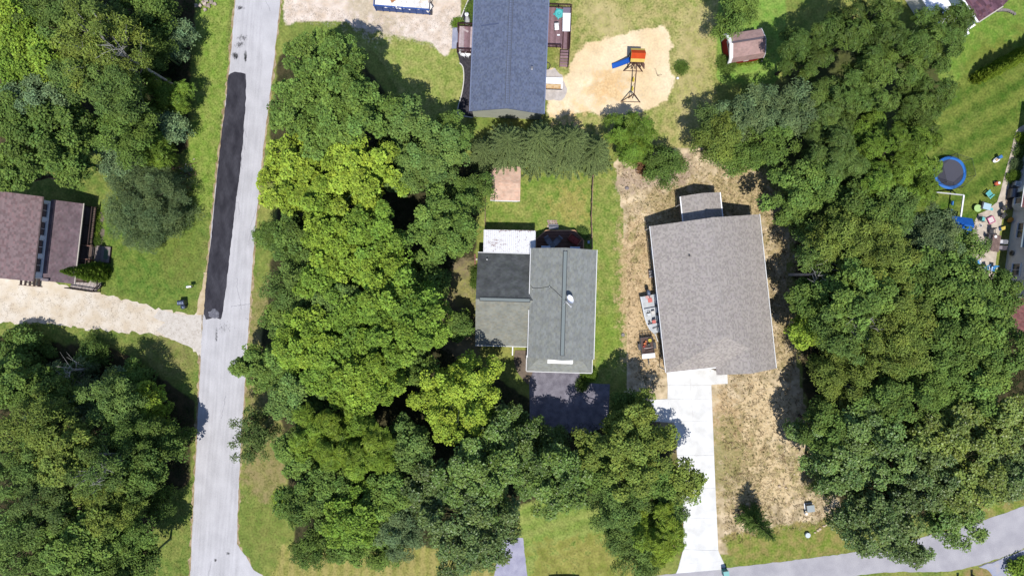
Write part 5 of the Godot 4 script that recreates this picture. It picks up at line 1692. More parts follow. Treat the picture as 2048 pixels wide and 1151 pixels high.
	bx("base", so, Vector3(0, 0.22, 0), Vector3(1.25, 0.34, 0.75), wick)
	for x in [-0.3, 0.3]:
		bx("cushion", so, Vector3(x, 0.44, 0.03), Vector3(0.56, 0.12, 0.62), flat_mat("red cushion", ph(150, 58, 48), 0.9))
	bx("backrest", so, Vector3(0, 0.6, 0.42), Vector3(1.3, 0.75, 0.12), wick, Basis(Vector3.RIGHT, 0.18))
	for x in [-0.68, 0.68]:
		bx("armrest", so, Vector3(x, 0.42, 0), Vector3(0.1, 0.62, 0.82), tri_mat("wicker edge", grain(ph(190, 120, 96), ph(150, 90, 72), 94, 0.3, 64), 0.5))
	column(1163, 468, 9, 0.9, "blue", "small round blue-green shrub at the east edge of the deck", "", {"name": "shrub", "category": "shrub", "kind": "dense", "taper": 0.5})
	column(1178, 747, 11, 1.1, "bright", "bright green shrub at the corner of the garage of the green-roofed house", "", {"name": "shrub", "category": "shrub", "kind": "dense", "taper": 0.5})
	column(1163, 768, 8, 0.7, "deep", "low dark shrub at the driveway's east edge", "", {"name": "shrub", "category": "shrub", "kind": "dense", "taper": 0.5})
	column(955, 545, 7, 1.2, "deep", "dark shrub against the west wall of the green-roofed house", "", {"name": "shrub", "category": "shrub", "kind": "dense", "taper": 0.6})
	column(952, 565, 6, 0.9, "green", "small green shrub against the west wall of the green-roofed house", "", {"name": "shrub", "category": "shrub", "kind": "dense", "taper": 0.6})
	var wb := thing("wall_bed", "reddish edging and small white stones along the west wall of the green-roofed house", "flower bed", spot(954, 525))
	for k in 9:
		bx("edging", wb, Vector3(-0.25 + 0.03 * (k % 2), 0.06, -0.9 + k * 0.32), Vector3(0.16, 0.14, 0.28), flat_mat("red brick edge", ph(160, 104, 94), 0.9), yaw(0.1 * (k % 3 - 1)))
	bx("white_stone", wb, Vector3(-0.05, 0.1, -0.4), Vector3(0.2, 0.16, 0.16), flat_mat("edging", ph(236, 232, 220)))
	var fc := thing("faucet_box", "small pale blue box on the ground between deck and fence", "box", spot(1177, 484))
	bx("body", fc, Vector3(0, 0.15, 0), Vector3(0.22, 0.3, 0.3), flat_mat("pale blue", ph(180, 206, 236)))
	bx("lid", fc, Vector3(0, 0.32, 0), Vector3(0.26, 0.04, 0.34), flat_mat("pale blue", ph(180, 206, 236)))
	# post and rail fences of the back yard
	var fw := wood_set("fence wood", ph(176, 146, 122))
	for f in [[[1184, 354], [1181, 432], [1183, 497], "post-and-rail fence on the east side of the fenced back yard"], [[972, 330], [971, 400], [970, 462], "post-and-rail fence on the west side of the fenced back yard"]]:
		var fe := thing("fence", f[3], "fence", Vector3.ZERO, 0.0, "back yard fences")
		var line := [f[0], f[1], f[2]]
		for k in 2:
			var a := spot(line[k][0], line[k][1])
			var b := spot(line[k + 1][0], line[k + 1][1])
			for j in 3:
				var p := a.lerp(b, j / 3.0)
				bx("post", fe, p + Vector3(0, 0.6, 0), Vector3(0.12, 1.25, 0.12), fw[j])
				var q := a.lerp(b, (j + 1) / 3.0)
				for hh in [0.4, 0.75, 1.1]:
					bar("rail", fe, p + Vector3(0.02, hh, 0.06), q + Vector3(0.02, hh, -0.06), 0.06, 0.12, fw[(j + 1) % 3])
		bx("post", fe, spot(f[2][0], f[2][1]) + Vector3(0, 0.6, 0), Vector3(0.12, 1.25, 0.12), fw[0])
	var wc := thing("well_cap", "flat grey round cap in the lawn west of the utility trailer", "well cap", spot(1246, 669))
	s = Shape.new()
	s.lathe(Vector3.ZERO, [Vector2(0.22, 0), Vector2(0.22, 0.1), Vector2(0.18, 0.14), Vector2(0, 0.14)], 14)
	part("cap", s, flat_mat("cap grey", ph(150, 142, 138)), wc)
	var rk := thing("rock", "grey rock on the bare soil north-west of the grey-roofed house", "rock", spot(1254, 376))
	s = Shape.new()
	s.blob(Vector3(0, 0.08, 0), Vector3(0.28, 0.2, 0.22), 9, 6)
	part("stone", s, flat_mat("rock grey", ph(150, 140, 140)), rk)


func build_boat_and_trailer() -> void:
	var hullm := flat_mat("boat grey", ph(212, 218, 220), 0.45)
	var deckm := tri_mat("boat carpet", grain(ph(224, 226, 226), ph(206, 210, 212), 95, 0.08, 64), 1.0)
	var black := flat_mat("black rubber", Color(0.022, 0.022, 0.025), 0.6)
	# axis: stern (north) 1297,590 to bow 1313,663
	var a := spot(1297, 590, 0.9)
	var b := spot(1312, 665, 0.9)
	var d := b - a
	var yawa := atan2(d.x, d.z)
	var L := d.length()
	var t := thing("boat", "light grey open fishing boat with black outboard on a trailer beside the grey-roofed house", "boat", Vector3(a.x, 0, a.z), yawa)
	# hull in stations from stern (z 0) to bow (z L)
	var st := []
	for i in 9:
		var u := i / 8.0
		var w := 1.0 * (1.0 if u < 0.45 else sqrt(maxf(0.02, 1.0 - pow((u - 0.45) / 0.58, 2.2))))
		st.append([u * L, w, 0.42 + 0.3 * pow(u, 3.0), 1.05 + 0.1 * u])
	var s := Shape.new()
	for i in 8:
		for sg in [-1.0, 1.0]:
			var p: Array = st[i]
			var q: Array = st[i + 1]
			var p0 := Vector3(sg * p[1], p[3], p[0])
			var p1 := Vector3(sg * p[1] * 0.82, p[2], p[0])
			var q0 := Vector3(sg * q[1], q[3], q[0])
			var q1 := Vector3(sg * q[1] * 0.82, q[2], q[0])
			s.face([p0, q0, q1, p1], Vector3(sg, -0.2, 0))
			s.face([p1, q1, Vector3(0, q[2] - 0.15, q[0]), Vector3(0, p[2] - 0.15, p[0])], Vector3(0, -1, 0))
	s.face([Vector3(-1, 1.05, 0), Vector3(1, 1.05, 0), Vector3(0.82, 0.42, 0), Vector3(-0.82, 0.42, 0)], Vector3(0, 0, -1))
	part("hull", s, hullm, t)
	s = Shape.new()
	var gun := Shape.new()
	for i in 8:
		var p: Array = st[i]
		var q: Array = st[i + 1]
		var drop := 0.38 if i < 6 else 0.06
		s.face([Vector3(-p[1] * 0.9, p[3] - drop, p[0]), Vector3(p[1] * 0.9, p[3] - drop, p[0]), Vector3(q[1] * 0.9, q[3] - drop, q[0]), Vector3(-q[1] * 0.9, q[3] - drop, q[0])], Vector3.UP)
		for sg in [-1.0, 1.0]:
			gun.plate([Vector3(sg * p[1] * 0.88, p[3] + 0.01, p[0]), Vector3(sg * p[1] * 1.03, p[3] + 0.01, p[0]), Vector3(sg * q[1] * 1.03, q[3] + 0.01, q[0]), Vector3(sg * q[1] * 0.88, q[3] + 0.01, q[0])], 0.05)
			if i < 6:
				gun.face([Vector3(sg * p[1] * 0.885, p[3], p[0]), Vector3(sg * q[1] * 0.885, q[3], q[0]), Vector3(sg * q[1] * 0.885, q[3] - 0.4, q[0]), Vector3(sg * p[1] * 0.885, p[3] - 0.4, p[0])], Vector3(-sg, 0, 0))
	part("floor", s, deckm, t)
	part("gunwale", gun, flat_mat("boat rail", ph(226, 230, 232), 0.4), t)
	bx("bench", t, Vector3(0, 0.82, 1.75), Vector3(1.75, 0.28, 0.45), deckm)
	bx("stern_deck", t, Vector3(0, 0.93, 0.4), Vector3(1.75, 0.12, 0.75), deckm)
	var motor := Node3D.new()
	motor.name = "outboard_motor"
	t.add_child(motor)
	s = Shape.new()
	s.blob(Vector3(0, 1.35, -0.3), Vector3(0.24, 0.28, 0.42), 12, 8)
	part("cowling", s, flat_mat("outboard", ph(96, 108, 130), 0.3), motor)
	bx("shaft", motor, Vector3(0, 0.75, -0.35), Vector3(0.16, 1.0, 0.22), black)
	bx("tiller", motor, Vector3(0.05, 1.25, 0.15), Vector3(0.06, 0.06, 0.5), black)
	var red := flat_mat("faded red", ph(226, 120, 110), 0.7)
	bx("red_cushion", t, Vector3(0.05, 1.03, 0.62), Vector3(0.5, 0.1, 0.5), red)
	bx("pink_cover", t, Vector3(-0.1, 1.02, 0.2), Vector3(0.62, 0.06, 0.35), flat_mat("pink cover", ph(226, 180, 172)))
	bx("seat", t, Vector3(0.1, 1.06, 2.1), Vector3(0.42, 0.1, 0.4), flat_mat("boat seat", ph(236, 232, 226)))
	bx("seat_back", t, Vector3(0.1, 1.16, 1.88), Vector3(0.36, 0.22, 0.08), black)
	bx("seat", t, Vector3(0.0, 1.06, 3.2), Vector3(0.42, 0.1, 0.36), red)
	bx("seat_back", t, Vector3(0.08, 1.14, 2.95), Vector3(0.42, 0.25, 0.1), black)
	s = Shape.new()
	ring(s, Vector3.ZERO, 0.13, 0.17, 0.03, 18)
	var wheel := part("steering_wheel", s, black, t)
	wheel.transform = Transform3D(Basis(Vector3.RIGHT, 0.5), Vector3(-0.4, 1.2, 1.95))
	bx("console", t, Vector3(-0.42, 0.92, 2.25), Vector3(0.42, 0.5, 0.3), flat_mat("boat rail", ph(226, 230, 232), 0.4))
	for q in [Vector3(0.62, 1.0, 1.4), Vector3(0.6, 0.95, 2.4), Vector3(-0.5, 0.95, 3.2), Vector3(-0.45, 0.95, 3.5)]:
		bx("tackle_box", t, q, Vector3(0.22, 0.16, 0.3), black)
	for q in [Vector3(0.55, 0.9, 2.0), Vector3(0.58, 0.9, 2.75)]:
		bx("hatch", t, q, Vector3(0.4, 0.06, 0.5), flat_mat("hatch", ph(190, 200, 206)))
	bar("trolling_motor", t, Vector3(-0.35, 1.28, 3.95), Vector3(0.45, 1.28, 3.85), 0.07, 0.07, black)
	bar("trolling_shaft", t, Vector3(0.1, 1.3, 4.35), Vector3(0.42, 1.32, 3.5), 0.06, 0.06, flat_mat("dark metal", Color(0.1, 0.1, 0.11), 0.5))
	var tr := thing("boat_trailer", "boat trailer with pale tongue under the grey fishing boat", "trailer", Vector3(a.x, 0, a.z), yawa)
	var galv := flat_mat("galvanised", ph(206, 204, 200), 0.4, 0.3)
	for sg in [-1.0, 1.0]:
		bar("frame_rail", tr, Vector3(sg * 0.6, 0.3, 0.4), Vector3(sg * 0.5, 0.3, 3.4), 0.08, 0.1, galv)
		bar("frame_rail", tr, Vector3(sg * 0.5, 0.3, 3.4), Vector3(0.02 * sg, 0.35, L + 0.35), 0.08, 0.1, galv)
		bar("bunk", tr, Vector3(sg * 0.45, 0.36, 0.5), Vector3(sg * 0.4, 0.36, 3.0), 0.1, 0.06, black)
		s = Shape.new()
		s.lathe(Vector3.ZERO, [Vector2(0, -0.1), Vector2(0.28, -0.1), Vector2(0.32, 0), Vector2(0.28, 0.1), Vector2(0, 0.1)], 16)
		var w := part("wheel", s, black, tr)
		w.transform = Transform3D(Basis(Vector3.BACK, PI / 2), Vector3(sg * 0.75, 0.32, 1.5))
	bar("axle", tr, Vector3(-0.7, 0.3, 1.5), Vector3(0.7, 0.3, 1.5), 0.07, 0.07, galv)
	bar("tongue", tr, Vector3(0, 0.4, L + 0.2), Vector3(0.1, 0.45, L + 1.1), 0.1, 0.1, flat_mat("tongue white", ph(232, 228, 220)))
	pole("winch_post", tr, Vector3(0, 0.4, L + 0.15), Vector3(0, 0.95, L + 0.05), 0.05, galv)
	# utility trailer
	var c := spot(1294, 690, 0.5)
	var u := thing("utility_trailer", "small black utility trailer full of coloured gear south of the fishing boat", "trailer", Vector3(c.x, 0, c.z), deg_to_rad(6.0))
	bx("bed", u, Vector3(0, 0.48, 0), Vector3(1.45, 0.06, 1.9), wood_set("dark bed", ph(110, 90, 84))[1])
	for sg in [-1.0, 1.0]:
		bar("side_rail", u, Vector3(sg * 0.74, 0.82, -0.95), Vector3(sg * 0.74, 0.82, 0.95), 0.05, 0.05, black)
		bar("lower_rail", u, Vector3(sg * 0.74, 0.52, -0.95), Vector3(sg * 0.74, 0.52, 0.95), 0.06, 0.1, black)
		for k in 4:
			bx("stake", u, Vector3(sg * 0.74, 0.67, -0.93 + k * 0.62), Vector3(0.05, 0.34, 0.05), black)
		s = Shape.new()
		s.lathe(Vector3.ZERO, [Vector2(0, -0.09), Vector2(0.26, -0.09), Vector2(0.3, 0), Vector2(0.26, 0.09), Vector2(0, 0.09)], 16)
		var w := part("wheel", s, black, u)
		w.transform = Transform3D(Basis(Vector3.BACK, PI / 2), Vector3(sg * 0.92, 0.3, 0.1))
		bx("fender", u, Vector3(sg * 0.93, 0.63, 0.1), Vector3(0.28, 0.04, 0.75), black)
	bar("front_rail", u, Vector3(-0.74, 0.82, 0.95), Vector3(0.74, 0.82, 0.95), 0.05, 0.05, black)
	bar("tail_rail", u, Vector3(-0.74, 0.6, -0.97), Vector3(0.74, 0.6, -0.97), 0.05, 0.1, black)
	var gate := Node3D.new()
	gate.name = "ramp_gate"
	u.add_child(gate)
	for k in 5:
		bar("gate_bar", gate, Vector3(-0.66 + k * 0.33, 0.5, -1.0), Vector3(-0.66 + k * 0.33, 0.08, -1.75), 0.035, 0.035, black)
	for k in 3:
		bar("gate_rail", gate, Vector3(-0.68, 0.5 - k * 0.2, -1.0 - k * 0.37), Vector3(0.68, 0.5 - k * 0.2, -1.0 - k * 0.37), 0.035, 0.035, black)
	bx("white_panel", u, Vector3(0.05, 0.62, 1.28), Vector3(1.55, 0.05, 0.55), flat_mat("white panel", Color(0.6, 0.6, 0.61), 0.5))
	bar("tongue", u, Vector3(0, 0.42, 0.95), Vector3(0.02, 0.4, 2.3), 0.09, 0.09, black)
	pole("jack", u, Vector3(0.12, 0.0, 2.0), Vector3(0.12, 0.75, 2.0), 0.035, black)
	# what lies in the trailer
	var gear := [["bucket", "orange bucket in the utility trailer", Vector3(-0.28, 0.51, -0.2), ph(236, 130, 56), 0.17, 0.4], ["bucket", "yellow round tub in the utility trailer", Vector3(0.38, 0.51, -0.55), ph(236, 214, 70), 0.22, 0.25], ["fuel_can", "red fuel can in the utility trailer", Vector3(-0.4, 0.51, 0.1), ph(206, 52, 44), 0.13, 0.32], ["bucket", "dark bucket in the utility trailer", Vector3(0.2, 0.51, 0.0), ph(70, 66, 66), 0.2, 0.35], ["bucket", "small orange tub in the utility trailer", Vector3(-0.1, 0.51, -0.45), ph(240, 150, 90), 0.13, 0.22]]
	for g in gear:
		var o := thing(g[0], g[1], "bucket" if g[0] == "bucket" else "can", u.transform * g[2], 0.3, "gear in the utility trailer")
		var sh := Shape.new()
		sh.lathe(Vector3.ZERO, [Vector2(0, 0), Vector2(g[4] * 0.85, 0), Vector2(g[4], g[5]), Vector2(g[4] * 0.9, g[5]), Vector2(g[4] * 0.8, g[5] * 0.6), Vector2(0, g[5] * 0.6)], 14)
		part("body", sh, flat_mat("gear " + g[1], g[3], 0.6), o)
		var hd := Shape.new()
		hd.tube([Vector3(-g[4], g[5] - 0.02, 0), Vector3(-g[4] * 0.5, g[5] + 0.08, 0.03), Vector3(g[4] * 0.5, g[5] + 0.08, 0.03), Vector3(g[4], g[5] - 0.02, 0)], [0.012, 0.012, 0.012, 0.012], 4)
		part("handle", hd, black, o)
	rng.seed = 9
	for k in 4:
		var lg := bx("tool", self, u.transform * Vector3(rng.randf_range(-0.35, 0.35), 0.56 + 0.05 * k, rng.randf_range(0.3, 0.65)), Vector3(0.06, 0.05, rng.randf_range(0.6, 1.0)), flat_mat("tool %d" % (k % 4), [ph(180, 160, 150), ph(120, 96, 110), ph(206, 190, 186), ph(60, 54, 56)][k % 4]), yaw(PI / 2 + deg_to_rad(6.0) + rng.randf_range(-0.25, 0.25)))
		tag(lg, ["long tan tool handle across the front of the utility trailer", "violet-grey tool handle across the front of the utility trailer", "pale tool handle across the front of the utility trailer", "black tool handle across the front of the utility trailer"][k % 4], "tool", "tools lying in the utility trailer")
	# stack of boards by the house wall
	var pc := spot(1303, 547)
	var p := thing("crate", "small crate with grey odds and ends against the west wall of the grey-roofed house", "crate", pc, 0.1)
	bx("base", p, Vector3(0, 0.1, 0), Vector3(0.8, 0.2, 0.95), wood_set("crate wood", ph(214, 176, 140))[1])
	for k in 3:
		bx("slat", p, Vector3(0, 0.34, -0.3 + k * 0.3), Vector3(0.75, 0.28, 0.22), tri_mat("crate fill", grain(ph(190, 188, 186), ph(110, 106, 104), 96, 0.4, 64), 0.6), yaw(0.1 * k))
	bx("front_board", p, Vector3(0, 0.25, 0.5), Vector3(0.8, 0.4, 0.05), wood_set("crate wood", ph(214, 176, 140))[2])


func build_play_yard() -> void:
	# swing set with tower, slide and tent roof
	var wood := wood_set("play wood", ph(112, 84, 76))
	var o := spot(1268, 124)
	var t := thing("playset", "wooden playset with orange and yellow tent roof, blue slide and swing beam", "playset", Vector3(o.x, 0, o.z), deg_to_rad(-2.0))
	var blue := flat_mat("slide blue", ph(34, 104, 206), 0.4)
	var orange := tri_mat("orange canvas", grain(ph(232, 92, 44), ph(220, 84, 40), 97, 0.06, 64), 1.0)
	var yellow := tri_mat("yellow canvas", grain(ph(244, 214, 120), ph(238, 206, 110), 98, 0.05, 64), 1.0)
	# tower, local origin at its middle
	for x in [-0.65, 0.65]:
		for z in [-0.6, 0.6]:
			bar("tower_post", t, Vector3(x * 1.15, 0, z * 1.1), Vector3(x, 2.5, z), 0.09, 0.09, wood[0])
	for k in 9:
		bx("floor_board", t, Vector3(-0.62 + k * 0.155, 1.3, 0), Vector3(0.145, 0.04, 1.3), wood[k % 3])
	for z in [-0.62, 0.62]:
		bar("guard_rail", t, Vector3(-0.65, 1.85, z), Vector3(0.65, 1.85, z), 0.05, 0.1, wood[1])
	bar("guard_rail", t, Vector3(0.66, 1.85, -0.6), Vector3(0.66, 1.85, 0.6), 0.05, 0.1, wood[1])
	var s := Shape.new()
	var s2 := Shape.new()
	for sg in [-1.0, 1.0]:
		# ridge runs east-west; orange above, yellow hem below
		s.plate(pts([[-0.82, 3.2, 0], [0.82, 3.2, 0], [0.82, 2.72, sg * 0.5], [-0.82, 2.72, sg * 0.5]]), 0.015)
		s2.plate(pts([[-0.82, 2.718, sg * 0.5], [0.82, 2.718, sg * 0.5], [0.82, 2.44, sg * 0.8], [-0.82, 2.44, sg * 0.8]]), 0.015)
	part("canopy", s, orange, t)
	part("canopy_hem", s2, yellow, t)
	var s3 := Shape.new()
	for x in [-0.83, 0.83]:
		s3.plate(pts([[x, 3.19, 0], [x, 2.72, -0.48], [x, 2.72, 0.48]]), 0.012)
	part("canopy_end", s3, yellow, t)
	s = Shape.new()
	for k in 8:
		var u0 := k / 8.0
		var u1 := (k + 1) / 8.0
		var f := func(u: float) -> Vector3: return Vector3(-0.68 - u * 1.95, 1.28 * pow(1.0 - u, 1.25) + 0.18 + 0.05 * u, 0.25 + u * 0.45)
		var a: Vector3 = f.call(u0)
		var b: Vector3 = f.call(u1)
		var w := Vector3(0.04, 0, 0.23)
		s.face([a - w, b - w, b + w, a + w], Vector3.UP)
		for sg in [-1.0, 1.0]:
			s.plate([a + w * sg, b + w * sg, b + w * sg * 1.25 + Vector3(0, 0.16, 0), a + w * sg * 1.25 + Vector3(0, 0.16, 0)], 0.03)
	part("slide", s, blue, t)
	# swing beam running south to an A-frame
	bar("swing_beam", t, Vector3(0.0, 2.35, 0.5), Vector3(-0.25, 2.35, 4.7), 0.1, 0.14, wood[0])
	for f in [[0.9, 0.75], [-0.2, 4.45]]:
		var top := Vector3(f[0] * 0.0 - 0.05 - f[1] * 0.045, 2.3, f[1])
		for sg in [-1.0, 1.0]:
			bar("frame_leg", t, top, Vector3(top.x + sg * 1.15, 0, f[1] + 0.35), 0.09, 0.09, wood[1])
			bar("frame_leg", t, top, Vector3(top.x + sg * 0.25, 0, f[1] + (0.1 if f[1] < 2 else -0.1)), 0.07, 0.07, wood[2])
		bar("cross_bar", t, Vector3(top.x - 1.1, 0.08, f[1] + 0.35), Vector3(top.x + 1.15, 0.08, f[1] + 0.35), 0.05, 0.08, wood[2])
	var sw := Node3D.new()
	sw.name = "swing"
	t.add_child(sw)
	for z in [2.0, 2.5]:
		bar("chain", sw, Vector3(-0.08, 2.3, z), Vector3(-0.08, 0.5, z), 0.025, 0.025, flat_mat("yellow chain", ph(240, 214, 60)))
	bx("swing_seat", sw, Vector3(-0.08, 0.48, 2.25), Vector3(0.24, 0.04, 0.52), flat_mat("yellow chain", ph(240, 214, 60)))
	var sw2 := Node3D.new()
	sw2.name = "swing_001"
	t.add_child(sw2)
	for z in [3.1, 3.6]:
		bar("chain", sw2, Vector3(-0.15, 2.3, z), Vector3(-0.15, 0.5, z), 0.025, 0.025, flat_mat("yellow chain", ph(240, 214, 60)))
	bx("swing_seat", sw2, Vector3(-0.15, 0.48, 3.35), Vector3(0.24, 0.04, 0.52), flat_mat("yellow chain", ph(240, 214, 60)))
	s = Shape.new()
	for k in 10:
		var u := k / 9.0
		s.box(Vector3(0.7 + u * 0.55, 1.2 * (1.0 - u) + 0.05, 0.3 + u * 0.2), Vector3(0.1, 0.06, 0.6))
	part("climbing_ramp", s, wood[2], t)
	# sandbox
	var b := thing("sandbox", "white wooden sandbox half filled with sand beside the blue-roofed house", "sandbox", spot(1107, 168), deg_to_rad(-2.0))
	var white := flat_mat("white panel", Color(0.6, 0.6, 0.61), 0.5)
	for q in [[Vector3(0, 0.15, -0.7), Vector3(2.1, 0.3, 0.06)], [Vector3(0, 0.15, 0.7), Vector3(2.1, 0.3, 0.06)], [Vector3(-1.02, 0.15, 0), Vector3(0.06, 0.3, 1.34)], [Vector3(1.02, 0.15, 0), Vector3(0.06, 0.3, 1.34)]]:
		bx("side_board", b, q[0], q[1], white)
	bx("cover_board", b, Vector3(0, 0.33, -0.32), Vector3(2.02, 0.04, 0.76), white)
	bx("sand", b, Vector3(0, 0.1, 0.35), Vector3(1.96, 0.16, 0.62), tri_mat("box sand", grain(ph(216, 170, 116), ph(240, 214, 170), 99, 0.2, 64), 0.8))
	bx("edge_trim", b, Vector3(0, 0.31, 0.71), Vector3(2.1, 0.03, 0.1), flat_mat("dark trim", ph(90, 76, 70)))
	bx("end_seat", b, Vector3(0.98, 0.33, 0.3), Vector3(0.2, 0.04, 0.62), white)
	var hs := thing("hose", "coil of black garden hose on the gravel east of the blue-roofed house", "hose", spot(1095, 132))
	s = Shape.new()
	var hp := []
	var hr := []
	for k in 40:
		hp.append(Vector3(cos(k * 0.5) * (0.32 + 0.03 * sin(k * 1.7)), 0.03 + 0.004 * k, sin(k * 0.5) * (0.42 + 0.04 * cos(k * 1.3))))
		hr.append(0.03)
	s.tube(hp, hr, 5)
	part("coil", s, flat_mat("black rubber", Color(0.022, 0.022, 0.025), 0.6), hs)
	# things on the east deck
	var H := 0.95
	var tbl := thing("deck_table", "long white folding table on the brown east deck", "table", spot(1133, 49, H), deg_to_rad(-1.0))
	bx("tabletop", tbl, Vector3(0, 0.74, 0), Vector3(1.0, 0.05, 2.15), white)
	bx("tabletop_seam", tbl, Vector3(0, 0.768, -0.85), Vector3(1.0, 0.006, 0.03), flat_mat("seam grey", ph(180, 190, 196)))
	for x in [-0.38, 0.38]:
		for z in [-0.9, 0.9]:
			bx("leg", tbl, Vector3(x, 0.36, z), Vector3(0.05, 0.72, 0.05), flat_mat("dark frame", Color(0.03, 0.03, 0.035), 0.5))
	var tu := thing("water_table", "round teal plastic water table in the corner of the brown east deck", "toy", spot(1118, 29, H))
	s = Shape.new()
	s.lathe(Vector3.ZERO, [Vector2(0, 0.12), Vector2(0.5, 0.12), Vector2(0.56, 0.4), Vector2(0.5, 0.44), Vector2(0.44, 0.3), Vector2(0.2, 0.27), Vector2(0.15, 0.45), Vector2(0, 0.47)], 20)
	part("basin", s, flat_mat("teal plastic", ph(92, 202, 200), 0.4), tu)
	for k in 5:
		var a := TAU * k / 5 + 0.5
		bx("lug", tu, Vector3(cos(a) * 0.6, 0.3, sin(a) * 0.6), Vector3(0.2, 0.12, 0.14), flat_mat("teal plastic", ph(92, 202, 200), 0.4), yaw(-a))
	for k in 3:
		var a := TAU * k / 3
		bx("leg", tu, Vector3(cos(a) * 0.35, 0.07, sin(a) * 0.35), Vector3(0.1, 0.16, 0.1), flat_mat("teal plastic", ph(92, 202, 200), 0.4))
	var bn := thing("bench", "grey bench along the north rail of the brown east deck", "bench", spot(1134, 23, H))
	bx("seat", bn, Vector3(0, 0.42, 0), Vector3(1.0, 0.06, 0.6), flat_mat("bench grey", ph(132, 120, 140)))
	for x in [-0.42, 0.42]:
		bx("leg", bn, Vector3(x, 0.2, 0), Vector3(0.06, 0.4, 0.5), flat_mat("bench grey", ph(132, 120, 140)))
	var hc := chair("high_chair", "white chair with dark back standing alone on the brown east deck", spot(1113, 58, H), 0.1, white, flat_mat("dark frame", Color(0.03, 0.03, 0.035), 0.5), "")
	hc.set_meta("category", "chair")
	bx("headrest", hc, Vector3(0, 1.0, -0.4), Vector3(0.5, 0.12, 0.1), flat_mat("dark frame", Color(0.03, 0.03, 0.035), 0.5))
	var bk := thing("book", "small white pad lying on the boards of the brown east deck", "pad", spot(1117, 70, H))
	bx("cover", bk, Vector3(0, 0.03, 0), Vector3(0.32, 0.05, 0.16), white)
	bx("spine", bk, Vector3(0, 0.03, 0.09), Vector3(0.32, 0.056, 0.02), flat_mat("hatch", ph(190, 200, 206)))
	# lawn ornament and chairs in the gravel bed
	var lo := thing("lighthouse_ornament", "tall tapered white lighthouse ornament in the dark gravel bed", "ornament", spot(936, 45))
	s = Shape.new()
	s.lathe(Vector3.ZERO, [Vector2(0.42, 0), Vector2(0.36, 0.35), Vector2(0.2, 1.6), Vector2(0.14, 2.4), Vector2(0.2, 2.42), Vector2(0.2, 2.5), Vector2(0.11, 2.52), Vector2(0.11, 2.8), Vector2(0.0, 3.0)], 8)
	part("tower", s, white, lo)
	s = Shape.new()
	ring(s, Vector3(0, 2.5, 0), 0.14, 0.23, 0.05, 8)
	part("gallery", s, white, lo)
	s = Shape.new()
	s.blob(Vector3(0.25, 0.2, 0.1), Vector3(0.5, 0.22, 0.4), 8, 5)
	part("rock_base", s, flat_mat("white rock", ph(232, 234, 228)), lo)
	var rp := thing("planter", "white planter at the foot of the lighthouse ornament", "planter", spot(943, 40))
	bx("pot", rp, Vector3(0, 0.2, 0), Vector3(0.5, 0.4, 0.4), white)
	bx("soil", rp, Vector3(0, 0.41, 0), Vector3(0.42, 0.02, 0.32), flat_mat("soil", Color(0.05, 0.04, 0.03)))
	chair("garden_chair", "white plastic chair lying in the dark gravel south of the west deck", spot(936, 111), 2.4, white, white, "white garden chairs")
	chair("garden_chair", "smaller white plastic chair in the dark gravel nearest the white edging", spot(927, 110), 1.2, white, white, "white garden chairs")
	for q in [[916, 50, 8, "bright", "yellow-green shrub at the north corner of the west deck"], [946, 18, 9, "green", "green shrub in the north of the dark gravel bed"], [944, 46, 7, "deep", "dark shrub beside the white planter in the gravel bed"]]:
		column(q[0], q[1], q[2], 0.8, q[3], q[4], "", {"name": "shrub", "category": "shrub", "kind": "dense", "taper": 0.5})
	# dumpster
	var D := thing("dumpster", "open blue roll-off dumpster on the gravel yard at the north", "dumpster", Vector3(-13.05, 0, -33.0), deg_to_rad(-4.5))
	var bl := tri_mat("dumpster blue", grain(ph(52, 104, 190), ph(40, 88, 170), 101, 0.1, 64), 2.0, 0.5)
	var dk := flat_mat("dumpster dark", ph(46, 54, 80), 0.5)
	# local: x east -3.3..3.3, south wall at z 0, 2.4 deep to the north
	bx("floor", D, Vector3(0, 0.2, -1.5), Vector3(6.6, 0.12, 3.0), dk)
	bx("side_wall", D, Vector3(0, 0.95, -0.03), Vector3(6.6, 1.4, 0.07), bl)
	bx("side_wall", D, Vector3(0, 0.95, -2.97), Vector3(6.6, 1.4, 0.07), bl)
	bx("end_wall", D, Vector3(-3.28, 0.95, -1.5), Vector3(0.07, 1.4, 2.9), bl)
	bx("door", D, Vector3(3.3, 0.95, -1.5), Vector3(0.1, 1.45, 2.9), dk)
	for k in 9:
		bx("rib", D, Vector3(-3.2 + k * 0.8, 0.92, 0.05), Vector3(0.1, 1.3, 0.1), bl)
	bar("top_rail", D, Vector3(-3.33, 1.66, -0.02), Vector3(3.33, 1.66, -0.02), 0.12, 0.1, bl)
	bar("top_rail", D, Vector3(-3.33, 1.66, -2.98), Vector3(3.33, 1.66, -2.98), 0.12, 0.1, bl)
	bx("hinge", D, Vector3(3.42, 0.9, 0.0), Vector3(0.18, 1.2, 0.16), dk)
	for x in [-2.8, 2.8]:
		bx("roller", D, Vector3(x, 0.1, -0.2), Vector3(0.3, 0.2, 0.25), dk)
	rng.seed = 21
	var cols := [Color(0.62, 0.6, 0.57), Color(0.56, 0.53, 0.48), Color(0.66, 0.65, 0.64), Color(0.5, 0.42, 0.34)]
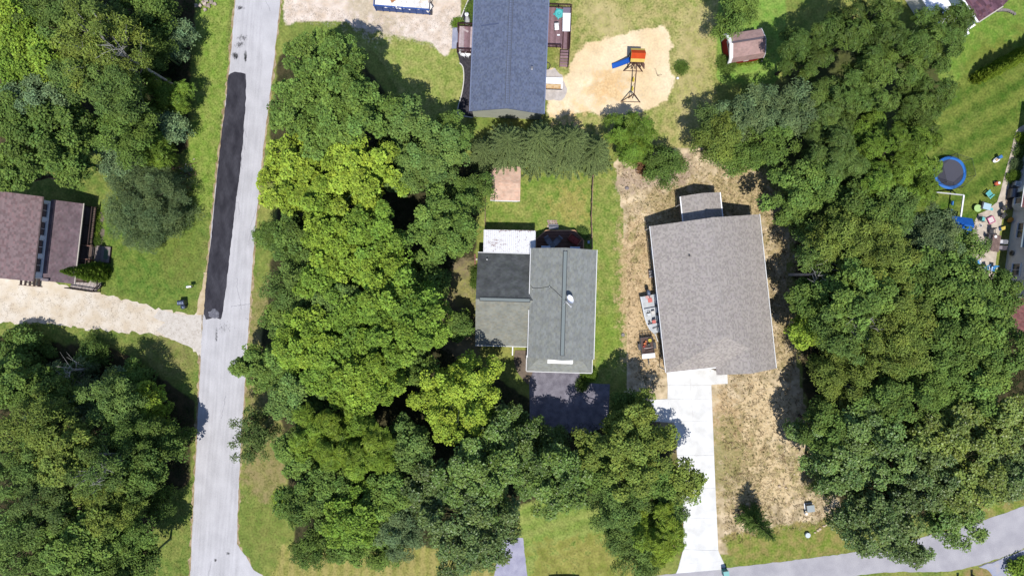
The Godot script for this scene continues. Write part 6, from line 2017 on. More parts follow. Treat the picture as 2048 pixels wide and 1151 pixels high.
	for k in 70:
		var q := Vector3(rng.randf_range(-3.0, 3.0), 1.35 + rng.randf_range(0.0, 0.35), rng.randf_range(-2.8, -0.25))
		var sz := Vector3(rng.randf_range(0.4, 1.3), 0.03, rng.randf_range(0.3, 0.9))
		var bsn := Basis.from_euler(Vector3(rng.randf_range(-0.35, 0.35), rng.randf() * TAU, rng.randf_range(-0.35, 0.35)))
		var col: Color = cols[rng.randi() % 3 if k > 4 else 3]
		var c := bx("debris", D, q, sz, tri_mat("debris %d" % (cols.find(col)), grain(col, col * 0.9, 102, 0.1, 64), 1.0), bsn)
		c.name = c.name
	bx("cardboard", D, Vector3(-1.0, 1.8, -0.95), Vector3(0.8, 0.35, 0.7), tri_mat("cardboard", grain(ph(206, 150, 110), ph(180, 124, 88), 103, 0.15, 64), 1.0), Basis.from_euler(Vector3(0.3, 0.6, 0.2)))
	bx("fill", D, Vector3(0, 0.8, -1.5), Vector3(6.4, 1.1, 2.8), tri_mat("debris 0", grain(cols[0], cols[0] * 0.9, 102, 0.1, 64), 1.0))


func build_small_things() -> void:
	var white := flat_mat("white panel", Color(0.6, 0.6, 0.61), 0.5)
	var black := flat_mat("black rubber", Color(0.022, 0.022, 0.025), 0.6)
	# by the road
	var mb := thing("mailbox", "white mailbox on a post beside the road's sandy shoulder", "mailbox", spot(386, 573), 0.12)
	bx("post", mb, Vector3(0, 0.5, 0), Vector3(0.1, 1.0, 0.1), wood_set("crate wood", ph(214, 176, 140))[0])
	var s := Shape.new()
	s.extrude(pts([[-0.26, 1.0, -0.12], [-0.26, 1.0, 0.12], [-0.26, 1.18, 0.12], [-0.26, 1.26, 0.06], [-0.26, 1.26, -0.06], [-0.26, 1.18, -0.12]]), Vector3(0.55, 0, 0))
	part("box", s, white, mb)
	bx("flag", mb, Vector3(0.1, 1.2, 0.14), Vector3(0.14, 0.1, 0.02), flat_mat("flag red", ph(190, 40, 40)))
	bx("paper_tube", mb, Vector3(0, 0.86, 0), Vector3(0.5, 0.14, 0.18), flat_mat("tube", ph(90, 100, 110)))
	var gm := flat_mat("bin blue black", ph(62, 72, 92), 0.35)
	var bins := [[368, 604.5, "large dark wheeled bin lying across behind the smaller bin at the driveway corner"], [371, 612.5, "small dark round-lidded bin at the driveway corner"]]
	var b := thing("bin", bins[0][2], "bin", spot(bins[0][0], bins[0][1]), 0.08, "bins at the driveway corner")
	s = Shape.new()
	s.extrude(pts([[-0.38, 0.0, -0.26], [-0.38, 0.0, 0.26], [-0.38, 0.9, 0.3], [-0.38, 1.02, 0.2], [-0.38, 1.06, 0], [-0.38, 1.02, -0.2], [-0.38, 0.9, -0.3]]), Vector3(0.8, 0, 0))
	part("body", s, gm, b)
	for k in 4:
		bx("lid_rib", b, Vector3(-0.25 + k * 0.18, 1.065, 0.05), Vector3(0.07, 0.03, 0.26), flat_mat("lid shine", ph(170, 184, 214), 0.3))
	bx("wheel", b, Vector3(-0.3, 0.1, -0.3), Vector3(0.1, 0.2, 0.2), black)
	bx("wheel", b, Vector3(0.3, 0.1, -0.3), Vector3(0.1, 0.2, 0.2), black)
	var b2 := thing("bin", bins[1][2], "bin", spot(bins[1][0], bins[1][1]), 0.0, "bins at the driveway corner")
	s = Shape.new()
	s.lathe(Vector3.ZERO, [Vector2(0, 0), Vector2(0.24, 0), Vector2(0.29, 0.7), Vector2(0.31, 0.72), Vector2(0.28, 0.8), Vector2(0.12, 0.88), Vector2(0, 0.9)], 16)
	part("body", s, gm, b2)
	bx("lid_handle", b2, Vector3(0.08, 0.9, 0.08), Vector3(0.12, 0.05, 0.12), flat_mat("lid shine", ph(170, 184, 214), 0.3))
	# by the concrete driveway
	var tb := thing("bin", "teal wheeled bin with dark lid at the foot of the white driveway", "bin", spot(1448, 1141), 0.15)
	bx("body", tb, Vector3(0, 0.5, 0), Vector3(0.6, 1.0, 0.7), flat_mat("teal bin", ph(70, 158, 158), 0.5))
	bx("lid", tb, Vector3(0, 1.03, 0.02), Vector3(0.66, 0.07, 0.76), flat_mat("teal lid", ph(86, 176, 172), 0.45))
	bx("handle", tb, Vector3(0, 0.98, -0.4), Vector3(0.5, 0.05, 0.06), black)
	for x in [-0.25, 0.25]:
		bx("wheel", tb, Vector3(x, 0.11, -0.34), Vector3(0.08, 0.22, 0.22), black)
	var ub := thing("utility_box", "grey-green utility cabinet on the bare soil south-east of the grey-roofed house", "cabinet", spot(1617, 1013), 0.12)
	bx("body", ub, Vector3(0, 0.35, 0), Vector3(0.85, 0.7, 0.75), flat_mat("cabinet", ph(150, 160, 162), 0.5))
	bx("lid", ub, Vector3(0, 0.72, 0.0), Vector3(0.9, 0.05, 0.8), flat_mat("cabinet lid", ph(160, 172, 174), 0.45))
	bx("pad", ub, Vector3(0, 0.03, 0), Vector3(1.0, 0.08, 0.95), white)
	var pd := thing("pedestal", "small white pedestal post next to the grey-green utility cabinet", "post", spot(1609, 1024))
	bx("post", pd, Vector3(0, 0.3, 0), Vector3(0.16, 0.6, 0.16), white)
	bx("cap", pd, Vector3(0, 0.62, 0), Vector3(0.24, 0.06, 0.24), white)
	var wc := thing("well_cap", "white round pipe cap in the grass near the cross road", "well cap", spot(1614, 1068))
	s = Shape.new()
	s.lathe(Vector3.ZERO, [Vector2(0.26, 0), Vector2(0.26, 0.3), Vector2(0.3, 0.3), Vector2(0.3, 0.38), Vector2(0, 0.4)], 16)
	part("cap", s, flat_mat("cap white", ph(226, 236, 236)), wc)
	s = Shape.new()
	ring(s, Vector3(0, 0.3, 0), 0.28, 0.33, 0.06, 16)
	part("rim", s, flat_mat("cap rim", ph(150, 162, 166)), wc)
	rng.seed = 15
	for k in 9:
		var q := [[1630, 1064], [1636, 1060], [1640, 1057], [1653, 1049], [1648, 1051], [1568, 968], [1572, 975], [1559, 972], [1589, 948]][k] as Array
		var r := MeshInstance3D.new()
		s = Shape.new()
		var rr := rng.randf_range(0.12, 0.24)
		s.blob(Vector3(0, rr * 0.3, 0), Vector3(rr, rr * 0.6, rr * rng.randf_range(0.6, 1.0)), 7, 5)
		r.name = numbered("rock", self)
		r.mesh = s.mesh(flat_mat("tan rock", ph(226, 202, 168)))
		r.position = spot(q[0], q[1])
		add_child(r, true)
		tag(r, ["pale rock beside the white pipe cap, westernmost of its scatter", "pale rock by the white pipe cap, second from the west", "pale rock by the white pipe cap, middle one", "pale rock by the white pipe cap, easternmost", "pale rock by the white pipe cap, second from the east", "pale rock on the bare soil above the lone conifer, middle of three", "pale rock on the bare soil above the lone conifer, easternmost of three", "pale rock on the bare soil above the lone conifer, westernmost of three", "pale rock alone near the foot of the blue-green oak"][k], "rock", "pale rocks on the bare soil" if k > 4 else "pale rocks by the pipe cap")
	# posts at the south edge
	for k in 2:
		var p := thing("bollard", ["shorter dark wooden post at the south edge by the cross road", "taller dark wooden post at the south edge by the driveway mouth"][k], "post", spot([1916, 1944][k], [1153, 1150][k]), 0.0, "dark posts by the cross road")
		bx("post", p, Vector3(0, [0.4, 0.6][k], 0), Vector3(0.26, [0.8, 1.2][k], 0.26), flat_mat("dark wood", Color(0.03, 0.028, 0.03)))
		bx("cap", p, Vector3(0, [0.82, 1.22][k], 0), Vector3(0.3, 0.05, 0.3), flat_mat("dark wood", Color(0.03, 0.028, 0.03)))
	# black car, only its roof edge in the frame
	var c := thing("car", "black car cut off by the south edge beside the front lawn", "car", spot(1128, 1168), 0.0)
	var paint := flat_mat("black paint", Color(0.012, 0.012, 0.014), 0.15)
	s = Shape.new()
	s.extrude(pts([[-1.8, 0.35, -0.85], [-1.85, 0.75, -0.85], [-1.0, 0.9, -0.85], [0.9, 0.9, -0.85], [1.85, 0.75, -0.85], [1.85, 0.35, -0.85]]), Vector3(0, 0, 1.7))
	part("body", s, paint, c)
	s = Shape.new()
	s.extrude(pts([[-1.2, 0.89, -0.7], [-0.7, 1.42, -0.6], [0.7, 1.42, -0.6], [1.35, 0.89, -0.7]]), Vector3(0, 0, 1.35))
	part("cabin", s, flat_mat("dim glass", Color(0.035, 0.042, 0.05), 0.12), c)
	bx("roof", c, Vector3(0, 1.44, 0), Vector3(1.5, 0.05, 1.2), paint)
	for x in [-1.15, 1.15]:
		for z in [-0.78, 0.78]:
			s = Shape.new()
			s.lathe(Vector3.ZERO, [Vector2(0, -0.1), Vector2(0.3, -0.1), Vector2(0.32, 0), Vector2(0.3, 0.1), Vector2(0, 0.1)], 16)
			var w := part("wheel", s, black, c)
			w.transform = Transform3D(Basis(Vector3.RIGHT, PI / 2), Vector3(x, 0.32, z))
	bx("mirror", c, Vector3(-0.85, 0.98, -0.98), Vector3(0.12, 0.14, 0.24), paint)
	for z in [-0.6, 0.6]:
		bx("headlight", c, Vector3(-1.84, 0.62, z), Vector3(0.06, 0.12, 0.3), flat_mat("lamp glass", Color(0.5, 0.5, 0.5), 0.15))
	# dead brush and rubble
	rng.seed = 31
	var rub := thing("rubble_pile", "pile of pale broken rubble beside the road at the north", "rubble", spot(411, 7))
	for k in 26:
		bx("chunk", rub, Vector3(rng.randfn() * 0.6, 0.1 + rng.randf() * 0.25, rng.randfn() * 0.45), Vector3(rng.randf_range(0.15, 0.45), rng.randf_range(0.08, 0.2), rng.randf_range(0.15, 0.4)), tri_mat("rubble", grain(ph(226, 210, 196), ph(190, 172, 158), 104, 0.2, 64), 1.0), Basis.from_euler(Vector3(rng.randf(), rng.randf() * 6, rng.randf())))
	var st := thing("stump", "grey tree stump in a patch of pale chips beside the verge", "stump", spot(374, 341))
	s = Shape.new()
	s.tube([Vector3.ZERO, Vector3(0, 0.3, 0)], [0.42, 0.32], 11)
	part("wood", s, bark("grey"), st)
	for k in 6:
		bar("root", st, Vector3(0, 0.1, 0), Vector3(cos(k * 1.1) * 0.7, 0.0, sin(k * 1.1) * 0.7), 0.14, 0.12, bark("grey"))
	for k in 16:
		bx("chip", st, Vector3(rng.randfn() * 0.7, 0.03, rng.randfn() * 0.6), Vector3(rng.randf_range(0.1, 0.3), 0.04, 0.08), tri_mat("rubble", grain(ph(226, 210, 196), ph(190, 172, 158), 104, 0.2, 64), 1.0), yaw(rng.randf() * 6))
	var sb := thing("brush_pile", "heap of dead reddish twigs beside the grey-green round tree", "brush", spot(360, 352))
	for k in 60:
		var a := Vector3(rng.randfn() * 0.9, rng.randf() * 0.5 + 0.05, rng.randfn() * 0.9)
		bar("twig", sb, a, a + Vector3(rng.randfn(), rng.randf() * 0.8, rng.randfn()) * 0.7, 0.035, 0.035, flat_mat("dead twig %d" % (k % 2), [ph(150, 112, 92), ph(110, 76, 66)][k % 2], 0.95))
	for q in [[1505, 20, "white"], [1354, 157, "white"]]:
		pass
	var ball := thing("ball", "white ball in the grass at the edge of the sandy play yard", "ball", spot(1355, 157))
	s = Shape.new()
	s.blob(Vector3(0, 0.16, 0), Vector3(0.16, 0.16, 0.16), 10, 7)
	part("ball_skin", s, white, ball)
	s = Shape.new()
	ring(s, Vector3(0, 0.16, 0), 0.155, 0.164, 0.02, 12)
	part("seam", s, flat_mat("seam grey", ph(180, 190, 196)), ball)


func build_east_yard() -> void:
	var white := flat_mat("white panel", Color(0.6, 0.6, 0.61), 0.5)
	var black := flat_mat("dark frame", Color(0.03, 0.03, 0.035), 0.5)
	var blue := flat_mat("trampoline blue", ph(40, 124, 214), 0.55)
	# trampoline
	var c := spot(1901, 345, 0.85)
	var t := thing("trampoline", "round trampoline with blue rim pad, black mat and net poles", "trampoline", Vector3(c.x, 0, c.z))
	var s := Shape.new()
	s.lathe(Vector3.ZERO, [Vector2(1.58, 0.86), Vector2(1.62, 0.9), Vector2(1.9, 0.88), Vector2(1.96, 0.82), Vector2(1.58, 0.84), Vector2(1.58, 0.86)], 40)
	part("rim_pad", s, blue, t)
	s = Shape.new()
	s.lathe(Vector3.ZERO, [Vector2(0, 0.80), Vector2(1.58, 0.83)], 40)
	part("jumping_mat", s, flat_mat("mat", ph(70, 70, 84), 0.7), t)
	s = Shape.new()
	var rim := []
	var rr := []
	for k in 33:
		rim.append(Vector3(cos(TAU * k / 32) * 1.93, 0.78, sin(TAU * k / 32) * 1.93))
		rr.append(0.025)
	s.tube(rim, rr, 5, false)
	part("steel_ring", s, flat_mat("galvanised", ph(206, 204, 200), 0.4, 0.3), t)
	var net := StandardMaterial3D.new()
	net.resource_name = "net"
	net.albedo_color = Color(0.03, 0.04, 0.035, 0.28)
	net.transparency = BaseMaterial3D.TRANSPARENCY_ALPHA
	net.roughness = 0.9
	net.cull_mode = BaseMaterial3D.CULL_DISABLED
	for k in 6:
		var a := TAU * k / 6 + 0.3
		var o := Vector3(cos(a), 0, sin(a)) * 2.0
		pole("net_pole", t, o, o + Vector3(0, 2.6, 0), 0.025, black)
		pole("leg", t, o * 0.95 + Vector3(0, 0.78, 0), o * 0.95, 0.03, flat_mat("galvanised", ph(206, 204, 200), 0.4, 0.3))
		var a2 := a + TAU / 6
		var o2 := Vector3(cos(a2), 0, sin(a2)) * 2.0
		s = Shape.new()
		s.face([o + Vector3(0, 0.95, 0), o2 + Vector3(0, 0.95, 0), o2 + Vector3(0, 2.55, 0), o + Vector3(0, 2.55, 0)], o + o2)
		part("net", s, net, t)
		bar("net_rope", t, o + Vector3(0, 2.57, 0), o2 + Vector3(0, 2.57, 0), 0.02, 0.02, black)
	# white swing frame with blue tarp roof
	var p := spot(1888, 410, 0)
	var w := thing("swing_frame", "white swing frame with blue seats and a blue tarp roof under the trees", "playset", Vector3(p.x, 0, p.z), deg_to_rad(-8.0))
	var beam0 := Vector3(0.75, 2.3, -1.0)
	var beam1 := Vector3(0.75, 2.3, 1.7)
	bar("swing_beam", w, beam0, beam1, 0.16, 0.16, white)
	bar("frame_leg", w, beam0, beam0 + Vector3(-2.2, -2.3, -0.4), 0.12, 0.12, white)
	bar("frame_leg", w, beam0, beam0 + Vector3(0.6, -2.3, -0.5), 0.12, 0.12, white)
	bar("cross_bar", w, beam0 + Vector3(-1.0, -1.0, -0.2), beam0 + Vector3(0.3, -1.0, -0.25), 0.1, 0.1, white)
	for k in 2:
		var sw := Node3D.new()
		sw.name = numbered("swing", w)
		w.add_child(sw)
		var z := -0.3 + k * 1.0
		for q in [-0.22, 0.22]:
			bar("chain", sw, Vector3(0.75, 2.25, z + q), Vector3(0.7, 0.5, z + q), 0.02, 0.02, black)
		bx("swing_seat", sw, Vector3(0.7, 0.48, z), Vector3(0.28, 0.05, 0.5), flat_mat("seat blue", ph(60, 140, 220)))
	for x in [0.0, 2.0]:
		for z in [1.8, 3.3]:
			bx("tower_post", w, Vector3(x - 0.2, 1.2, z), Vector3(0.12, 2.4, 0.12), white)
	bx("tower_floor", w, Vector3(0.8, 1.2, 2.55), Vector3(2.1, 0.08, 1.6), wood_set("play wood", ph(112, 84, 76))[0])
	s = Shape.new()
	s.plate(pts([[-0.5, 2.5, 1.6], [2.0, 2.5, 1.6], [2.0, 3.1, 2.5], [-0.5, 3.1, 2.5]]), 0.03)
	s.plate(pts([[-0.5, 2.5, 3.4], [2.0, 2.5, 3.4], [2.0, 3.1, 2.5], [-0.5, 3.1, 2.5]]), 0.03)
	part("tarp_roof", s, tri_mat("blue tarp", grain(ph(40, 110, 200), ph(32, 96, 184), 105, 0.12, 64), 1.2), w)
	s = Shape.new()
	s.plate(pts([[-0.3, 1.2, 3.4], [0.4, 1.2, 3.4], [0.4, 0.1, 5.4], [-0.3, 0.1, 5.4]]), 0.04)
	part("slide", s, flat_mat("seat blue", ph(60, 140, 220)), w)
	# toys on the lawn
	var rk := thing("rocking_toy", "white and blue rocking toy on the eastern lawn", "toy", spot(1991, 320), 0.5)
	s = Shape.new()
	s.blob(Vector3(0, 0.25, 0), Vector3(0.5, 0.16, 0.28), 12, 6)
	part("rocker", s, white, rk)
	bx("seat", rk, Vector3(-0.1, 0.42, 0), Vector3(0.3, 0.1, 0.26), flat_mat("toy tan", ph(226, 190, 140)))
	bx("backrest", rk, Vector3(0.25, 0.6, -0.15), Vector3(0.4, 0.4, 0.34), flat_mat("toy blue", ph(70, 130, 200)))
	var og := thing("ride_on_toy", "orange ride-on toy at the edge of the garden path", "toy", spot(1992, 367), 0.2)
	s = Shape.new()
	s.blob(Vector3(0, 0.3, 0), Vector3(0.38, 0.26, 0.28), 10, 6)
	part("body", s, flat_mat("toy orange", ph(220, 104, 66)), og)
	bx("seat", og, Vector3(0.05, 0.55, 0), Vector3(0.26, 0.06, 0.26), white)
	for z in [-0.26, 0.26]:
		bx("wheel", og, Vector3(-0.2, 0.12, z), Vector3(0.24, 0.24, 0.08), black)
	var cols := {"teal": flat_mat("teal chair", ph(112, 206, 206), 0.5), "pink": flat_mat("pink frame", ph(226, 60, 150), 0.5), "sky": flat_mat("sky chair", ph(72, 160, 226), 0.6), "brown": flat_mat("brown table", ph(140, 118, 112), 0.7), "black": black}
	var ad := thing("adirondack_chair", "teal slatted garden chair alone on the eastern lawn", "chair", spot(1975, 389), 2.3)
	for k in 5:
		bx("back_slat", ad, Vector3(-0.26 + k * 0.13, 0.6, -0.42), Vector3(0.11, 0.85, 0.03), cols.teal, Basis(Vector3.RIGHT, -0.5))
		bx("seat_slat", ad, Vector3(0, 0.33 + k * 0.012, -0.22 + k * 0.13), Vector3(0.6, 0.03, 0.11), cols.teal)
	for x in [-0.36, 0.36]:
		bx("armrest", ad, Vector3(x, 0.56, -0.02), Vector3(0.13, 0.03, 0.7), cols.teal)
		bx("leg", ad, Vector3(x, 0.28, 0.28), Vector3(0.06, 0.56, 0.08), cols.teal)
	var um := thing("parasol_base", "pale green round table top on the lawn beside the patio", "table", spot(1951, 417))
	s = Shape.new()
	s.lathe(Vector3.ZERO, [Vector2(0, 0.46), Vector2(0.44, 0.46), Vector2(0.44, 0.5), Vector2(0, 0.5)], 20)
	part("tabletop", s, flat_mat("pale green", ph(190, 226, 140), 0.5), um)
	pole("pedestal", um, Vector3.ZERO, Vector3(0, 0.46, 0), 0.06, white)
	var ct := thing("play_table", "pale blue play table with black side and teal scoop at the patio's north corner", "table", spot(1967, 413), -0.25)
	bx("tabletop", ct, Vector3(0.1, 0.52, 0), Vector3(0.95, 0.06, 0.75), flat_mat("play blue", ph(196, 226, 240), 0.5))
	bx("dark_side", ct, Vector3(-0.48, 0.4, 0), Vector3(0.2, 0.45, 0.9), black)
	bx("tray", ct, Vector3(0.65, 0.42, 0.15), Vector3(0.6, 0.06, 0.3), cols.teal)
	for x in [-0.3, 0.5]:
		for z in [-0.3, 0.3]:
			bx("leg", ct, Vector3(x, 0.25, z), Vector3(0.06, 0.5, 0.06), white)
	chair("garden_chair", "teal seat in dark frame on the west edge of the patio", spot(1961, 439), 1.4, cols.teal, black, "patio chairs")
	var pf := thing("play_pen", "bright pink square play frame lying on the patio", "toy", spot(1980, 440), 0.45)
	for k in 4:
		var a := k * PI / 2
		bx("frame_bar", pf, Vector3(cos(a), 0, sin(a)) * 0.36 + Vector3(0, 0.3, 0), Vector3(0.06, 0.06, 0.78), cols.pink, yaw(-a))
		bx("leg", pf, Vector3(cos(a + PI / 4), 0, sin(a + PI / 4)) * 0.5 + Vector3(0, 0.14, 0), Vector3(0.05, 0.3, 0.05), cols.pink)
	bx("cloth", pf, Vector3(0, 0.24, 0), Vector3(0.66, 0.02, 0.66), flat_mat("cloth", ph(240, 226, 222)), yaw(0.0))
	var bowl := thing("bowl", "small grey bowl on the patio west of the dining table", "bowl", spot(1961, 451))
	s = Shape.new()
	s.lathe(Vector3.ZERO, [Vector2(0, 0.02), Vector2(0.12, 0.02), Vector2(0.18, 0.12), Vector2(0.16, 0.12), Vector2(0.1, 0.05), Vector2(0, 0.05)], 14)
	part("body", s, flat_mat("bowl grey", ph(120, 116, 112), 0.4), bowl)
	s = Shape.new()
	ring(s, Vector3(0, 0.12, 0), 0.155, 0.19, 0.015, 14)
	part("rim", s, white, bowl)
	var dt := thing("dining_table", "long brown patio table with a white plate on its north end", "table", spot(1984, 487), deg_to_rad(-9))
	for k in 6:
		bx("board", dt, Vector3(-0.4 + k * 0.16, 0.74, 0), Vector3(0.15, 0.035, 2.0), tri_mat("table wood%d" % (k % 2), grain(ph(150, 128, 120) * (0.9 + 0.2 * (k % 2)), ph(130, 108, 102), 106, 0.15, 64), 1.0))
	for x in [-0.38, 0.38]:
		for z in [-0.88, 0.88]:
			bx("leg", dt, Vector3(x, 0.36, z), Vector3(0.07, 0.72, 0.07), black)
	var pl := thing("plate", "white plate on the brown patio table", "plate", spot(1983, 474) + Vector3(0, 0.765, 0))
	s = Shape.new()
	s.lathe(Vector3.ZERO, [Vector2(0, 0), Vector2(0.09, 0), Vector2(0.17, 0.03), Vector2(0.17, 0.04), Vector2(0.09, 0.012), Vector2(0, 0.012)], 16)
	part("disc", s, white, pl)
	s = Shape.new()
	ring(s, Vector3(0, 0.035, 0), 0.15, 0.175, 0.01, 16)
	part("rim", s, flat_mat("cloth", ph(240, 226, 222)), pl)
	for q in [[1974, 474, 1.4, "black patio chair on the west side of the dining table, north of its twin"], [1972, 492, 1.5, "black patio chair on the west side of the dining table, south of its twin"], [1979, 463, 0.0, "black patio chair at the north end of the dining table"], [1998, 484, -1.6, "black patio chair with pale seat on the east side of the dining table"], [1997, 496, -1.6, "grey patio chair on the east side of the dining table next to the house"]]:
		chair("garden_chair", q[3], spot(q[0], q[1]), q[2], flat_mat("pale seat", ph(226, 226, 232)) if q[0] == 1998 else (flat_mat("grey seat", ph(150, 142, 150)) if q[0] == 1997 else black), black, "patio chairs")
	for q in [[1951, 526, 0.4, "sky blue folding chair under the tree at the patio's west edge"], [1968, 537, 0.2, "sky blue folding chair at the south of the patio, west one of a pair"], [1982, 538, -0.2, "sky blue folding chair at the south of the patio, east one of a pair"], [2013, 546, 0.1, "sky blue folding chair standing close to the house wall"]]:
		chair("folding_chair", q[3], spot(q[0], q[1]), q[2], cols.sky, white, "sky blue folding chairs")
	var gr := thing("grill", "grey domed barbecue grill beside the eastern house wall", "grill", spot(2018, 388), deg_to_rad(82))
	bx("cart", gr, Vector3(0, 0.4, 0), Vector3(1.1, 0.75, 0.5), black)
	s = Shape.new()
	s.tube([Vector3(-0.5, 0.85, 0), Vector3(0.5, 0.85, 0)], [0.34, 0.34], 14)
	part("hood", s, flat_mat("grill grey", ph(120, 122, 136), 0.35, 0.4), gr)
	bar("handle", gr, Vector3(-0.3, 1.1, 0.3), Vector3(0.3, 1.1, 0.3), 0.04, 0.04, flat_mat("galvanised", ph(206, 204, 200), 0.4, 0.3))
	bx("side_shelf", gr, Vector3(0.78, 0.8, 0), Vector3(0.4, 0.04, 0.45), black)
	var ac := thing("air_conditioner", "white box unit on the ground north of the grill", "air conditioner", spot(2029, 369), deg_to_rad(-8))
	bx("cabinet", ac, Vector3(0, 0.35, 0), Vector3(0.65, 0.7, 0.6), white)
	bx("grille", ac, Vector3(0, 0.71, 0), Vector3(0.5, 0.02, 0.45), flat_mat("hatch", ph(190, 200, 206)))
	for q in [[2004, 417, "dark", 0.4, "dark draped chair in the shade south of the grill"], [2002, 432, "dark", 0.8, "second dark chair in the shade, nearer the bay window"]]:
		chair("garden_chair", q[4], spot(q[0], q[1]), q[3], black, black, "chairs in the shade by the bay")
	var rt := thing("ride_on_toy", "orange and yellow push car in the shade under the bay window", "toy", spot(2018, 440), 0.7)
	s = Shape.new()
	s.blob(Vector3(0, 0.3, 0), Vector3(0.42, 0.25, 0.28), 10, 6)
	part("body", s, flat_mat("toy yellow", ph(230, 160, 50)), rt)
	for z in [-0.26, 0.26]:
		bx("wheel", rt, Vector3(-0.2, 0.12, z), Vector3(0.24, 0.24, 0.08), black)
	var cr := thing("cooler", "small blue and yellow cooler by the wall in the shade", "cooler", spot(2002, 457), 0.3)
	bx("body", cr, Vector3(0, 0.2, 0), Vector3(0.5, 0.4, 0.35), flat_mat("toy blue", ph(70, 130, 200)))
	bx("lid", cr, Vector3(0.05, 0.43, 0), Vector3(0.54, 0.06, 0.38), flat_mat("lid yellow", ph(230, 206, 90)))
	var names := ["northernmost", "second", "third", "southernmost"]
	for k in 4:
		var q: Array = [[2043, 277], [2037, 303], [2030, 330], [2025, 354]][k]
		column(q[0], q[1], 8.5, 0.8, ["lime", "olive", "grey", "bright"][k], "small rounded shrub in the bed along the eastern house wall, %s of four" % names[k], "shrubs along the eastern house", {"name": "shrub", "category": "shrub", "kind": "dense", "taper": 0.4})
	# arborvitae hedge at the north-east
	var first: Node3D = null
	for k in 13:
		var u := k / 12.0
		var px := 1952.0 + u * 118.0
		var py := 157.0 - u * 63.0
		var label := "slim arborvitae, %s from the west end of the hedge on the eastern lawn" % ["first", "second", "third", "fourth", "fifth", "sixth", "seventh", "eighth", "ninth", "tenth", "eleventh", "twelfth", "thirteenth"][k]
		var a := column(px, py, 9.0 + ((k * 7) % 3) * 0.5, 4.2 + ((k * 5) % 4) * 0.4, "yellow" if k % 3 == 0 else "lime", label, "arborvitae hedge on the eastern lawn", {"taper": 1.3})
		first = a if first == null else first
	var lw := thing("landscape_wall", "curved grey stone edging at the corner of the north-east house", "wall", spot(2008, 22))
	for k in 9:
		var u := k / 8.0
		bx("stone", lw, Vector3(-0.7 + u * 1.9, 0.12, 0.08 - 0.5 * u + 0.9 * u * u - 0.1), Vector3(0.26, 0.24, 0.3), tri_mat("edge stone%d" % (k % 2), grain(ph(170, 160, 156) * (0.9 + 0.2 * (k % 2)), ph(140, 132, 130), 107, 0.2, 64), 0.6), yaw(-0.3 + u * 0.6))
	# shed plants
	for q in [[1452, 128, 15, 1.6, "green", "leafy green shrub at the south-west corner of the red shed"], [1446, 60, 7, 1.0, "deep", "dark shrub at the north-west corner of the red shed"]]:
		column(q[0], q[1], q[2], q[3], q[4], q[5], "", {"name": "shrub", "category": "shrub", "kind": "dense", "taper": 0.5})
	for k in 5:
		column(1476 + k * 9.5, 121.5 - k * 1.9, 4.5, 0.5, "lime", "low yellow-green plant along the south wall of the red shed, %s from the west" % ["first", "second", "third", "fourth", "fifth"][k], "row of low plants by the red shed", {"name": "plant", "category": "plant", "kind": "dense", "taper": 0.4})
	var bd := thing("flower_bed_edging", "pale stone edging along the south side of the red shed", "edging", spot(1500, 124))
	for k in 12:
		bx("stone", bd, Vector3(-1.5 + k * 0.26, 0.06, 0.25 - k * 0.035), Vector3(0.24, 0.12, 0.2), flat_mat("edging dull", ph(206, 196, 176)), yaw(0.13))
	for q in [[190, 432, 6, "lime"], [191, 452, 7, "bright"], [188, 470, 7, "lime"], [192, 482, 6, "green"]]:
		column(q[0], q[1], q[2], 0.6, q[3], "low %s plant in the stone strip before the porch, %s" % [{"lime": "yellow-green", "bright": "bright green", "green": "green"}[q[3]], {432: "northernmost", 452: "second from the north", 470: "third from the north", 482: "southernmost"}[q[1]]], "plants in the stone strip", {"name": "plant", "category": "plant", "kind": "dense", "taper": 0.4})
	column(1362, 134, 9, 0.5, "green", "low sprawling weed clump at the east edge of the sandy play yard", "", {"name": "shrub", "category": "shrub", "kind": "dense", "taper": 0.4})
	var sap := thing("dead_shoot", "small bare forked sapling in the sandy play yard", "sapling", spot(1315, 151))
	rng.seed = 4
	for k in 5:
		pole("stem", sap, Vector3.ZERO, Vector3(rng.randfn() * 0.35, 0.7, rng.randfn() * 0.4), 0.015, bark("dark"), 4)


